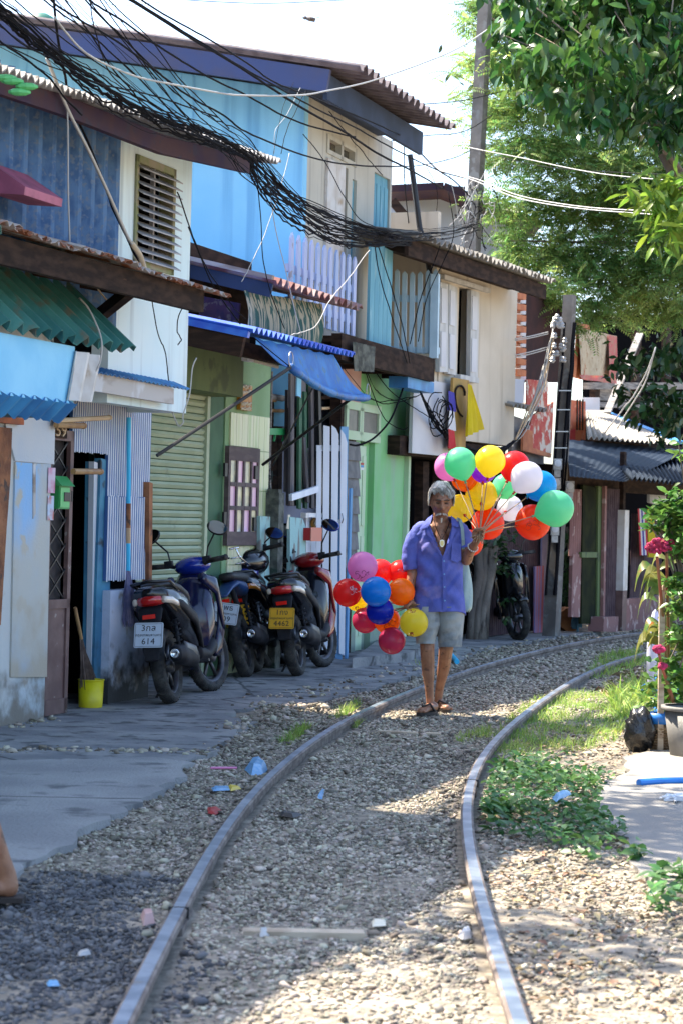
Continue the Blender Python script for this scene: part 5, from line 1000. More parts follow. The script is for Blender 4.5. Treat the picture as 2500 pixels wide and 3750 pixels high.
# feathery tree behind the far pole
ft = thing('feathery_tree', 'tall feathery tree with fine pale leaves behind the tall pole', 'tree', (at(2780, 2000, 31).x, 31.5, 0))
FC = [(1770, 40, 70), (1705, 220, 40, .5), (1730, 330, 60, .5), (1800, 230, 90), (1900, 100, 150), (1790, 420, 70), (1880, 400, 110), (2000, 280, 160), (2150, 120, 200), (1735, 540, 45, .35), (1840, 560, 90, .9), (1960, 540, 120), (2100, 540, 150), (2250, 600, 150), (2400, 700, 170), (1820, 740, 75, .6), (1930, 730, 100, .8), (2060, 760, 130, .8), (2220, 800, 150), (2400, 860, 150), (1870, 880, 70, .8), (1980, 930, 100), (2110, 950, 130), (2260, 1000, 130), (2420, 1000, 130), (2040, 1070, 75), (2190, 1120, 85), (2340, 1110, 100), (2470, 1130, 90), (1960, 1060, 45), (2060, 1170, 45, .8), (2130, 1200, 50, .6), (1655, 265, 22, 1.2), (1700, 90, 30, 1), (1690, 440, 28, .7), (2000, -120, 200), (2250, -150, 220), (2450, 60, 200), (2480, 400, 180), (2330, 300, 160), (2600, 600, 200), (2620, 1000, 180), (2560, 250, 200)]
T = clumps(FC, 31, 1.2, 235)
leaves('crown', T, .23, M['leaf_feather'], frond(), (-.7, .5), .8, ft)
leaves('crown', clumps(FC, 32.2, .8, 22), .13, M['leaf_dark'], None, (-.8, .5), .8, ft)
mb = MB(); b = Vector(ft.location); fork = at(2700, 900, 32)
tube(mb, [b, b.lerp(fork, .5)+Vector((.15, 0, 0)), fork], [.22, .17, .12], 8)
for x, y, r, *k in FC[::4]:
    e = at(x, y, 31+rnd.uniform(-1, 1)); tube(mb, [fork, fork.lerp(e, .5)+Vector((rnd.uniform(-.2, .2), 0, rnd.uniform(0, .3))), e], [.05, .025, .01], 5)
obj('trunk', mb, M['bark'], ft, True)
# glossy broadleaf tree, close on the right
bt = thing('broadleaf_tree', 'dark glossy broadleaf tree overhanging the top right corner', 'tree', (2.75, 13.3, 0))
BC = [(1850, 130, 60, .8), (1880, 220, 70), (1830, 240, 45), (1960, 250, 100), (1960, 120, 110), (2080, 90, 140), (2060, 320, 90), (1930, 330, 60), (2200, 230, 170), (2250, 40, 200), (2400, 180, 200), (2170, 390, 95), (2330, 400, 120), (2450, 370, 130), (2480, 60, 170), (2430, 480, 70), (2250, 440, 60), (2050, 400, 40), (2120, 440, 35), (2000, -60, 180), (2250, -150, 220), (2480, -120, 220), (2600, 200, 200), (2620, 450, 150), (1860, -60, 90)]
T = clumps(BC, 13.3, .7, 100, .8)
leaves('crown', T, .09, M['leaf_big'], leafbase(3, .5, .22, .12), (-1.3, -.1), .8, bt)
for c_ in ((-2.2, 12.1, 5.7), (-1.6, 12.7, 5.6), (-1.2, 13.1, 5.8), (-1.8, 11.6, 5.6), (-1.2, 12.0, 5.5), (-.5, 11.5, 5.6), (.4, 12.6, 5.8), (1.6, 13.2, 5.6), (2.6, 13.2, 6.2), (-2.4, 9.3, 5.4)):  # unseen clumps added overhead to shade the weeds and right pavement
    n = 620; leaves('crown', np.array(c_)+nr.normal(0, .5, (n, 3))*np.array([.75, .75, .4]), .12, M['leaf_big'], leafbase(2, .55, .2, .1), (-1.0, .2), .8, bt)  # added unseen shade clumps, not part of the visible crown
mb = MB(); b = Vector(bt.location); k1 = at(2545, 760, 13.3); k2 = at(2425, 545, 13.3)
tube(mb, [b, b.lerp(k1, .55)+Vector((.06, 0, 0)), k1, k2, at(2405, 460, 13.3), at(2330, 330, 13.2)], [.12, .09, .062, .04, .03, .015], 8)
tube(mb, [at(2500, 640, 13.3), at(2420, 530, 13.2), at(2360, 485, 13.1)], [.022, .018, .012], 6)
for x, y, *_ in BC: e = at(x, y, 13.3+rnd.uniform(-.4, .4)); s_ = at(2405, 460, 13.3); tube(mb, [s_, s_.lerp(e, .5)+Vector((0, rnd.uniform(-.2, .2), .05)), e], [.011, .007, .003], 5)
obj('trunk', mb, M['bark'], bt, True)
# lime-green branch at the right edge
lb = thing('young_tree', 'bright lime green leafy branch reaching in at the right edge', 'tree', (2.35, 12, 0))
T = clumps([(2330, 720, 60), (2290, 690, 30, .8), (2420, 670, 70), (2460, 760, 80), (2400, 740, 60), (2480, 850, 70), (2410, 880, 35), (2370, 800, 30), (2560, 800, 120), (2560, 650, 100)], 12, .25, 95)
leaves('crown', T, .1, M['leaf_lime'], leafbase(3, .28, .25, .1), (-1.1, .3), .7, lb)
mb = MB(); tube(mb, [Vector((2.35, 12, 0)), at(2620, 1200, 12), at(2530, 900, 12), at(2420, 740, 12), at(2320, 700, 12)], [.04, .03, .02, .01, .004], 6); obj('trunk', mb, M['bark'], lb)
for nm, D_ in (('dark_shrub', 30.4),):
    ds = thing(nm, 'dark creeper hanging over the timber frame behind the cement roof', 'creeper', at(2380, 1560, D_)); leaves('foliage', clumps([(2290, 1330, 60), (2380, 1340, 70), (2470, 1300, 90), (2400, 1450, 60), (2340, 1500, 50), (2480, 1480, 80), (2280, 1420, 40), (2440, 1560, 60)], D_, .2, 160), .16, M['leaf_dark'], None, (-1.2, .3), .7, ds)
# sapling sprig by the cement roof
sp = thing('citrus_shrub', 'bright green leafy shrub above the pink cockscomb flowers', 'shrub', G(2500, 2700))
pc = [(2470, 1810, 30), (2430, 1850, 28), (2480, 1880, 40), (2400, 1930, 26), (2450, 1930, 40), (2490, 1980, 45), (2420, 1890, 20), (2385, 1880, 16), (2365, 1905, 10), (2490, 1660, 14), (2484, 1625, 8), (2550, 1900, 70), (2470, 2020, 30), (2460, 2130, 30), (2490, 2230, 40), (2480, 2330, 35), (2450, 2420, 26), (2480, 2480, 40), (2530, 2150, 60), (2540, 2350, 60)]
T = clumps(pc, 13.6, .12, 480); leaves('foliage', T, .062, M['leaf_shrub'], leafbase(3, .55, .15, .12), (-.6, .7), .7, sp)
mb = MB(); b = Vector(sp.location)
for x, y, *_ in pc: e = at(x, y, 13.6); tube(mb, [b, at(2520, 2250, 13.65), e.lerp(at(2520, 2250, 13.65), .3)+Vector((.02, 0, .03)), e], [.012, .01, .006, .003], 5)
obj('stems', mb, M['bark'], sp)
# cockscomb plants
def cockscomb(lab, base, tops, leafpts, L):
    t = thing('cockscomb_plant', lab, 'plant', base, 'cockscomb plants'); mb = MB(); b = Vector(base)
    for x, y, r, D in tops:
        e = at(x, y+r, D); tube(mb, [b, b.lerp(e, .5)+Vector((rnd.uniform(-.03, .03), 0, 0)), e], [.012, .011, .009], 6)
    obj('stems', mb, M['stem_red'], t)
    for x, y, r, D in tops:
        c = at(x, y, D); mb = MB()
        for _ in range(70):
            a = rnd.uniform(0, 2*pi); q = rnd.random()**.5; p = c+Vector((cos(a)*q*r/F*D, rnd.uniform(-.03, .03), (sin(a)*.62*q)*r/F*D)); ellip(mb, p, (.014, .014, .012), su=6, sv=4)
        obj('flower', mb, M['celosia'], t)
    for i, (x, y, s) in enumerate(leafpts):
        mb = MB(); q = at(x, y, base[1]+rnd.uniform(-.08, .08)); n = 6; az = rnd.uniform(-.6, .6)+(pi/2 if s < 0 else -pi/2); d = Vector((sin(-az), cos(az)*.5, 0)).normalized(); l = L*rnd.uniform(.75, 1.15); w_ = l*.17; ro = rnd.uniform(.5, 1.25)*rnd.choice((-1, 1)); sd_ = Vector((-d.y, d.x, 0))*cos(ro)+Vector((0, 0, sin(ro))); vs = []
        for k in range(n+1):
            u = k/n; z = l*(.28*sin(u*pi*.8)-.75*u*u*u); ww = w_*(sin(pi*(u*.92+.05)))**.9; p = q+d*l*u*(1-.35*u)+Vector((0, 0, z)); vs += [p-sd_*ww+Vector((0, 0, .15*ww)), p, p+sd_*ww+Vector((0, 0, .15*ww))]
        mb.add(vs, [f for k in range(n) for f in ((k*3, k*3+1, k*3+4, k*3+3), (k*3+1, k*3+2, k*3+5, k*3+4))]); obj('leaf', mb, M['leaf_celosia'], t, True)
bp = G(2440, 2730)
cockscomb('tall cockscomb plant with a big pink crested flower', (bp.x, bp.y, .15), [(2405, 2000, 40, 13.45), (2440, 1995, 30, 13.5)], [(2420+rnd.uniform(-20, 40), 2055+i*10, rnd.choice((-1, -1, 1))) for i in range(34)], .19)
cockscomb('short cockscomb plant with a small pink flower above the blue tub', (bp.x+.05, bp.y-.05, .2), [(2412, 2378, 18, 13.4), (2425, 2440, 12, 13.4)], [(2440+rnd.uniform(-25, 50), 2300+i*11, rnd.choice((-1, 1))) for i in range(26)], .15)
st = thing('wooden_stake', 'square wooden stake standing among the potted plants', 'stake', at(2420, 2520, 13.7))
mb = MB(); a, b = at(2422, 2530, 13.7), at(2424, 2150, 13.7); a.z = 0; bar(mb, a, b, .034, .034, (0, 1, 0)); obj('upright', mb, M['wood_pale'], st)
mb = MB(); bar(mb, at(2424, 2152, 13.68), at(2520, 2160, 13.68), .03, .03); obj('crosspiece', mb, M['wood_pale'], st)
# pots
def pot(name, lab, cat_, c, r0, r1, hgt, m_, rim=True, grp='pots at the right edge'):
    t = thing(name, lab, cat_, c, grp); mb = MB(); lathe(mb, [(0, .004), (r0, .004), (r1*.97, hgt), (r1*.9, hgt-.01), (r0*.9, .05), (0, .05)], c, 24); obj('shell', mb, M[m_], t, True)
    if rim: mb = MB(); lathe(mb, [(r1*.98, hgt-.02), (r1*1.06, hgt-.018), (r1*1.06, hgt+.006), (r1*.94, hgt+.006)], c, 24); obj('rim', mb, M[m_], t, True)
    mb = MB(); lathe(mb, [(0, hgt-.04), (r1*.9, hgt-.04)], c, 16); obj('soil', mb, M['dirt'], t); return t
mk('pot_grey', (.13, .125, .12), (.2, .19, .18), sc=4, rough=.6, bump=.2); mk('tub_blue', (.02, .17, .55), (.03, .22, .62), sc=5, rough=.4); mk('bag_black', (.012, .012, .013), rough=.22, bump=1.6, bsc=14, spec=.7); mk('wicker', (.3, .2, .1), (.16, .1, .05), sc=18, rough=.8); mk('lav_white', (.5, .5, .68), rough=.6)
q = G(2545, 2775); pot('plant_pot', 'large grey plastic plant pot at the right edge', 'pot', q, .15, .2, .3, 'pot_grey')
q2 = G(2418, 2752); t = pot('wicker_basket', 'brown woven basket with a blue rim beside the grey pot', 'basket', q2, .055, .075, .17, 'wicker', False)
mb = MB()
for k in range(9):
    for i in range(18):
        a = i*2*pi/18+(k % 2)*pi/18; r_ = .058+.02*k/9; tube(mb, [q2+Vector((r_*cos(a-.15), r_*sin(a-.15), .012+k*.016)), q2+Vector(((r_+.006)*cos(a), (r_+.006)*sin(a), .012+k*.016)), q2+Vector((r_*cos(a+.15), r_*sin(a+.15), .012+k*.016))], .006, 4)
obj('weave', mb, M['wicker'], t)['kind'] = 'stuff'
mb = MB(); lathe(mb, [(.078, .17), (.083, .17), (.086, .235), (.08, .235)], q2, 24); obj('rim', mb, M['tub_blue'], t, True)
q3 = G(2470, 2705); t = pot('plant_tub', 'blue plastic tub with a loop handle behind the grey pot', 'tub', q3, .12, .16, .32, 'tub_blue')
mb = MB(); tube(mb, [q3+Vector((-.17-.02*sin(t_), -.02, .3+.045*sin(t_)+.0*t_))+Vector((.05*(1-cos(t_))-.05, 0, 0)) for t_ in [i*pi/8 for i in range(9)]], .008, 6); obj('handle', mb, M['tub_blue'], t)
q4 = G(2440, 2640); pot('plant_pot', 'small blue pot behind the blue tub', 'pot', q4, .07, .09, .3, 'tub_blue')
mb = MB(); ellip(mb, G(2390, 2560)+Vector((0, 0, .35)), (.06, .06, .36)); one('white_sack', mb, M['lav_white'], 'tall pale sack standing behind the wooden stake', 'sack', smooth=True)
q = G(2342, 2752); mb = MB()
ellip(mb, q+Vector((0, 0, .12)), (.095, .1, .13), su=20, sv=14, f=lambda p: 1+.09*sin(p.x*9+p.z*7)+.06*sin(p.z*17+p.y*13)+(.12 if p.z > .7 else 0))
one('rubbish_bag', mb, M['bag_black'], 'shiny black rubbish bag beside the wicker basket', 'bag', smooth=True)
T = np.concatenate([np.array(G(2440, 2740))+nr.normal(0, 1, (160, 3))*np.array([.1, .12, .05])+np.array([0, 0, .3]), np.array(G(2560, 2740))+nr.normal(0, 1, (160, 3))*np.array([.14, .12, .07])+np.array([0, 0, .42])])
pp = thing('potted_herb', 'mixed green herbs spilling from the blue tub and grey pot', 'plant', (q3.x, q3.y, .3)); leaves('foliage', T, .07, M['leaf_shrub'], leafbase(3, .5, .2, .1), (-.3, .9), .7, pp)
# climber right of the far pole and round the gnarled trunk
cp = thing('climbing_plant', 'dark climbing plant with long leaves right of the far pole', 'plant', G(2095, 2290)); D_ = cp.location.y
leaves('foliage', clumps([(2080, 1960, 40), (2085, 2040, 40), (2075, 2130, 45), (2100, 2190, 40), (2070, 2230, 35), (2100, 1930, 25)], D_-.1, .1, 260), .13, M['leaf_dark'], leafbase(3, .4, .4, .1), (-1.4, -.3), .6, cp)
mb = MB(); tube(mb, [cp.location, at(2085, 2100, D_), at(2075, 1930, D_)], .015, 5); obj('stems', mb, M['bark'], cp)
tr = thing('gnarled_tree', 'gnarled grey tree trunk standing behind the walking man', 'tree', G(1745, 2345)); D_ = tr.location.y
mb = MB()
for k in range(9):
    x0 = 1720+k*6; tube(mb, [at(x0+rnd.uniform(-10, 10), 2350, D_+rnd.uniform(-.06, .06)), at(1735+k*5+rnd.uniform(-8, 8), 2230, D_+rnd.uniform(-.06, .06)), at(1745+k*6+rnd.uniform(-8, 8), 2100, D_+rnd.uniform(-.06, .06)), at(1740+k*9, 1980, D_), at(1725+k*16, 1880+rnd.uniform(-30, 30), D_)], [.07, .055, .06, .045, .02], 6)
obj('trunk', mb, M['bark_grey'], tr, True)
leaves('crown', clumps([(1820, 2010, 45), (1850, 2080, 35), (1790, 1970, 40), (1855, 2200, 22), (1850, 2270, 20), (1800, 2090, 25), (1760, 1900, 45), (1850, 1960, 30)], D_-.1, .15, 330), .075, M['leaf_dark'], None, (-1, .4), .7, tr)
# weeds, grass, litter
def weeds(name, px, n, size, hmax, m_, base=None, tilt=(-.3, .8)):
    x, y = inpoly(px, n); k_ = np.sin(x*6.1+y*4.3)+np.sin(x*3.3-y*6.7+1)+nr.normal(0, .5, len(x)) > -.55; x, y = x[k_], y[k_]; T = np.stack([x, y, nr.uniform(.005, hmax, len(x))**1.0], -1); return leaves(name, T, size, M[m_], base, tilt, .5, sv=.5)
weeds('weeds', [(1785, 2860), (1900, 2790), (2150, 2830), (2285, 2840), (2190, 2890), (2190, 3000), (2290, 3080), (2310, 3150), (2150, 3170), (2050, 3120), (1850, 3060), (1755, 3040)], 6500, .037, .09, 'leaf_weed', leafbase(3, .62, .2, .12))
for px in ([(2340, 3290), (2420, 3220), (2520, 3215), (2560, 3320), (2400, 3350)], [(2300, 3140), (2330, 3120), (2340, 3170)], [(1780, 2990), (1860, 2990), (1900, 3050), (1800, 3060)]): weeds('weeds', px, 500, .05, .07, 'leaf_weed', leafbase(3, .55, .2, .12))
GB = (np.array([(-.035, 0, 0), (.035, 0, 0), (.025, .55, -.08), (-.025, .55, -.08), (.004, 1, -.32), (-.004, 1, -.32)]), [(0, 1, 2, 3), (3, 2, 4, 5)])
def grass(px, n, L):
    x, y = inpoly(px, n); k = (np.sin(x*9+y*5)+np.sin(x*4-y*7)+nr.normal(0, .6, len(x))) > -.7; x, y = x[k], y[k]
    return leaves('grass', np.stack([x, y, np.full(len(x), -.012)], -1), L, M['grass'], GB, (.35, 1.45), .25, sv=.5)
grass([(1840, 2640), (1950, 2560), (2150, 2530), (2290, 2530), (2360, 2590), (2290, 2660), (2250, 2720), (2050, 2760), (1830, 2790), (1770, 2780), (1800, 2700)], 24000, .055)
grass([(2140, 2490), (2200, 2400), (2330, 2380), (2370, 2420), (2300, 2460), (2220, 2480)], 9000, .08); grass([(2230, 2560), (2340, 2500), (2380, 2560), (2330, 2640), (2260, 2640)], 4000, .14)
grass([(1020, 2720), (1110, 2660), (1140, 2660), (1060, 2730)], 1600, .06); grass([(1210, 2625), (1300, 2570), (1330, 2575), (1240, 2635)], 1600, .06); grass([(1500, 2440), (1560, 2420), (1560, 2450)], 500, .06); grass([(1660, 2700), (1790, 2660), (1800, 2700), (1680, 2720)], 1400, .05); grass([(1280, 2655), (1320, 2640), (1310, 2670)], 300, .06)
# fallen leaves
n = 3600; y = nr.uniform(5.4, 15.5, n); x = offx(Rr, y)+.05+nr.gamma(1.6, .45, n); k = ~inside(RP, x, y) | (nr.rand(n) < .06); x, y = x[k], y[k]
leaves('fallen_leaves', np.stack([x, y, nr.uniform(-.012, .012, len(x))], -1), .034, M['litter_leaf'], leafbase(2, .5, .25, .22), (-.25, .25), .25, sv=.5)
x, y = inpoly([(2180, 2540), (2300, 2440), (2400, 2470), (2380, 2560), (2250, 2560)], 700); leaves('fallen_leaves', np.stack([x, y, nr.uniform(-.01, .03, len(x))], -1), .09, M['litter_leaf'], leafbase(2, .4, .3, .5), (-.25, .25), .25, sv=.5)
# ================================================================== the balloon seller
DM = 15.95
def W(x, y, dd=0.0): return at(x, y, DM+dd)
mk('skin', (.33, .155, .085), (.25, .11, .06), sc=14, rough=.5, bump=.25, bsc=70, c3=(.12, .05, .03), c3sc=30, c3rng=(.58, .7)); mk('shirt', (.12, .145, .5), (.09, .115, .42), sc=6, c3=(.2, .18, .46), c3sc=4, rough=.85, bump=2, bsc=11, transl=.08); mk('denim', (.24, .27, .29), (.31, .33, .33), sc=9, rough=.9, bump=1, bsc=16, c3=(.17, .2, .23), c3sc=5); mk('hair_grey', (.55, .52, .47), (.28, .26, .23), sc=26, rough=.5, isl=.5); mk('hair_white', (.5, .46, .42), rough=.7, isl=.35); mk('eye_dark', (.012, .008, .006), rough=.35); mk('sandal', (.03, .02, .016), rough=.7); mk('bag_teal', (.34, .45, .45), (.28, .38, .4), sc=6, rough=.9, bump=1, bsc=20); mk('gold', (.6, .5, .22), rough=.35, metal=.5); mk('silver', (.6, .62, .6), rough=.3, metal=.8); mk('lip', (.14, .05, .035), rough=.5); mk('brow_grey', (.05, .045, .04), rough=.8)
def meshjoin(parts):
    mb = MB()
    for p in parts: mb.add(p.v, p.f)
    return mb
def limb(pts, rs, seg=12, ell=None):           # tapered tube with round ends
    mb = MB(); P = [Vector(p) for p in pts]; out = []; R_ = []
    for i in range(len(P)-1):
        for k in range(4): t = k/4; out.append(P[i].lerp(P[i+1], t)); tt = t*t*(3-2*t); R_.append(rs[i]*(1-tt)+rs[i+1]*tt)
    out.append(P[-1]); R_.append(rs[-1]); tube(mb, out, R_, seg, True, ell)
    for p, r in ((P[0], rs[0]), (P[-1], rs[-1])): ellip(mb, p, (r*.98,)*3, su=10, sv=7)
    return mb
def remesh(name, mb, m, vox, parent, it=4):
    o = obj(name, mb, m, parent, True); md = o.modifiers.new('r', 'REMESH'); md.mode = 'VOXEL'; md.voxel_size = vox; md.use_smooth_shade = True
    sm = o.modifiers.new('s', 'SMOOTH'); sm.iterations = it; sm.factor = .5
    dg = bpy.context.evaluated_depsgraph_get(); dg.update(); me = bpy.data.meshes.new_from_object(o.evaluated_get(dg)); o.modifiers.clear(); old = o.data; o.data = me; bpy.data.meshes.remove(old); me.name = name
    me.polygons.foreach_set('use_smooth', [True]*len(me.polygons)); return o
# head, in a frame: x image right, y away from the camera, z up
def headmesh(c, s, tilt, turn):
    Mx = Matrix.Rotation(turn, 3, 'Z') @ Matrix.Rotation(tilt, 3, 'X'); mb = MB(); su, sv = 56, 44
    g = lambda x, z, cx, cz, w, hh: math.exp(-((x-cx)/w)**2-((z-cz)/hh)**2)
    for j in range(sv+1):
        th = pi*j/sv
        for i in range(su):
            ph = 2*pi*i/su; x, y, z = sin(th)*cos(ph), sin(th)*sin(ph), cos(th)
            X, Y, Z = x*.078, y*.098, z*.122
            if Z < 0: k = 1-.36*(-Z/.122)**1.6; X *= k; Y = Y*(1-.12*(-Z/.122)) if Y > 0 else Y*(1-.05*(-Z/.122))
            if Y < -.02:
                d = .034*g(X, Z, 0, -.022, .015, .018)+.019*g(X, Z, 0, .006, .010, .022)+.014*g(X, Z, 0, .036, .052, .010)
                for sg in (-1, 1): d += -.020*g(X, Z, sg*.031, .014, .017, .012)+.010*g(X, Z, sg*.045, -.016, .016, .013)-.011*g(X, Z, sg*.044, -.05, .014, .02)+.005*g(X, Z, sg*.014, -.03, .008, .008)+.005*g(X, Z, sg*.031, .012, .010, .005)
                d += .007*g(X, Z, 0, -.062, .022, .006)-.006*g(X, Z, 0, -.069, .02, .003)+.006*g(X, Z, 0, -.077, .018, .006)+.010*g(X, Z, 0, -.104, .02, .014)
                Y -= d
            mb.v.append(tuple(Vector(c)+Mx @ (Vector((X, Y, Z))*s)))
    for j in range(sv):
        for i in range(su): q = (i+1) % su; mb.f.append((j*su+i, (j+1)*su+i, (j+1)*su+q, j*su+q))
    for sg in (-1, 1): ellip(mb, Vector(c)+Mx @ (Vector((sg*.078, .012, -.006))*s), (.011*s, .02*s, .034*s), Mx, su=10, sv=8)
    return mb, (lambda x, y, z: Vector(c)+Mx @ (Vector((x, y, z))*s))
def hand(c, ax, side, s=1.0, flip=1):          # a fist closed round an axis through c
    ax = Vector(ax).normalized(); sd_ = Vector(side).normalized(); sd_ = (sd_-ax*sd_.dot(ax)).normalized(); fr = ax.cross(sd_)*flip; P = []
    pal = MB(); ellip(pal, c+sd_*.032*s, (.019*s, .042*s, .026*s), Matrix((sd_, ax, fr)).transposed(), su=12, sv=9); P.append(pal)
    for i, (l, r_) in enumerate(((1.0, .0098), (1.08, .0102), (1.02, .0098), (.85, .0088))):
        o = c+ax*(.030-.0205*i)*s; pts = []
        for k in range(8): a = -.35+4.1*l*k/7; rr = (.030 if k < 2 else .0255)*s; pts.append(o+sd_*cos(a)*rr+fr*sin(a)*rr)
        P.append(limb(pts[::2]+[pts[-1]], [r_*1.12*s, r_*1.05*s, r_*s, r_*.95*s, r_*.85*s], 8))
    b = c+sd_*.036*s+ax*.012*s; P.append(limb([b, b-fr*.026*s+ax*.022*s-sd_*.012*s, b-fr*.034*s+ax*.036*s-sd_*.036*s, b-fr*.024*s+ax*.042*s-sd_*.056*s], [.015*s, .0125*s, .011*s, .0095*s], 8)); return P
man = thing('person', 'old grey haired man walking the track in a violet shirt and denim shorts, holding balloons', 'person', (W(1572, 2618).x, W(1572, 2618).y, 0))
hm, HP = headmesh(W(1614, 1836, -.06), 1.0, .26, .03)
hr_c = W(1755, 1958, -.24)                    # raised hand
hl_c = W(1500, 2222, -.10)
P = [hm]
P.append(limb([W(1612, 1880, .0), W(1612, 1935, .03)], [.052, .06]))
P.append(limb([W(1610, 1935, .03), W(1608, 2000, .03), W(1606, 2100, .03), W(1606, 2200, .03), W(1606, 2235, .03)], [.085, .11, .1, .105, .1], 16, .68))
P.append(limb([W(1545, 1945, .02), W(1675, 1945, .02)], [.055, .055]))
P.append(limb([W(1535, 1952, .02), W(1508, 2085, .02), W(1510, 2105, 0)], [.05, .042, .038])); P.append(limb([W(1510, 2100, .0), W(1500, 2150, -.02), W(1499, 2205, -.07)], [.038, .034, .024]))
P.append(limb([W(1683, 1952, .01), W(1706, 2050, -.04)], [.05, .04])); P.append(limb([W(1706, 2050, -.04), W(1718, 2022, -.11), W(1738, 1990, -.2)], [.042, .037, .026])); P.append(limb([W(1738, 1990, -.2), hr_c+Vector((-.012, .0, -.03))], [.026, .026]))
P += hand(hr_c, (.1, -.25, 1), (-.9, .1, -.35), 1.08, -1); P += hand(hl_c, (-.5, -.5, .3), (.3, .1, 1), .98)
P.append(limb([W(1562, 2255, .02), W(1563, 2378, -.03), W(1566, 2450, .0), W(1571, 2530, .02), W(1574, 2582, .03)], [.07, .051, .046, .031, .028]))
P.append(limb([W(1640, 2255, .06), W(1632, 2372, .06), W(1624, 2440, .2), W(1608, 2522, .29), W(1601, 2576, .31)], [.07, .051, .046, .031, .028]))
def foot(heel, toe, w_):
    h_, t = Vector(heel), Vector(toe); d = (t-h_); out = [limb([h_+Vector((0, 0, .038)), h_+d*.35+Vector((0, 0, .042)), h_+d*.7+Vector((0, 0, .026)), t-d*.06+Vector((0, 0, .02))], [.031, .036, .036, .026], 10, .75)]
    x = Vector((d.y, -d.x, 0)).normalized()
    for i in range(5): o = h_+d*(.78-.03*i)+x*(-.03+.015*i); out.append(limb([o+Vector((0, 0, .022)), o+d*.2+x*(.002*i-.004)+Vector((0, 0, .017))], [.0115-.001*i, .0105-.001*i], 7))
    return out
fl = (W(1588, 2596, .03), W(1536, 2612, -.15)); fl = [Vector((p.x, p.y, .012)) for p in fl]; fr_ = [Vector((p.x, p.y, .012)) for p in (W(1601, 2588, .33), W(1636, 2600, .15))]
P += foot(*fl, .04); P += foot(*fr_, .04)
P.append(limb([W(1574, 2580, .03), fl[0]+Vector((0, 0, .04))], [.03, .032])); P.append(limb([W(1601, 2576, .31), fr_[0]+Vector((0, 0, .04))], [.03, .032]))
remesh('body', meshjoin(P), M['skin'], .0045, man, 2)
for k, (h_, t) in enumerate((fl, fr_)):
    d = t-h_; x = Vector((d.y, -d.x, 0)).normalized(); mb = MB(); pts = []
    for i in range(18):
        a = 2*pi*i/18; pts.append(h_+d*(.48+.63*cos(a))+x*.047*sin(a)*(1+.15*cos(a))+Vector((0, 0, -.012)))
    prism(mb, pts, (0, 0, .022)); sdl = obj('sandal', mb, M['sandal'], man)
    mb = MB(); tp = h_+d*.82+Vector((0, 0, .05))
    for sg in (-1, 1): tube(mb, [h_+d*.32+x*sg*.044+Vector((0, 0, .012)), h_+d*.58+x*sg*.032+Vector((0, 0, .068)), tp], .007, 6)
    obj('strap', mb, M['sandal'], sdl)
# shirt
lv = [(1893, 1580, 1650, .055, .01), (1903, 1568, 1660, .065, .015), (1915, 1548, 1676, .075, .02), (1930, 1529, 1693, .088, .02), (1960, 1514, 1701, .105, .02), (2010, 1517, 1697, .115, .02), (2060, 1523, 1692, .115, .02), (2110, 1523, 1691, .118, .02), (2160, 1520, 1693, .122, .02), (2205, 1514, 1699, .125, .02), (2238, 1512, 1703, .127, .02)]
ly = [l[0] for l in lv]; yy = np.linspace(1893, 2238, 120); col_ = [np.interp(yy, ly, [l[k] for l in lv]) for k in range(1, 5)]; mb = MB(); sg_ = 132; front = {}
for j, y in enumerate(yy):
    xl, xr, dp, dd = [c[j] for c in col_]; cx, hw = (xl+xr)/2, (xr-xl)/2
    for i in range(sg_):
        a = 2*pi*i/sg_; ca, sa = cos(a), sin(a); ex = .82; X_ = cx+hw*abs(ca)**ex*(1 if ca >= 0 else -1); dep = dp*abs(sa)**ex*(1 if sa >= 0 else -1)
        f_ = .010*sin(X_*.08+y*.045)*sin(y*.03+1)+.009*sin(X_*.06-y*.085)*sin(X_*.02+y*.01)+.005*sin(X_*.17+y*.13)*sin(y*.02); fall = min(1, (y-1893)/80)
        hem = 8*sin(a*2+.6)*max(0, (y-2180)/58) if y > 2180 else 0
        if sa < -.05 and y < 2043:
            for xb_ in (1559+(y-1893)*(61/150), 1662-(y-1893)*(42/150)):
                if abs(X_-xb_) < 2.7: X_ = xb_
        mb.v.append(tuple(W(X_, y+hem+10*min(1, max(0, (X_-1540)/90))*max(0, (y-2200)/38), dd+dep+f_*fall))); front[len(mb.v)-1] = (X_, y, sa < -.05)
def vopen(x, y): return y < 2043 and (1559+(y-1893)*(61/150) < x < 1662-(y-1893)*(42/150))
for j in range(len(yy)-1):
    for i in range(sg_):
        q = (i+1) % sg_; f = (j*sg_+i, j*sg_+q, (j+1)*sg_+q, (j+1)*sg_+i)
        fx = sum(front[k][0] for k in f)/4; fy = sum(front[k][1] for k in f)/4
        if all(front[k][2] for k in f) and vopen(fx, fy): continue
        mb.f.append(f)
shirt = obj('shirt', mb, M['shirt'], man, True)
s_ = shirt.modifiers.new('thick', 'SOLIDIFY'); s_.thickness = .004
for pts, rs in (([W(1545, 1942, .02), W(1516, 1985, .02), W(1503, 2040, .02), W(1509, 2084, .02)], [.068, .07, .066, .062]), ([W(1676, 1942, .01), W(1698, 1975, -.005), W(1704, 2012, -.025)], [.068, .066, .062])):
    mb = MB(); n = 12; Q = cat(pts, 5); R_ = np.interp(np.linspace(0, len(rs)-1, len(Q)), range(len(rs)), rs); tube(mb, Q, [float(r)*(1+.04*sin(i*1.9)) for i, r in enumerate(R_)], 18, False); ellip(mb, pts[0], (rs[0]*.97,)*3, su=14, sv=8); sl_ = obj('sleeve', mb, M['shirt'], man, True)
def flap(px, dd, m_='shirt', nm='collar'):
    mb = MB(); v = [W(x, y, dd+d_) for x, y, d_ in px]; prism(mb, v, (0, .006, 0)); return obj(nm, mb, M[m_], man)
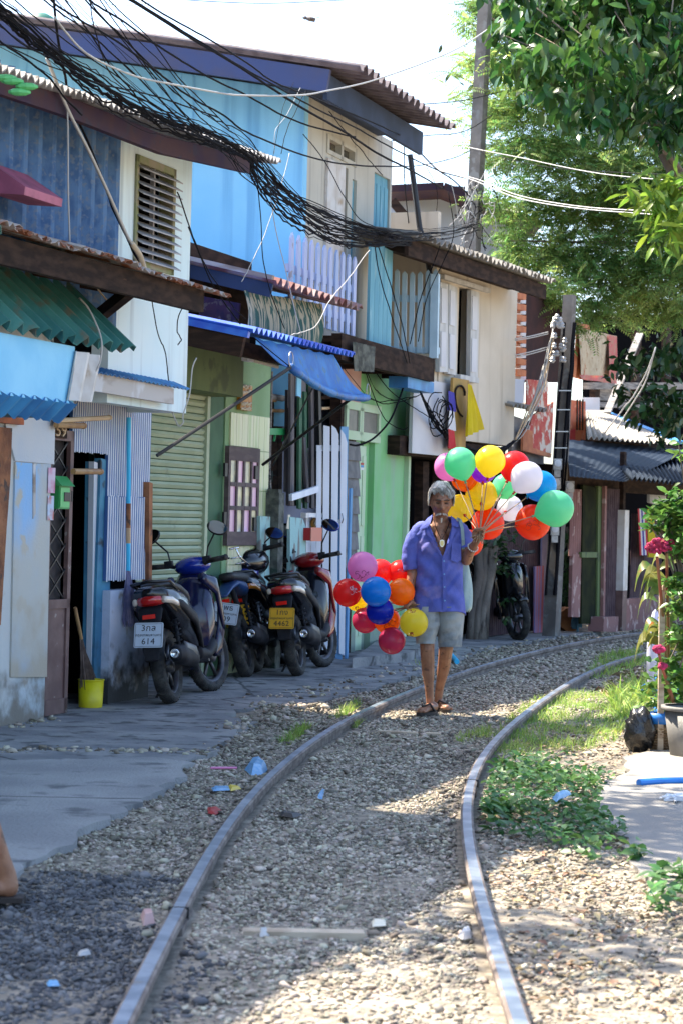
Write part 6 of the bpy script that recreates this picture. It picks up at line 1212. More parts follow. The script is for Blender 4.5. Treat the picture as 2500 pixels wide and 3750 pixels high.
flap([(1582, 1884, -.03), (1563, 1898, -.03), (1532, 1938, -.075), (1562, 1934, -.105), (1574, 1918, -.09)], 0); flap([(1650, 1888, -.03), (1668, 1902, -.03), (1682, 1926, -.07), (1672, 1930, -.09), (1652, 1924, -.09)], 0)
flap([(1562, 1930, -.09), (1558, 1950, -.1), (1580, 1990, -.115), (1616, 2044, -.12), (1621, 2040, -.123), (1588, 1984, -.118), (1570, 1945, -.105)], 0, nm='lapel'); flap([(1656, 1925, -.085), (1668, 1945, -.09), (1655, 1975, -.11), (1624, 2044, -.122), (1619, 2040, -.124), (1648, 1968, -.112), (1652, 1940, -.1)], 0, nm='lapel')
mb = MB(); v = [W(1616, 2044, -.122), W(1626, 2044, -.122), W(1632, 2140, -.126), W(1634, 2234, -.132), W(1622, 2234, -.132), W(1620, 2140, -.126)]; prism(mb, v, (0, .008, 0)); obj('placket', mb, M['shirt'], man)
flap([(1653, 1987, -.105), (1686, 1992, -.085), (1688, 2050, -.09), (1672, 2060, -.105), (1650, 2052, -.115)], 0, nm='pocket')
for y in (2055, 2103, 2150, 2200): mb = MB(); ellip(mb, W(1624+(y-2050)*.02, y, -.136), (.006, .003, .006), su=8, sv=5); obj('button', mb, M['gate_blue'], man)
# shorts
for leg in (([(2222, 1514, 1625, .13, .03), (2290, 1518, 1612, .115, .0), (2330, 1520, 1597, .088, -.02), (2358, 1522, 1591, .08, -.03)]), ([(2222, 1590, 1703, .13, .03), (2290, 1594, 1696, .118, .04), (2335, 1602, 1692, .105, .055), (2370, 1603, 1688, .098, .065)])):
    mb = MB(); ny = 24; sg2 = 28; ly2 = [l[0] for l in leg]
    for j in range(ny+1):
        y = leg[0][0]+(leg[-1][0]-leg[0][0])*j/ny; xl, xr, dp, dd = [float(np.interp(y, ly2, [l[k] for l in leg])) for k in range(1, 5)]
        for i in range(sg2):
            a = 2*pi*i/sg2; mb.v.append(tuple(W((xl+xr)/2+(xr-xl)/2*cos(a), y, dd+dp*sin(a)+.005*sin(a*5+y*.08)+.004*sin(y*.2+a*2))))
    mb.f = [(j*sg2+i, j*sg2+(i+1) % sg2, (j+1)*sg2+(i+1) % sg2, (j+1)*sg2+i) for j in range(ny) for i in range(sg2)]; obj('shorts_leg', mb, M['denim'], man, True)
# hair, brows, eyes, moustache
cap = MB(); ellip(cap, HP(0, .018, .022), (.081, .092, .103), su=22, sv=16, f=lambda p: 1+.03*sin(p.x*11+p.y*7)+.02*sin(p.z*17)); cap.f = [f for f in cap.f if (lambda c: (c.z > HP(0, 0, .082).z) or c.y > HP(0, .012, 0).y)(sum((Vector(cap.v[i]) for i in f), Vector())/4) and (sum((Vector(cap.v[i]) for i in f), Vector())/4).z > HP(0, 0, -.05).z]
hr_ = obj('hair', cap, M['hair_grey'], man, True)
mb = MB(); rr = random.Random(3)
for i in range(760):
    u = rr.uniform(-1, 1); r0 = rr.uniform(0, 1)
    if i < 400:   # swept forward over the forehead
        x0 = u*.07; p0 = (x0*.5, .03, .135+rr.uniform(-.004, .004)); p1 = (x0*.95, -.045, .125-.02*u*u); p2 = (x0*1.15+.014, -.086+.02*u*u, .09-.022*u-.006*abs(u)+.012*sin(u*9)+rr.uniform(-.03, .014))
    elif i < 640: # sides, to the ears
        sg = 1 if u > 0 else -1; y0 = rr.uniform(-.06, .06); p0 = (sg*.03, y0, .13); p1 = (sg*.08, y0-.004, .075); p2 = (sg*(.087+rr.uniform(-.003, .004)), y0-.008+rr.uniform(-.01, .01), rr.uniform(-.04, .03) if y0 > -.02 else .03+rr.uniform(-.02, .03))
    else: p0 = (u*.05, .06, .125); p1 = (u*.08, .1, .05); p2 = (u*.075, .1, -.03)
    q = [HP(*p0), HP(*p1), HP(*p2)]; tube(mb, [q[0], q[0].lerp(q[1], .5)+(q[0]-HP(0, 0, 0)).normalized()*.006, q[1], q[1].lerp(q[2], .55)+(q[1]-HP(0, 0, .02)).normalized()*.004, q[2]], [.0034, .0038, .0038, .003, .001], 4, False)
obj('strands', mb, M['hair_grey'], hr_, True)
mb = MB()
for sg in (-1, 1):
    for i in range(26):
        x = sg*(.004+.034*i/26); z = -.056-.016*(i/26)**2; q = HP(x+rr.uniform(-.002, .002), -.118+.02*(i/26)**1.5, z+rr.uniform(-.003, .003)); tube(mb, [q, HP(x+sg*.006, -.12+.022*(i/26), z-.009-rr.random()*.005)], [.0028, .0012], 4, False)
for i in range(12): x = rr.uniform(-.006, .006); tube(mb, [HP(x, -.112, -.09), HP(x*.7, -.117, -.118-rr.random()*.012)], [.0022, .0006], 4, False)
obj('moustache', mb, M['hair_white'], man)
for sg in (-1, 1):
    mb = MB()
    for i in range(14): x = sg*(.013+.034*i/14); q = HP(x, -.108+.011*(i/14)**2, .034+.004*sin(i*.25)); tube(mb, [q, q+Vector((sg*.007, -.002, .001))], [.0042, .0015], 4, False)
    obj('eyebrow', mb, M['brow_grey'], man)
    mb = MB(); ellip(mb, HP(sg*.031, -.0895, .011), (.015, .008, .0045), su=12, sv=7); obj('eye', mb, M['eye_dark'], man, True)
mb = MB(); tube(mb, [HP(-.024, -.104, -.073), HP(0, -.112, -.071), HP(.024, -.104, -.073)], [.001, .003, .001], 6); obj('mouth', mb, M['lip'], man, True)
# pendant, bracelet
nk = thing('necklace', 'black cord necklace with a silver edged amulet on the man\'s chest', 'necklace', W(1617, 2003, -.13))
mb = MB(); tube(mb, [W(1588, 1905, -.055), W(1594, 1930, -.095), W(1606, 1958, -.118), W(1616, 1976, -.125), W(1630, 1950, -.115), W(1640, 1925, -.09), W(1646, 1900, -.05)], .0028, 5); obj('cord', mb, M['cable'], nk)
for sc_, o, m_ in ((1, 0, 'silver'), (.72, -.006, 'gold')):
    mb = MB(); prism(mb, [W(1617+x*sc_, 1990+y*sc_, -.128+o) for x, y in ((-8, -11), (0, -14), (8, -11), (9, 2), (5, 11), (0, 14), (-5, 11), (-9, 2))], (0, .008, 0)); obj('amulet', mb, M[m_], nk)
br = MB()
for i in range(16): a = 2*pi*i/16; c = W(1730, 2004, -.18); d = (W(1738, 1990, -.2)-W(1718, 2022, -.11)).normalized(); x = d.cross(Vector((0, 1, 0))).normalized(); y = d.cross(x); ellip(br, c+x*cos(a)*.036+y*sin(a)*.036, (.006,)*3, su=6, sv=4)
obj('bracelet', br, M['silver'], man, True)
bag = thing('shoulder_bag', 'pale teal cloth bag hanging at the man\'s hip', 'bag', W(1708, 2238, .06))
mb = MB(); ny, sg2 = 14, 20
for j in range(ny+1):
    v = j/ny; y = 2058+v*182; xl = 1676; xr = 1712+18*sin(v*pi*.75); rxx = (xr-xl)/2*(1 if v < .93 else .7); 
    for i in range(sg2): a = 2*pi*i/sg2; mb.v.append(tuple(W((xl+xr)/2+rxx*cos(a), y+(4*sin(a*3) if v > .9 else 0), .07+.06*sin(a)*(.6+.4*v)+.005*sin(a*4+v*9))))
mb.f = [(j*sg2+i, j*sg2+(i+1) % sg2, (j+1)*sg2+(i+1) % sg2, (j+1)*sg2+i) for j in range(ny) for i in range(sg2)]+[tuple(range(ny*sg2, ny*sg2+sg2))]; obj('pouch', mb, M['bag_teal'], bag, True)
mb = MB(); q = [W(1672, 1900, .03), W(1684, 1906, -.06), W(1691, 1935, -.095), W(1694, 1975, -.095), W(1695, 2010, -.06), W(1698, 2062, .0)]
for a, b in zip(q, q[1:]): bar(mb, a, b+(b-a)*.05, .022, .006, (0, 1, 0))
obj('strap', mb, M['bag_teal'], bag)
# ---- balloons
BCOL = dict(pink=(.85, .36, .68), mint=(.22, .75, .45), purple=(.42, .06, .72), yellow=(.93, .78, .06), red=(.8, .04, .035), white=(.8, .78, .84), cyan=(.01, .42, .78), orange=(.85, .25, .01), vermilion=(.82, .09, .015), crimson=(.6, .03, .1), sky=(.01, .3, .8), navy=(.01, .04, .55), rose=(.62, .06, .16))
for k, c in BCOL.items(): mk('b_'+k, c, rough=.25, transl=.55, spec=.5)
mk('stick', (.32, .22, .13), rough=.6); mk('print', (.3, .04, .1), rough=.5); mk('print_dark', (.35, .03, .01), rough=.5); mk('print_blue', (.02, .2, .5), rough=.5)
def balloon(zx, zy, rx, ry, dd, colr, lab, handp, grp, pr=None, knot=None, stick=True):
    x, y = 1180+zx*.6122, 1600+zy*.6122; D = DM+dd; c = at(x, y, D); r = (rx+ry)/2*.6122/F*D
    ax = (c-handp); ax = ax.normalized() if knot is None else Vector(knot).normalized()
    xx = ax.cross(Vector((.2, 1, .1))).normalized(); yy = ax.cross(xx); Mx = Matrix((xx, yy, ax)).transposed()
    t = thing('balloon', lab, 'balloon', c-ax*r*1.1, grp)
    fn = lambda p: 1.0+.02*p.z-(.26*(-p.z)**1.5*(1-p.z*p.z)**.5 if p.z < 0 else 0)+(.05*(-p.z)**6 if p.z < 0 else 0)
    mb = MB(); ellip(mb, c, (r*1.01, r*1.01, r*1.09), Mx, 30, 22, fn); obj('skin', mb, M['b_'+colr], t, True)
    k = c-ax*r*1.115; mb = MB(); lathe(mb, [(.006, .008), (.010, -.002), (.005, -.008), (.012, -.018), (.004, -.018)], k, 10, Mx); obj('knot', mb, M['b_'+('red' if colr in ('pink', 'yellow', 'white', 'orange', 'purple') else colr)], t, True)
    if stick:
        m = k.lerp(handp, .5)+Vector((0, 0, .01)); mb = MB(); tube(mb, [k+ax*.005, m, handp-(k-handp).normalized()*.07], .0036, 5); obj('stick', mb, M['stick'], t)
    if pr:
        v = (EYE-c).normalized(); rx_ = Vector((0, 0, 1)).cross(v).normalized(); up = v.cross(rx_)
        def onb(px, py):                     # point of the print, in balloon radii, on the skin facing the street
            q = v*math.sqrt(max(.05, 1-px*px-py*py))+rx_*px+up*py; l = Mx.transposed() @ q; return c+Mx @ Vector((l.x*r, l.y*r, l.z*r*1.07*1))*(fn(l))*1.008
        for it in pr:
            if it[0] == 'text':
                _, s, px, py, rot, sz, mm = it; ca, sa = cos(rot), sin(rot)
                mb = textmb(s, sz, lambda X, Y, Z: onb(px+X*ca-Y*sa, py+X*sa+Y*ca)); obj('print', mb, M[mm], t)
            else:
                _, px, py, sz, mm, seed = it; rq = random.Random(seed); mb = MB()
                for _ in range(7):
                    a0 = rq.uniform(0, 6.3); cx, cy, rr_ = px+rq.uniform(-sz, sz), py+rq.uniform(-sz, sz)*.6, sz*rq.uniform(.2, .5)
                    tube(mb, [onb(cx+rr_*cos(a0+q*.5), cy+rr_*sin(a0+q*.5)) for q in range(8)], .0022, 4, False)
                obj('print', mb, M[mm], t)
    return t
gr, gl = 'balloons in the raised right hand bunch', 'balloons in the lowered bunch'
hp, lp = hr_c, hl_c
RB = [(755, 185, 84, 88, .16, 'pink', 'pale pink balloon peeking out behind the mint one above the man\'s head'), (825, 165, 95, 97, -.06, 'mint', 'mint green balloon above the man\'s head'), (962, 205, 76, 78, .14, 'purple', 'purple balloon mostly hidden behind the top yellow one'), (1000, 150, 86, 98, -.08, 'yellow', 'topmost yellow balloon of the raised bunch'), (1145, 182, 88, 98, .08, 'red', 'red balloon behind the white one at the top'), (1215, 248, 98, 95, -.16, 'white', 'white balloon at the top right of the raised bunch'), (1300, 300, 95, 95, .06, 'cyan', 'bright cyan balloon behind the white one'), (852, 250, 84, 80, .3, 'orange', 'orange balloon low behind the mint one'), (950, 350, 94, 97, .34, 'yellow', 'yellow balloon in the middle of the raised bunch'), (1090, 300, 76, 80, .36, 'mint', 'mint green balloon deep inside the raised bunch'), (822, 432, 80, 92, .22, 'yellow', 'yellow balloon beside the man\'s cheek'), (1118, 428, 80, 76, .5, 'white', 'white balloon with blue letters inside the raised bunch', [('text', 'HE', .72, .2, -1.3, .62, 'print_blue')]), (988, 518, 100, 95, .4, 'vermilion', 'orange red balloon behind the raised hand'), (1382, 432, 120, 102, -.14, 'mint', 'large green balloon farthest right'), (1250, 512, 110, 104, .06, 'vermilion', 'orange red balloon beneath the large green one', [('line', .1, -.1, .35, 'print_dark', 5)]), (880, 635, 60, 100, .3, 'vermilion', 'orange red balloon low behind the raised forearm')]
for b in RB: balloon(*b[:7], hp, gr, b[7] if len(b) > 7 else None, stick=b[1] < 520)
LB = [(240, 778, 86, 95, -.1, 'pink', 'pink balloon printed with New Year greeting', [('text', 'HAPPY NEW YEAR', -.08, -.22, .12, .17, 'print'), ('line', .05, -.58, .4, 'print', 1)]), (345, 812, 78, 82, .12, 'red', 'red balloon tucked behind the pink one'), (465, 808, 74, 70, .1, 'red', 'red balloon at the top right of the lowered bunch, by the sleeve', [('line', .3, .1, .4, 'print', 2)]), (320, 925, 90, 90, -.28, 'sky', 'sky blue balloon in front of the lowered bunch'), (150, 932, 87, 82, -.05, 'red', 'leftmost red balloon printed with New Year greeting', [('text', 'HAPPY NEWYEAR', .22, -.1, -1.75, .16, 'white'), ('line', .55, .2, .3, 'white', 3)]), (470, 928, 77, 87, -.08, 'orange', 'orange balloon beside the shirt hem'), (205, 978, 66, 62, .12, 'yellow', 'yellow balloon mostly hidden behind the leftmost red one', [('line', .1, -.7, .2, 'print', 9)]), (343, 1043, 86, 78, -.14, 'navy', 'dark blue balloon under the sky blue one'), (255, 1098, 82, 72, .08, 'rose', 'crimson balloon left below the dark blue one'), (385, 1098, 84, 75, .04, 'orange', 'orange balloon half hidden below the dark blue one', [('line', .3, -.3, .4, 'print_dark', 4)]), (545, 1113, 84, 85, -.22, 'yellow', 'yellow balloon against the denim shorts', [('line', -.2, -.8, .2, 'print_dark', 6), ('line', -.1, .8, .15, 'print_dark', 7)]), (415, 1220, 82, 80, -.04, 'rose', 'crimson balloon lowest of the lowered bunch')]
for b in LB: balloon(*b[:7], lp, gl, b[7] if len(b) > 7 else None, knot=(rnd.uniform(-.3, .3), -1, rnd.uniform(-.1, .3)), stick=True)
# ================================================================== motorbikes
mk('paint_black', (.006, .006, .009), rough=.22, coat=.5, spec=.4); mk('paint_navy', (.006, .008, .04), (.008, .011, .055), rough=.2, coat=.5, spec=.4); mk('paint_blue', (.008, .03, .33), rough=.15, coat=1); mk('paint_red', (.24, .006, .009), rough=.15, coat=1); mk('plastic_grey', (.012, .013, .017), (.025, .025, .03), sc=9, rough=.6, spec=.2); mk('seat_black', (.02, .02, .022), rough=.55, bump=.3, bsc=150); mk('lamp_red', (.5, .01, .01), rough=.1, coat=1); mk('lamp_clear', (.65, .55, .45), rough=.1, coat=1); mk('lamp_amber', (.7, .22, .02), rough=.12, coat=1); mk('alu', (.12, .12, .13), (.07, .07, .075), sc=12, rough=.45, metal=.8); mk('plate_white', (.62, .7, .8), rough=.5); mk('plate_yellow', (.8, .43, .02), rough=.5); mk('ink', (.015, .015, .03), rough=.6); mk('mirror', (.85, .88, .9), rough=.03, metal=1); mk('reflector', (.75, .02, .01), rough=.2); mk('fender_blue', (.02, .06, .18), rough=.4)
def loft(mb, secs, seg=18, pw=.75):            # sections (x, zc, yc, hy, hz)
    n = 0; Q = []
    for a, b in zip(secs, secs[1:]):
        for k in range(4): t = k/4; t = t*t*(3-2*t)*.5+t*.5; Q.append([p*(1-t)+q*t for p, q in zip(a, b)])
    Q.append(list(secs[-1])); vs = []
    for x, zc, yc, hy, hz in Q:
        for i in range(seg): a = 2*pi*i/seg; c, s = cos(a), sin(a); vs.append((x, yc+hy*abs(c)**pw*(1 if c > 0 else -1), zc+hz*abs(s)**pw*(1 if s > 0 else -1)))
    fs = [(j*seg+i, j*seg+(i+1) % seg, (j+1)*seg+(i+1) % seg, (j+1)*seg+i) for j in range(len(Q)-1) for i in range(seg)]
    return mb.add(vs, fs+[tuple(range(seg-1, -1, -1)), tuple(range((len(Q)-1)*seg, len(Q)*seg))])
AY = Matrix(((1, 0, 0), (0, 0, 1), (0, -1, 0)))   # lathe axis along y
def wheel(t, x, r, w_, steer=0.0, spokes=6, wire=False):
    Rz = Matrix.Rotation(steer, 3, 'Z'); ax = Rz @ AY; c = (x, 0, r); prof = [(r-.075, -w_*.3)]+[(r-.045+.045*sin(a), w_*.5*-cos(a)) for a in [i*pi/12 for i in range(13)]]+[(r-.075, w_*.3)]
    mb = MB(); lathe(mb, prof, c, 36, ax); wl = obj('wheel', mb, M['rubber'], t, True)
    mb = MB(); lathe(mb, [(r-.074, -w_*.33), (r-.095, -w_*.2), (r-.095, w_*.2), (r-.074, w_*.33)], c, 30, ax); lathe(mb, [(.001, -.05), (.045, -.05), (.05, 0), (.045, .05), (.001, .05)], c, 14, ax)
    n = 18 if wire else spokes
    for i in range(n):
        a = 2*pi*i/n; d = ax @ Vector((cos(a), sin(a), 0)); tube(mb, [Vector(c)+d*.03, Vector(c)+d*(r-.09)], .003 if wire else .016, 5)
    obj('rim', mb, M['alu'], wl, True)
    mb = MB()
    for i in range(40):
        a = 2*pi*i/40
        for sg in (-1, 1): d = ax @ Vector((cos(a), sin(a), 0)); e = ax @ Vector((cos(a+.07), sin(a+.07), 0)); yv = ax @ Vector((0, 0, 1)); tube(mb, [Vector(c)+d*(r+.001)+yv*sg*.004, Vector(c)+e*(r-.012)+yv*sg*w_*.38], .004, 3)
    o = obj('tread', mb, M['rubber'], wl); o['kind'] = 'stuff'; return wl
def licence(t, m_, lines, x, z, yaw=0., tilt=-.12, roll=0.):
    Mx = Matrix.Rotation(yaw, 3, 'Z') @ Matrix.Rotation(roll, 3, 'X') @ Matrix.Rotation(tilt, 3, 'Y'); o = Vector((x, 0, z)); f = lambda a, b, c=0: o+Mx @ Vector((-c, -a, b))
    mb = MB(); W_, H_ = .108, .088; pts = []
    for sx, sy, a0 in ((1, 1, 0), (-1, 1, 90), (-1, -1, 180), (1, -1, 270)):
        for k in range(4): a = R(a0+k*30); pts.append(f(sx*(W_-.012)+.012*cos(a), sy*(H_-.012)+.012*sin(a)))
    prism(mb, pts, Mx @ Vector((.003, 0, 0))); pl = obj('licence_plate', mb, M[m_], t)
    mb = MB()
    for a, b, c, d in ((-.1, -.08, .1, -.078), (-.1, .078, .1, .08), (-.1, -.08, -.098, .08), (.098, -.08, .1, .08)): prism(mb, [f(a, b, .001), f(c, b, .001), f(c, d, .001), f(a, d, .001)], Mx @ Vector((-.0008, 0, 0)))
    obj('border', mb, M['ink'], pl)
    for s, sz, y, xx in lines: obj('lettering', textmb(s, sz, lambda a, b, c: f(a*1.05+xx, b+y, .0015+c), ext=.0006, space=1.05), M['ink'], pl)
    return pl
def bike(lab, p, yaw, lean, o):
    t = thing('motorbike', lab, 'motorbike', p, 'motorbikes parked along the houses', rot=(Matrix.Rotation(yaw, 3, 'Z') @ Matrix.Rotation(lean, 3, 'X')).to_euler())
    bc, ac = M[o.get('body', 'paint_black')], M[o.get('accent', 'paint_navy')]; r = .27; st = o.get('steer', -.25)
    wheel(t, 0, r, .105); wheel(t, 1.22, r, .09, st)
    trail = o.get('trail')
    if not trail:
        mb = MB(); loft(mb, [(-.27, .80, 0, .035, .03), (-.2, .78, 0, .125, .07), (-.05, .72, 0, .17, .125), (.15, .65, 0, .185, .17), (.38, .58, 0, .16, .16), (.55, .48, 0, .13, .14), (.66, .4, 0, .1, .1)]); obj('tail_cowl', mb, bc, t, True)
        for sg in (-1, 1):
            mb = MB(); loft(mb, [(-.18, .76, sg*.105, .018, .016), (.0, .69, sg*.172, .02, .035), (.25, .58, sg*.19, .02, .05), (.5, .46, sg*.145, .018, .035), (.66, .36, sg*.11, .014, .018)], 10); obj('side_panel', mb, M[o.get('stripe', 'alu' if False else 'plastic_grey')], t, True)
        mb = MB(); loft(mb, [(-.18, .845, 0, .06, .012), (-.02, .85, 0, .115, .035), (.2, .815, 0, .13, .04), (.42, .76, 0, .12, .045), (.6, .73, 0, .08, .045), (.68, .70, 0, .03, .02)]); obj('seat', mb, M['seat_black'], t, True)
        mb = MB(); loft(mb, [(.6, .33, 0, .12, .07), (.8, .3, 0, .14, .05), (.98, .36, 0, .15, .08)]); obj('floor_board', mb, M['plastic_grey'], t, True)
        mb = MB(); loft(mb, [(.84, .5, 0, .13, .2), (.93, .62, 0, .165, .26), (1.03, .68, 0, .15, .27), (1.16, .7, 0, .11, .2), (1.25, .7, 0, .03, .08)], 20); obj('leg_shield', mb, M[o.get('front', 'paint_navy')], t, True)
        for sg in (-1, 1):
            mb = MB(); loft(mb, [(.86, .87, sg*.12, .03, .035), (.98, .8, sg*.19, .02, .07), (1.08, .6, sg*.185, .018, .16), (1.06, .4, sg*.15, .016, .1), (.98, .3, sg*.12, .012, .03)], 10); obj('wing_panel', mb, ac, t, True)
    else:
        mb = MB(); loft(mb, [(-.42, .7, 0, .04, .012), (-.25, .76, 0, .07, .018), (.0, .79, 0, .08, .03), (.25, .74, 0, .1, .07)]); obj('rear_fender', mb, M['fender_blue'], t, True)
        mb = MB(); loft(mb, [(-.15, .86, 0, .06, .03), (.2, .84, 0, .09, .05), (.55, .82, 0, .09, .05), (.7, .9, 0, .06, .05)]); obj('seat', mb, M['seat_black'], t, True)
        mb = MB(); loft(mb, [(.55, .82, 0, .06, .07), (.75, .88, 0, .12, .1), (.95, .9, 0, .1, .09), (1.05, .88, 0, .05, .05)]); obj('fuel_tank', mb, M['paint_blue'], t, True)
        mb = MB()
        for a, b in (((.3, 0, .4), (.95, 0, .85)), ((.3, 0, .4), (.0, 0, .78)), ((.3, 0, .4), (.8, 0, .35)), ((.8, 0, .35), (1.0, 0, .8))): tube(mb, [a, b], .025, 8)
        obj('frame', mb, M['plastic_grey'], t, True)
    # bars, mirrors, lamps
    Rs = Matrix.Rotation(st, 3, 'Z'); hp_ = Vector((1.0, 0, 0)); hb = lambda x, y, z: hp_+Rs @ Vector((x, y, 0))+Vector((0, 0, z))
    hz = .99 if not trail else 1.05
    mb = MB(); tube(mb, [hb(0, .18, hz), hb(.03, .06, hz-.04), hb(.03, -.06, hz-.04), hb(0, -.18, hz)], .014, 8); obj('handlebar', mb, M['chrome' if o.get('rack') else 'plastic_grey'], t, True)
    if not trail: mb = MB(); ellip(mb, hb(.04, 0, hz-.02), (.11, .15, .075), Rs, 16, 10, lambda p: 1+.1*p.x); hd = obj('headset', mb, M[o.get('head', 'paint_blue')], t, True)
    for sg in (-1, 1):
        mb = MB(); tube(mb, [hb(-.01, sg*.17, hz), hb(-.06, sg*.36, hz+.01)], .02, 9); tube(mb, [hb(-.06, sg*.36, hz+.01), hb(-.062, sg*.37, hz+.01)], .024, 9); obj('grip', mb, M['rubber'], t, True)
        mb = MB(); tube(mb, [hb(.03, sg*.16, hz), hb(.03, sg*.28, hz-.005), hb(-.0, sg*.36, hz-.0)], .007, 5); box(mb, hb(-.01, sg*.17, hz+.015), (.05, .06, .05)); obj('brake_lever', mb, M['plastic_grey'], t)
        k = o.get('mirror', .24); mt = hb(-.02, sg*.30, hz+k)
        mb = MB(); tube(mb, [hb(0, sg*.16, hz+.02), hb(.01, sg*.18, hz+k*.45), mt], .007, 6); ms = obj('mirror', mb, M['black'], t)
        Mm = Rs @ Matrix.Rotation(o.get('myaw', .42), 3, 'Z') @ Matrix.Rotation(o.get('mtilt', .3), 3, 'Y') @ Matrix.Rotation(o.get('mroll', .5)*-sg, 3, 'X'); mb = MB(); ellip(mb, mt+Mm @ Vector((.012, 0, 0)), (.02, .085, .055), Mm, 18, 10); obj('mirror_shell', mb, M[o.get('mshell', 'black')], ms, True)
        mb = MB(); v = [mt+Mm @ Vector((-.011, .077*cos(a), .048*sin(a))) for a in [i*pi/10 for i in range(20)]]; prism(mb, v, Mm @ Vector((.006, 0, 0))); obj('mirror_glass', mb, M['mirror'], ms)
    mb = MB()
    for sg in (-1, 1): tube(mb, [hp_+Rs @ Vector((.05, sg*.07, 0))+Vector((0, 0, .8)), Vector((1.22, 0, 0))+Rs @ Vector((0, sg*.07, 0))+Vector((0, 0, r))], .02, 8)
    obj('fork', mb, M['plastic_grey'], t, True)
    mb = MB(); n = 16; seg = 9; ax = Rs @ AY; vs = []
    for i in range(n+1):
        a = R(-15)+R(150)*i/n; d = Rs @ Vector((-cos(a), 0, sin(a))); 
        for k in range(seg): b = -1+2*k/(seg-1); vs.append(Vector((1.22, 0, r))+d*(r+.028-.03*b*b)+(Rs @ Vector((0, b*.062, 0))))
    mb.add(vs, [(i*seg+k, i*seg+k+1, (i+1)*seg+k+1, (i+1)*seg+k) for i in range(n) for k in range(seg-1)]); fo = obj('front_fender', mb, M[o.get('front', 'paint_navy')], t, True); sm = fo.modifiers.new('s', 'SOLIDIFY'); sm.thickness = .004
    # tail lamp, indicators, plate, mudguard
    tx = -.26 if not trail else -.36; tz = .735 if not trail else .72
    if not trail:
        mb = MB(); loft(mb, [(-.275, .75, 0, .05, .028), (-.235, .745, 0, .095, .04), (-.15, .735, 0, .12, .03)], 16); obj('tail_lamp', mb, M['lamp_red'], t, True)
        for sg in (-1, 1): mb = MB(); loft(mb, [(-.24, .745, sg*.105, .018, .024), (-.15, .735, sg*.135, .02, .026), (-.06, .705, sg*.158, .012, .022)], 10); obj('indicator', mb, M[o.get('ind', 'lamp_clear')], t, True)
        mb = MB(); loft(mb, [(-.24, .68, 0, .09, .03), (-.3, .55, 0, .07, .02), (-.34, .42, 0, .065, .015), (-.36, .33, 0, .05, .01)]); obj('rear_fender', mb, M['plastic_grey'], t, True)
    mb = MB(); box(mb, (tx-.045 if not trail else -.4, 0, .635 if not trail else .66), (.012, .09, .03)); obj('reflector', mb, M['reflector'], t)
    pl = o['plate']; licence(t, pl[0], pl[1], -.375 if not trail else -.44, .51 if not trail else .56, pl[2] if len(pl) > 2 else 0, .22, pl[3] if len(pl) > 3 else 0)
    # engine, exhaust, shock, stands
    mb = MB(); loft(mb, [(-.05, .28, .06, .05, .07), (.15, .3, .05, .09, .1), (.4, .31, .02, .12, .11), (.56, .3, 0, .1, .08)]); obj('engine', mb, M['plastic_grey'], t, True)
    mb = MB(); loft(mb, [(-.3, .36, -.155, .042, .05), (-.22, .35, -.16, .062, .07), (.1, .31, -.165, .06, .068), (.25, .27, -.14, .03, .03), (.5, .2, -.09, .02, .02)]); ex = obj('exhaust', mb, M['plastic_grey'], t, True)
    mb = MB(); loft(mb, [(-.2, .395, -.2, .012, .045), (.05, .35, -.215, .012, .04), (.18, .3, -.19, .01, .02)], 10); obj('heat_shield', mb, M['chrome' if o.get('rack') else 'alu'], ex, True)
    mb = MB(); lathe(mb, [(.001, 0), (.03, 0), (.034, .012), (.026, .012), (.02, -.0)], (-.305, -.155, .36), 14, Matrix(((0, 0, -1), (0, 1, 0), (1, 0, 0)))); obj('tailpipe', mb, M['chrome'], ex, True)
    mb = MB(); a, b = Vector((-.02, -.12, .3)), Vector((-.0, -.1, .62)); tube(mb, [a.lerp(b, i/40)+Vector((.028*cos(i*1.3), .028*sin(i*1.3), 0)) for i in range(41)], .006, 5); tube(mb, [a, b], .014, 7); obj('shock_absorber', mb, M['steel' if o.get('rack') else 'plastic_grey'], t, True)
    mb = MB(); tube(mb, [(.45, .1, .22), (.42, .24, .01)], .011, 6); tube(mb, [(.42, .24, .012), (.4, .28, .008)], .014, 6); obj('side_stand', mb, M['black'], t)
    mb = MB(); tube(mb, [(.3, -.1, .26), (.3, -.24, .27)], .013, 6); obj('foot_peg', mb, M['alu'], t)
    if o.get('rack'):
        mb = MB()
        for sg in (-1, 1): tube(mb, [(.1, sg*.1, .9), (-.12, sg*.11, .93), (-.3, sg*.08, 1.0), (-.34, sg*.07, 1.08)], .009, 7)
        for x, z in ((-.02, .92), (-.18, .95), (-.3, 1.0), (-.34, 1.08)): tube(mb, [(x, .1, z), (x, -.1, z)], .008, 7)
        obj('rack', mb, M['chrome'], t, True)
        mb = MB(); ellip(mb, (.25, 0, .95), (.3, .2, .14), f=lambda p: 1+.05*sin(p.x*6)); obj('seat_cover', mb, M['paint_black'], t, True)
    mb = MB(); tube(mb, [(.1, .13, .8), (-.15, .14, .87), (-.24, .0, .88), (-.15, -.14, .87), (.1, -.13, .8)], .012, 8)
    if not trail: obj('grab_rail', mb, bc, t, True)
    return t
def bp(x, y): q = G(x, y); q.z = .012; return q
HD = lambda a: pi/2-R(a)
th = 'กรุงเทพมหานคร'
bike('dark blue scooter with white plate 614 nearest the camera', bp(628, 2584), HD(10.5), -R(9), dict(body='paint_black', accent='paint_navy', front='paint_navy', head='paint_blue', plate=('plate_white', [('3กล', .062, .048, 0), (th, .027, .0, 0), ('614', .062, -.046, 0)], -.12, .1), steer=-.3))
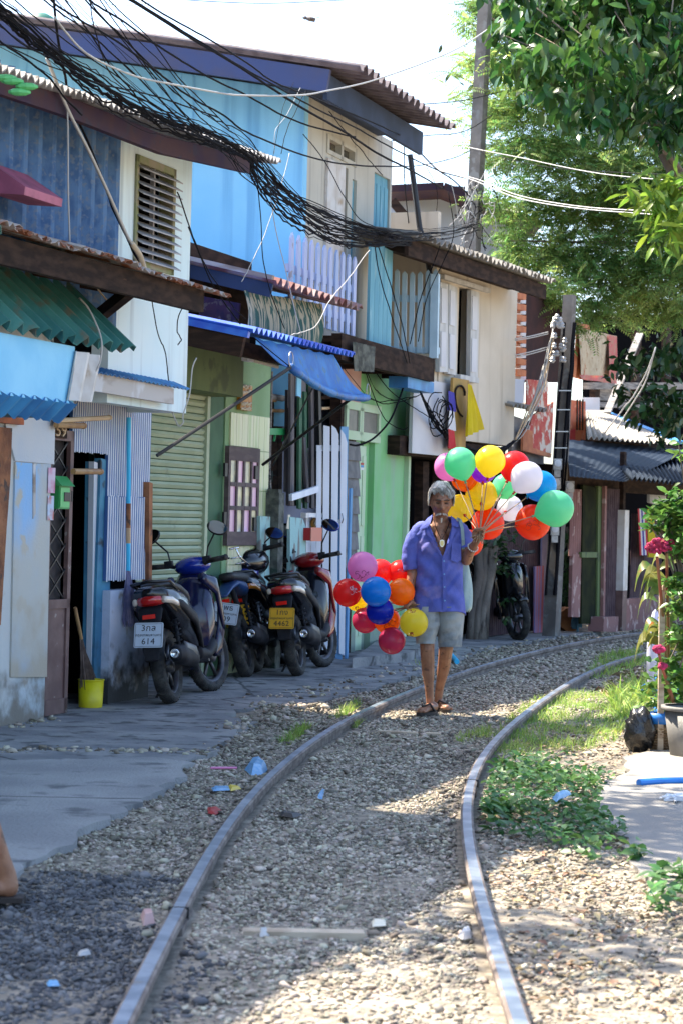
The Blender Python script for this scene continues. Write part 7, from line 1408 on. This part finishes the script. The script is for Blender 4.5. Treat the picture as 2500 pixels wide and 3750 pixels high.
bike('slim trail bike with tilted white plate 809 and blue rear fender', bp(906, 2486), HD(8), -R(12), dict(trail=True, accent='paint_blue', plate=('plate_white', [('อพธ', .062, .048, 0), (th, .027, .0, 0), ('809', .062, -.046, 0)], -.1, .3), steer=-.2, mirror=.12))
bike('black motorbike with chrome rear rack and half hidden orange plate', bp(940, 2468), HD(10), -R(11), dict(body='paint_black', accent='paint_black', front='paint_black', head='paint_black', rack=True, ind='lamp_amber', plate=('plate_yellow', [('1กง', .062, .048, 0), (th, .027, .0, 0), ('40', .062, -.046, 0)], -.05, 0), steer=-.35, mirror=.2, mshell='paint_blue', mtilt=.3))
bike('red and black motorbike with yellow plate 4462', bp(1092, 2482), HD(10), -R(9), dict(body='paint_black', accent='paint_red', front='paint_black', head='paint_red', plate=('plate_yellow', [('1กง', .062, .048, 0), (th, .027, .0, 0), ('4462', .062, -.046, 0)], -.08, .12), steer=-.3, mirror=.27, mshell='paint_blue'))
q = G(1800, 2345); q = q+Vector((.05, 1.15, 0)); bike('black scooter in the shade beside the gnarled trunk', q, HD(168), R(5), dict(body='paint_black', accent='paint_black', front='paint_black', head='paint_black', plate=('plate_white', [('7กว', .062, .048, 0), (th, .027, 0, 0), ('25', .062, -.046, 0)]), steer=.2))
# ================================================================== cables, bird, litter, passer-by
def wire(px, D0, D1, r=.006, m_='cable', jit=.0, tw=0., sag=0., lab=None, grp=None, seg=5, c=None, xb=1430):
    Q = cat([Vector((x, y, 0)) for x, y in px], 7); x0, x1 = px[0], px[-1]; L = [0]
    for a, b in zip(Q, Q[1:]): L.append(L[-1]+(b-a).length)
    pts = []; ph = rnd.uniform(0, 6); f1, f2 = rnd.uniform(.8, 1.4), rnd.uniform(2, 4)
    for q, l in zip(Q, L):
        t = l/L[-1]; D = 1/((1-t)/D0+t/D1)
        if c is not None:
            D = A.W(q.x, q.y, c).y
            if q.x > xb: k = min(1, (q.x-xb)/max(1, x1[0]-xb)); D = 1/((1-k)/A.W(xb, q.y, c).y+k/D1)
        p = at(q.x, q.y, D); k = sin(pi*t)**.3
        pts.append(p+Vector((0, rnd.gauss(0, tw*.5)+jit*k*sin(f1*6*t+ph), rnd.gauss(0, tw)+jit*k*(sin(f1*5*t+ph*2)+.5*sin(f2*6*t+ph))-sag*sin(pi*t))))
    mb = MB(); tube(mb, pts, r, seg, True); return one('cable', mb, M[m_], lab, 'cable', grp, True)
MB1, GR1 = 'black cable in the thick sagging bundle over the roofs', 'cables of the thick sagging bundle'
F_ = [(-40, -10), (98, 103), (230, 205), (356, 285), (459, 362), (603, 428), (746, 478), (850, 528), (930, 590), (1010, 670), (1090, 735), (1200, 795), (1330, 845), (1480, 862), (1640, 855), (1755, 825)]
for i in range(10): o = rnd.gauss(0, 13); wire([(x+rnd.gauss(0, 3), y+o*(1 if x > 200 else 2.2)*(1 if x < 900 else 1.3)+rnd.gauss(0, 4)) for x, y in F_], 12.6, 29.6, rnd.choice((.003, .004, .005, .008)), 'cable', .02, .004, lab=MB1, grp=GR1, c=-5.42)
for i in range(15):
    x0 = rnd.uniform(-60, 470); y0 = -20 if x0 > 0 else rnd.uniform(-20, 150); e = (rnd.uniform(800, 930), rnd.uniform(500, 585)); k = rnd.uniform(.3, .6); m = (x0+(e[0]-x0)*k, y0+(e[1]-y0)*k+rnd.uniform(15, 60))
    wire([(x0, y0), m, (m[0]*.5+e[0]*.5, m[1]*.45+e[1]*.55+8), e, (e[0]+rnd.uniform(90, 150), e[1]+rnd.uniform(90, 150)), (1170, 800+rnd.uniform(-40, 30)), (1420+rnd.uniform(0, 60), 868+rnd.uniform(-8, 10))], 13, 18, rnd.choice((.002, .003, .004)), 'cable', .02, .003, lab='loose thin cable fanning from the top left edge over the louvred roof', grp='loose cables fanning from the top left', c=-5.4)
F2 = [(-40, 30), (110, 160), (220, 250), (340, 345), (470, 410), (640, 490), (800, 545), (930, 600)]
for i in range(7): o = rnd.gauss(0, 8); wire([(x, y-12+o+rnd.gauss(0, 5)) for x, y in F2], 12.4, 18, rnd.choice((.004, .006)), 'cable', .02, .008, lab='black cable in the lower bundle lying on the louvred house roof', grp='cables lying on the louvred house roof', c=-5.5)
for i in range(15):
    o = rnd.uniform(-50, 40); wire([(905+rnd.gauss(0, 8), 575), (950, 670+o*.5), (1040, 760+o), (1150, 830+o*.9), (1300, 880+o*.6), (1480, 880+o*.3), (1600, 870)], 18, 27, rnd.choice((.003, .0045, .006)), 'cable', .03, .009, lab='wavy black cable fanning out in front of the cream balcony', grp='cables fanning out before the balcony', c=-5.7)
LN = [([(333, -60), (333, 0), (459, 80), (574, 166), (689, 241), (900, 350), (1100, 445), (1300, 500)], 13, 23, .0065), ([(170, -60), (190, 0), (300, 72), (420, 145), (600, 285), (690, 352), (820, 425), (903, 488), (1110, 568), (1300, 603), (1489, 608)], 12.5, 25, .0065), ([(440, -30), (476, 0), (689, 132), (900, 262), (990, 318), (1127, 404), (1259, 480), (1374, 553), (1489, 612), (1620, 690)], 13, 28, .009), ([(455, -30), (495, 0), (700, 128), (910, 252), (1000, 305), (1150, 395), (1300, 468), (1430, 540), (1600, 625), (1740, 662)], 13, 29, .006), ([(500, -30), (525, 0), (720, 118), (905, 232), (1010, 305), (1180, 372), (1340, 435), (1480, 500)], 13, 25, .006), ([(130, -30), (200, 30), (330, 130), (480, 260), (560, 340), (700, 470), (830, 540)], 12.5, 17, .005), ([(-30, 120), (60, 190), (160, 270), (240, 360), (300, 420)], 12, 13.5, .006), ([(-30, 60), (80, 150), (200, 215), (330, 290), (470, 330), (620, 370), (800, 430)], 12.5, 18, .005), ([(220, -20), (330, 120), (400, 230), (480, 320), (560, 430), (700, 490)], 12.6, 16, .005), ([(380, -20), (460, 60), (560, 150), (650, 270), (740, 370), (840, 470)], 13, 17, .004)]
for i, (p, a, b, r_) in enumerate(LN): wire(p, a, b, r_, 'cable', .008, .001, lab='long black cable running from the top left across the blue end wall', grp='long cables over the blue house', c=-5.35)
wire([(200, 60), (241, 115), (298, 178), (367, 224), (488, 275), (574, 296), (800, 338), (900, 348), (1098, 347), (1202, 330), (1288, 313), (1374, 290), (1546, 230), (1700, 161), (1900, 20), (1960, -60)], 12.5, 21, .0065, 'paleable', lab='long pale cable sagging under the big roof and rising to the upper right', grp='pale cables', c=-5.3, xb=1288)
for p, a, b, r_, m_, lab in (([(1560, 600), (1640, 630), (1740, 662), (1900, 725), (2100, 760), (2300, 778), (2560, 795)], 28, 20, .006, 'paleable', 'pale cable crossing the trees below its twin'), ([(1600, 622), (1745, 655), (1900, 715), (2100, 752), (2300, 768), (2560, 772)], 28, 20, .006, 'paleable', 'pale cable crossing the trees just above its twin'), ([(1690, 533), (1800, 556), (1900, 575), (2200, 635), (2560, 668)], 29, 20, .005, 'paleable', 'uppermost pale cable crossing the trees from the tall pole'), ([(1720, 545), (2000, 610), (2300, 632), (2560, 640)], 29, 20, .004, 'cable', 'thin black cable crossing the trees beside the uppermost pale one'), ([(1202, 372), (1400, 386), (1550, 380), (1700, 365), (1850, 330)], 22, 29, .006, 'cable', 'black cable from the big eave to the tall pole top'), ([(1210, 378), (1400, 392), (1560, 390), (1720, 372)], 22, 29, .004, 'paleable', 'pale cable twin under the big eave'), ([(1400, 520), (1560, 495), (1650, 490), (1720, 470), (1800, 420)], 24, 29, .006, 'cable', 'black cable rising from the eave corner to the tall pole'), ([(1300, 600), (1500, 608), (1650, 580), (1720, 550)], 24, 29, .006, 'cable', 'black cable rising to the tall pole below the others'), ([(1480, 500), (1540, 560), (1600, 620), (1660, 660), (1720, 720)], 25, 29, .009, 'cable', 'thick black cable dropping steeply to the tall pole'), ([(330, -20), (337, 60), (360, 150), (400, 260), (470, 330), (560, 400)], 12.6, 15, .004, 'cable', 'thin cable dropping from the frame top to the roof edge'), ([(378, 0), (440, 20), (600, 5)], 18, 18, .002, 'cable', 'thin wire at the top edge')): wire(p, a, b, r_, m_, lab=lab, grp='cables to the tall pole')
wire([(600, -8), (800, 5), (1000, 10), (1280, -3)], 15, 18, .003, 'cable', lab='thin cable grazing the top edge of the sky', grp='cables to the tall pole')
DR = [([(940, 640), (955, 800), (965, 960), (1000, 1090), (1042, 1200)], 19.5, .004, 'cable'), ([(985, 650), (1003, 800), (1040, 970), (1105, 1230)], 19.5, .0035, 'paleable'), ([(1352, 915), (1290, 1000), (1208, 1098), (1150, 1196), (1065, 1230)], 20.5, .004, 'paleable'), ([(1372, 905), (1390, 1010), (1430, 1150), (1490, 1330)], 22.5, .005, 'cable'), ([(1385, 905), (1425, 1030), (1470, 1180), (1500, 1330)], 22.5, .005, 'cable'), ([(1640, 700), (1660, 850), (1620, 960), (1560, 1100), (1530, 1250)], 23, .005, 'cable'), ([(1620, 870), (1580, 980), (1540, 1090), (1500, 1260)], 23, .006, 'cable'), ([(650, 700), (700, 840), (745, 960), (800, 1080), (880, 1185)], 16, .005, 'cable'), ([(690, 830), (760, 980), (850, 1120), (900, 1170)], 16, .004, 'cable'), ([(556, 1093), (575, 1200), (605, 1290), (618, 1395)], 15.7, .004, 'cable'), ([(690, 1115), (655, 1150), (650, 1220), (665, 1245), (652, 1262)], 15.8, .004, 'cable'), ([(960, 600), (1000, 700), (1100, 780), (1180, 870)], 19, .004, 'cable'), ([(1075, 300), (1040, 380), (1010, 520), (1000, 570)], 20, .002, 'cable'), ([(1100, 320), (1060, 400), (1010, 470), (1005, 560)], 20, .002, 'paleable'), ([(1120, 330), (1085, 400), (1050, 470), (1030, 560)], 20, .003, 'cable'), ([(1060, 560), (1040, 640), (1010, 750), (960, 880), (900, 1000), (885, 1030)], 19, .003, 'paleable'), ([(1205, 405), (1270, 490), (1330, 560), (1400, 640)], 22, .004, 'cable'), ([(1110, 490), (1180, 580), (1260, 720), (1320, 800), (1420, 850)], 21, .004, 'cable'), ([(1480, 500), (1480, 650), (1500, 860)], 25, .006, 'cable'), ([(1560, 610), (1600, 700), (1590, 830)], 26, .004, 'cable'), ([(1630, 520), (1640, 620), (1670, 760), (1690, 900)], 28, .004, 'paleable'), ([(1780, 620), (1700, 760), (1640, 830)], 28, .005, 'paleable')]
for p, D, r_, m_ in DR: wire(p, D, D, r_, m_, .01, .002, lab='thin drop wire hanging between the bundle and the houses', grp='drop wires', c=-5.75 if p[0][0] < 1560 else None)
wire([(1494, 1300), (1485, 1383), (1450, 1490), (1417, 1553), (1363, 1607), (1310, 1630), (1280, 1628)], 23.2, 22, .011, 'cable', lab='thick black cable looping across the green wall to the door', grp='drop wires')
for p in ([(1351, 1458), (1390, 1471), (1440, 1467), (1488, 1458), (1530, 1449)], [(1351, 1455), (1400, 1476), (1450, 1475), (1500, 1462), (1545, 1440)], [(1330, 1330), (1365, 1410), (1400, 1450), (1440, 1465)], [(1335, 1350), (1360, 1430), (1395, 1510), (1420, 1545), (1470, 1570), (1490, 1566)], [(1340, 1320), (1420, 1420), (1480, 1470), (1560, 1520), (1640, 1580)]): wire(p, 22.8, 23.6, .005, 'cable', .006, .002, lab='black wire strung across the bright green wall', grp='wires on the green wall')
for i in range(8): wire([(1538, 1436), (1575, 1520+rnd.uniform(-25, 10)), (1620, 1580), (1680, 1630), (1760, 1655), (1830, 1650), (1885, 1615)], 23.4, 26.4, .007, 'cable', .03, .004, lab='black cable in the sagging bundle below the cream house', grp='sagging bundle below the cream house')
for i in range(9):
    cx, cy, rr_ = rnd.uniform(1560, 1640), rnd.uniform(1480, 1560), rnd.uniform(25, 65); wire([(cx+rr_*cos(a)*.6, cy+rr_*sin(a)) for a in [k*.9+i for k in range(6)]], 23.3, 23.5, .006, 'cable', .01, .002, lab='coiled spare cable below the blue meter box', grp='coiled spare cables')
for i in range(13):
    q = [(1885, 1612+rnd.uniform(-8, 8)), (1925, 1540+rnd.uniform(-25, 25)), (1975+rnd.uniform(-12, 12), 1430), (2005+rnd.uniform(-12, 12), 1330), (2025, 1230+rnd.uniform(-30, 30))]; wire(q, 26.4, 26.9, rnd.choice((.006, .008)), rnd.choice(('paleable', 'paleable', 'bamboo_pale', 'cable')), .04, .004, lab='sunlit service wire bunched up to the far pole', grp='service wires of the far pole')  # these service wires are simply pale in colour
for y0, y1 in ((1240, 1215), (1246, 1222), (1300, 1270), (1308, 1278)): wire([(1885, y0), (1940, (y0+y1)/2+3), (2005, y1)], 26.4, 26.9, .007, 'paleable', lab='pale wire from the cream house corner to the far pole', grp='service wires of the far pole')
for p in ([(2400, 1270), (2375, 1340), (2330, 1430), (2280, 1500), (2210, 1590)], [(2398, 1280), (2360, 1400), (2300, 1500), (2260, 1570)]): wire(p, 27.5, 28, .009, 'paleable', .01, .003, lab='pale wire draped over the cement roof', grp='pale cables')
wire([(172, 212), (247, 396), (325, 550), (402, 717), (460, 850), (485, 895)], 12.8, 14.4, .011, 'paleable', lab='thick pale cable slanting down over the blue cladding', grp='cables over the blue cladding')
wire([(480, 888), (510, 930), (524, 970), (532, 1003)], 14.4, 14.5, .02, 'bamboo_pale', lab='tan conduit at the lower end of the slanting cable', grp='cables over the blue cladding')
wire([(195, -20), (212, 140), (241, 290), (247, 370), (320, 515), (396, 712), (413, 765), (470, 880), (500, 940), (560, 1005), (630, 1025)], 12.8, 14.8, .008, 'cable', .004, .002, lab='black cable twisting down beside the slanting pale cable', grp='cables over the blue cladding')
wire([(247, 396), (249, 520), (250, 700), (256, 900)], 13.2, 13.3, .005, 'paleable', lab='thin pale wire hanging straight down the blue cladding', grp='cables over the blue cladding')
wire([(165, 968), (200, 1000), (260, 1020), (310, 1028), (362, 1018), (360, 1060), (400, 1110), (405, 1150)], 14, 14.3, .006, 'bamboo_pale', .004, .002, lab='tan wire under the rusty lean-to roof', grp='wires on the nearest house')
wire([(0, 1090), (40, 1110), (120, 1160), (200, 1260), (245, 1355), (290, 1385), (330, 1380), (365, 1330), (370, 1240), (330, 1140), (290, 1090)], 13.5, 13.6, .006, 'paleable', .003, lab='pale wire looping over the green awning', grp='wires on the nearest house')
wire([(620, 1480), (640, 1530), (655, 1560), (672, 1545), (670, 1520), (695, 1440), (705, 1350), (720, 1310)], 16, 16.2, .005, 'paleable', .002, lab='pale wire dangling beneath the white corner wall', grp='wires on the nearest house')
for k in range(26):
    x = rnd.uniform(1700, 1800); y = rnd.uniform(640, 840); wire([(x, y), (x+rnd.uniform(-40, 40), y+rnd.uniform(20, 60)), (x+rnd.uniform(-50, 50), y+rnd.uniform(60, 130))], 29.5, 29.6, .006, rnd.choice(('cable', 'cable', 'paleable')), .03, .01, lab='short cable end tangled round the tall pole', grp='tangle on the tall pole')
mb = MB(); tube(mb, [at(1500, 565, 24.3), at(1535, 830, 24.3), at(1565, 950, 24.2), at(1590, 1130, 24.1)], .03, 8); one('iron_post', mb, M['black'], 'black iron post leaning at the balcony corner with cables tied to it', 'post')
# bird
bd = thing('bird', 'small grey brown bird flying against the white sky', 'bird', at(1138, 78, 24)); c = at(1138, 68, 24); k = 24/F
mk('bird_grey', (.2, .17, .15), (.12, .1, .09), sc=40, rough=.8)
mb = MB(); ellip(mb, c, (19*k, 10*k, 9*k), Matrix.Rotation(.12, 3, 'Y'), su=14, sv=10); ellip(mb, c+Vector((-21*k, 0, 4*k)), (8*k, 7*k, 7*k)); prism(mb, [c+Vector((12*k, -5*k, 2*k)), c+Vector((31*k, -4*k, 5*k)), c+Vector((31*k, 4*k, 6*k)), c+Vector((12*k, 5*k, 4*k))], (0, 0, 2*k)); obj('body', mb, M['bird_grey'], bd, True)
for sg in (-1, 1): mb = MB(); prism(mb, [c+Vector((-8*k, sg*8*k, 2*k)), c+Vector((12*k, sg*8*k, 0)), c+Vector((16*k, sg*30*k, -5*k)), c+Vector((-2*k, sg*26*k, -3*k))], (0, 0, 2*k)); obj('wing', mb, M['bird_grey'], bd)
mb = MB(); tube(mb, [c+Vector((-28*k, 0, 4*k)), c+Vector((-34*k, 0, 3*k))], [2.5*k, .5*k], 5); obj('beak', mb, M['black'], bd)
# litter
def scrap(px, m_, lab, cat_='litter', h_=.012, z=.0, nm='litter_scrap'):
    P = [G(x, y, z) for x, y in px]; mb = MB(); n = len(P); c = sum(P, Vector())/n; top = c+Vector((0, 0, h_)); V = P+[P[i].lerp(c, .4)+Vector((0, 0, h_*rnd.uniform(.5, 1.2))) for i in range(n)]+[top]
    mb.add(V, [(i, (i+1) % n, n+(i+1) % n, n+i) for i in range(n)]+[(n+i, n+(i+1) % n, 2*n) for i in range(n)]+[tuple(range(n-1, -1, -1))]); return one(nm, mb, M[m_], lab, cat_, 'litter on the ground')
mk('plastic_blue', (.2, .5, .8), (.35, .6, .85), sc=30, rough=.3, transl=.3); mk('plastic_pink', (.8, .25, .45), rough=.4); mk('plastic_yellow', (.7, .5, .03), rough=.4)
scrap([(895, 2820), (915, 2795), (950, 2790), (975, 2800), (980, 2820), (965, 2838), (920, 2842)], 'plastic_blue', 'crumpled light blue plastic bag beside the left rail', h_=.05)
scrap([(760, 2958), (795, 2955), (812, 2970), (790, 2985), (762, 2980)], 'red_box', 'small red plastic scrap in the gravel left of the rail'); scrap([(775, 2886), (840, 2880), (845, 2895), (780, 2898)], 'plastic_blue', 'flat blue wrapper in the gravel'); scrap([(835, 2880), (870, 2878), (885, 2890), (845, 2898)], 'plastic_yellow', 'yellow wrapper beside the flat blue one')
scrap([(350, 2852), (390, 2842), (432, 2846), (438, 2858), (380, 2862)], 'litter_leaf', 'curled dry leaf on the front concrete slab'); scrap([(1385, 2470), (1410, 2463), (1440, 2470), (1430, 2480), (1395, 2482)], 'litter_leaf', 'dry leaf on the pavement by the green house'); scrap([(945, 3422), (957, 3408), (980, 3411), (990, 3426), (978, 3433), (952, 3432)], 'paleable', 'crumpled pale plastic cup between the rails', h_=.02)
scrap([(1672, 3432), (1694, 3414), (1718, 3408), (1732, 3422), (1724, 3438), (1692, 3443)], 'sheet_white', 'pale rag caught against the right rail', h_=.02); scrap([(1020, 2978), (1060, 2972), (1110, 2984), (1075, 2996), (1030, 2990)], 'black', 'flat black rubber strip between the rails'); scrap([(2020, 2925), (2085, 2898), (2090, 2910), (2035, 2938)], 'plastic_blue', 'pale blue plastic sheet among the weeds', h_=.03, z=.09)
scrap([(285, 3490), (330, 3487), (334, 3497), (290, 3503)], 'paleable', 'white paper scrap in the deep shade at the front left'); scrap([(170, 3602), (215, 3598), (220, 3612), (175, 3614)], 'plastic_blue', 'blue plastic scrap in the deep shade at the front left'); scrap([(515, 3355), (560, 3350), (570, 3385), (525, 3392)], 'pinkish', 'pinkish stone chip left of the rail', h_=.03)
scrap([(1360, 3375), (1410, 3370), (1412, 3392), (1362, 3395)], 'cream_paint', 'cream paper scrap between the rails'); scrap([(130, 2780), (160, 2776), (165, 2788), (135, 2790)], 'plastic_blue', 'small blue scrap on the concrete seam'); scrap([(235, 2758), (280, 2755), (285, 2768), (240, 2770)], 'red_faded', 'faded red scrap on the concrete seam'); scrap([(460, 2600), (505, 2598), (505, 2608), (465, 2610)], 'plastic_yellow', 'flat yellow scrap near the parked scooter'); scrap([(1160, 2925), (1180, 2890), (1190, 2892), (1180, 2928)], 'plastic_blue', 'thin blue plastic strip between the rails')
mb = MB(); tube(mb, [G(772, 2813, .012), G(868, 2813, .012)], .007, 6); one('straw', mb, M['plastic_pink'], 'pink drinking straw beside the blue plastic bag', 'straw')
mb = MB(); tube(mb, [G(2338, 2868, .025), G(2420, 2862, .025), G(2620, 2858, .025)], .02, 10); one('blue_pipe', mb, M['tub_blue'], 'blue plastic pipe lying on the right pavement', 'pipe')
mb = MB(); q = G(2480, 2930, .02)
for s in range(4): tube(mb, [q+Vector((rnd.uniform(-.09, .07), rnd.uniform(-.15, .15), rnd.uniform(0, .02))) for _ in range(6)], .006, 4)
one('white_strap', mb, M['white'], 'tangled white strap on the right pavement', 'strap')
mb = MB(); tube(mb, [G(1640, 2388, .05), G(1672, 2424, .03)], .025, 10); one('cyan_pipe', mb, M['lightblue_plastic'], 'short cyan pipe on the pavement behind the man', 'pipe')
# passer-by, mostly out of the frame on the left
ps = thing('person', 'person leaving the frame at the far left edge, bare calf and heel in view', 'person', Vector((-1.2, 7.85, 0)))
P = []; hl = G(42, 3300, .0); hip = Vector((-1.5, 7.9, .86)); kn = Vector((-1.30, 7.85, .48)); an = Vector((hl.x-.02, hl.y, .09))
P.append(limb([hip, kn], [.085, .058])); P.append(limb([kn, kn.lerp(an, .35), an], [.056, .058, .036])); P.append(limb([an, Vector((hl.x-.01, hl.y, .045))], [.036, .036])); P.append(limb([Vector((hl.x-.01, hl.y, .045)), Vector((hl.x-.2, hl.y-.04, .035))], [.035, .04], 12, .8))
hip2 = Vector((-1.62, 7.75, .86)); P.append(limb([hip2, (-1.72, 7.72, .48), (-1.78, 7.74, .09)], [.085, .058, .036])); P.append(limb([(-1.78, 7.74, .05), (-1.97, 7.7, .035)], [.036, .038]))
P.append(limb([(-1.56, 7.82, .88), (-1.57, 7.82, 1.15), (-1.58, 7.82, 1.36)], [.14, .13, .1], 16, .7)); P.append(limb([(-1.58, 7.82, 1.36), (-1.6, 7.82, 1.5)], [.06, .055]))
for dy in (-.17, .17): P.append(limb([(-1.58, 7.82+dy, 1.36), (-1.55, 7.82+dy*1.25, 1.1), (-1.62, 7.82+dy*1.3, .88)], [.05, .042, .032]))
hm2, _ = headmesh((-1.62, 7.82, 1.6), 1.0, .05, -1.57); P.append(hm2); remesh('body', meshjoin(P), M['skin'], .007, ps, 3)
mb = MB(); prism(mb, [(hl.x+.045, hl.y-.05, .0), (hl.x+.045, hl.y+.04, .0), (hl.x-.24, hl.y+.02, .0), (hl.x-.24, hl.y-.09, .0)], (0, 0, .018)); obj('sandal', mb, M['sandal'], ps)
mb = MB(); secs = [(1.42, .1, .11), (1.3, .15, .18), (1.1, .155, .18), (.9, .165, .19), (.83, .17, .2)]; sg2 = 20
for z, a, b in secs: mb.v += [(-1.565+a*cos(2*pi*i/sg2), 7.82+b*sin(2*pi*i/sg2), z) for i in range(sg2)]
mb.f = [(j*sg2+i, j*sg2+(i+1) % sg2, (j+1)*sg2+(i+1) % sg2, (j+1)*sg2+i) for j in range(len(secs)-1) for i in range(sg2)]; obj('shirt', mb, M['plastic_pink'], ps, True)
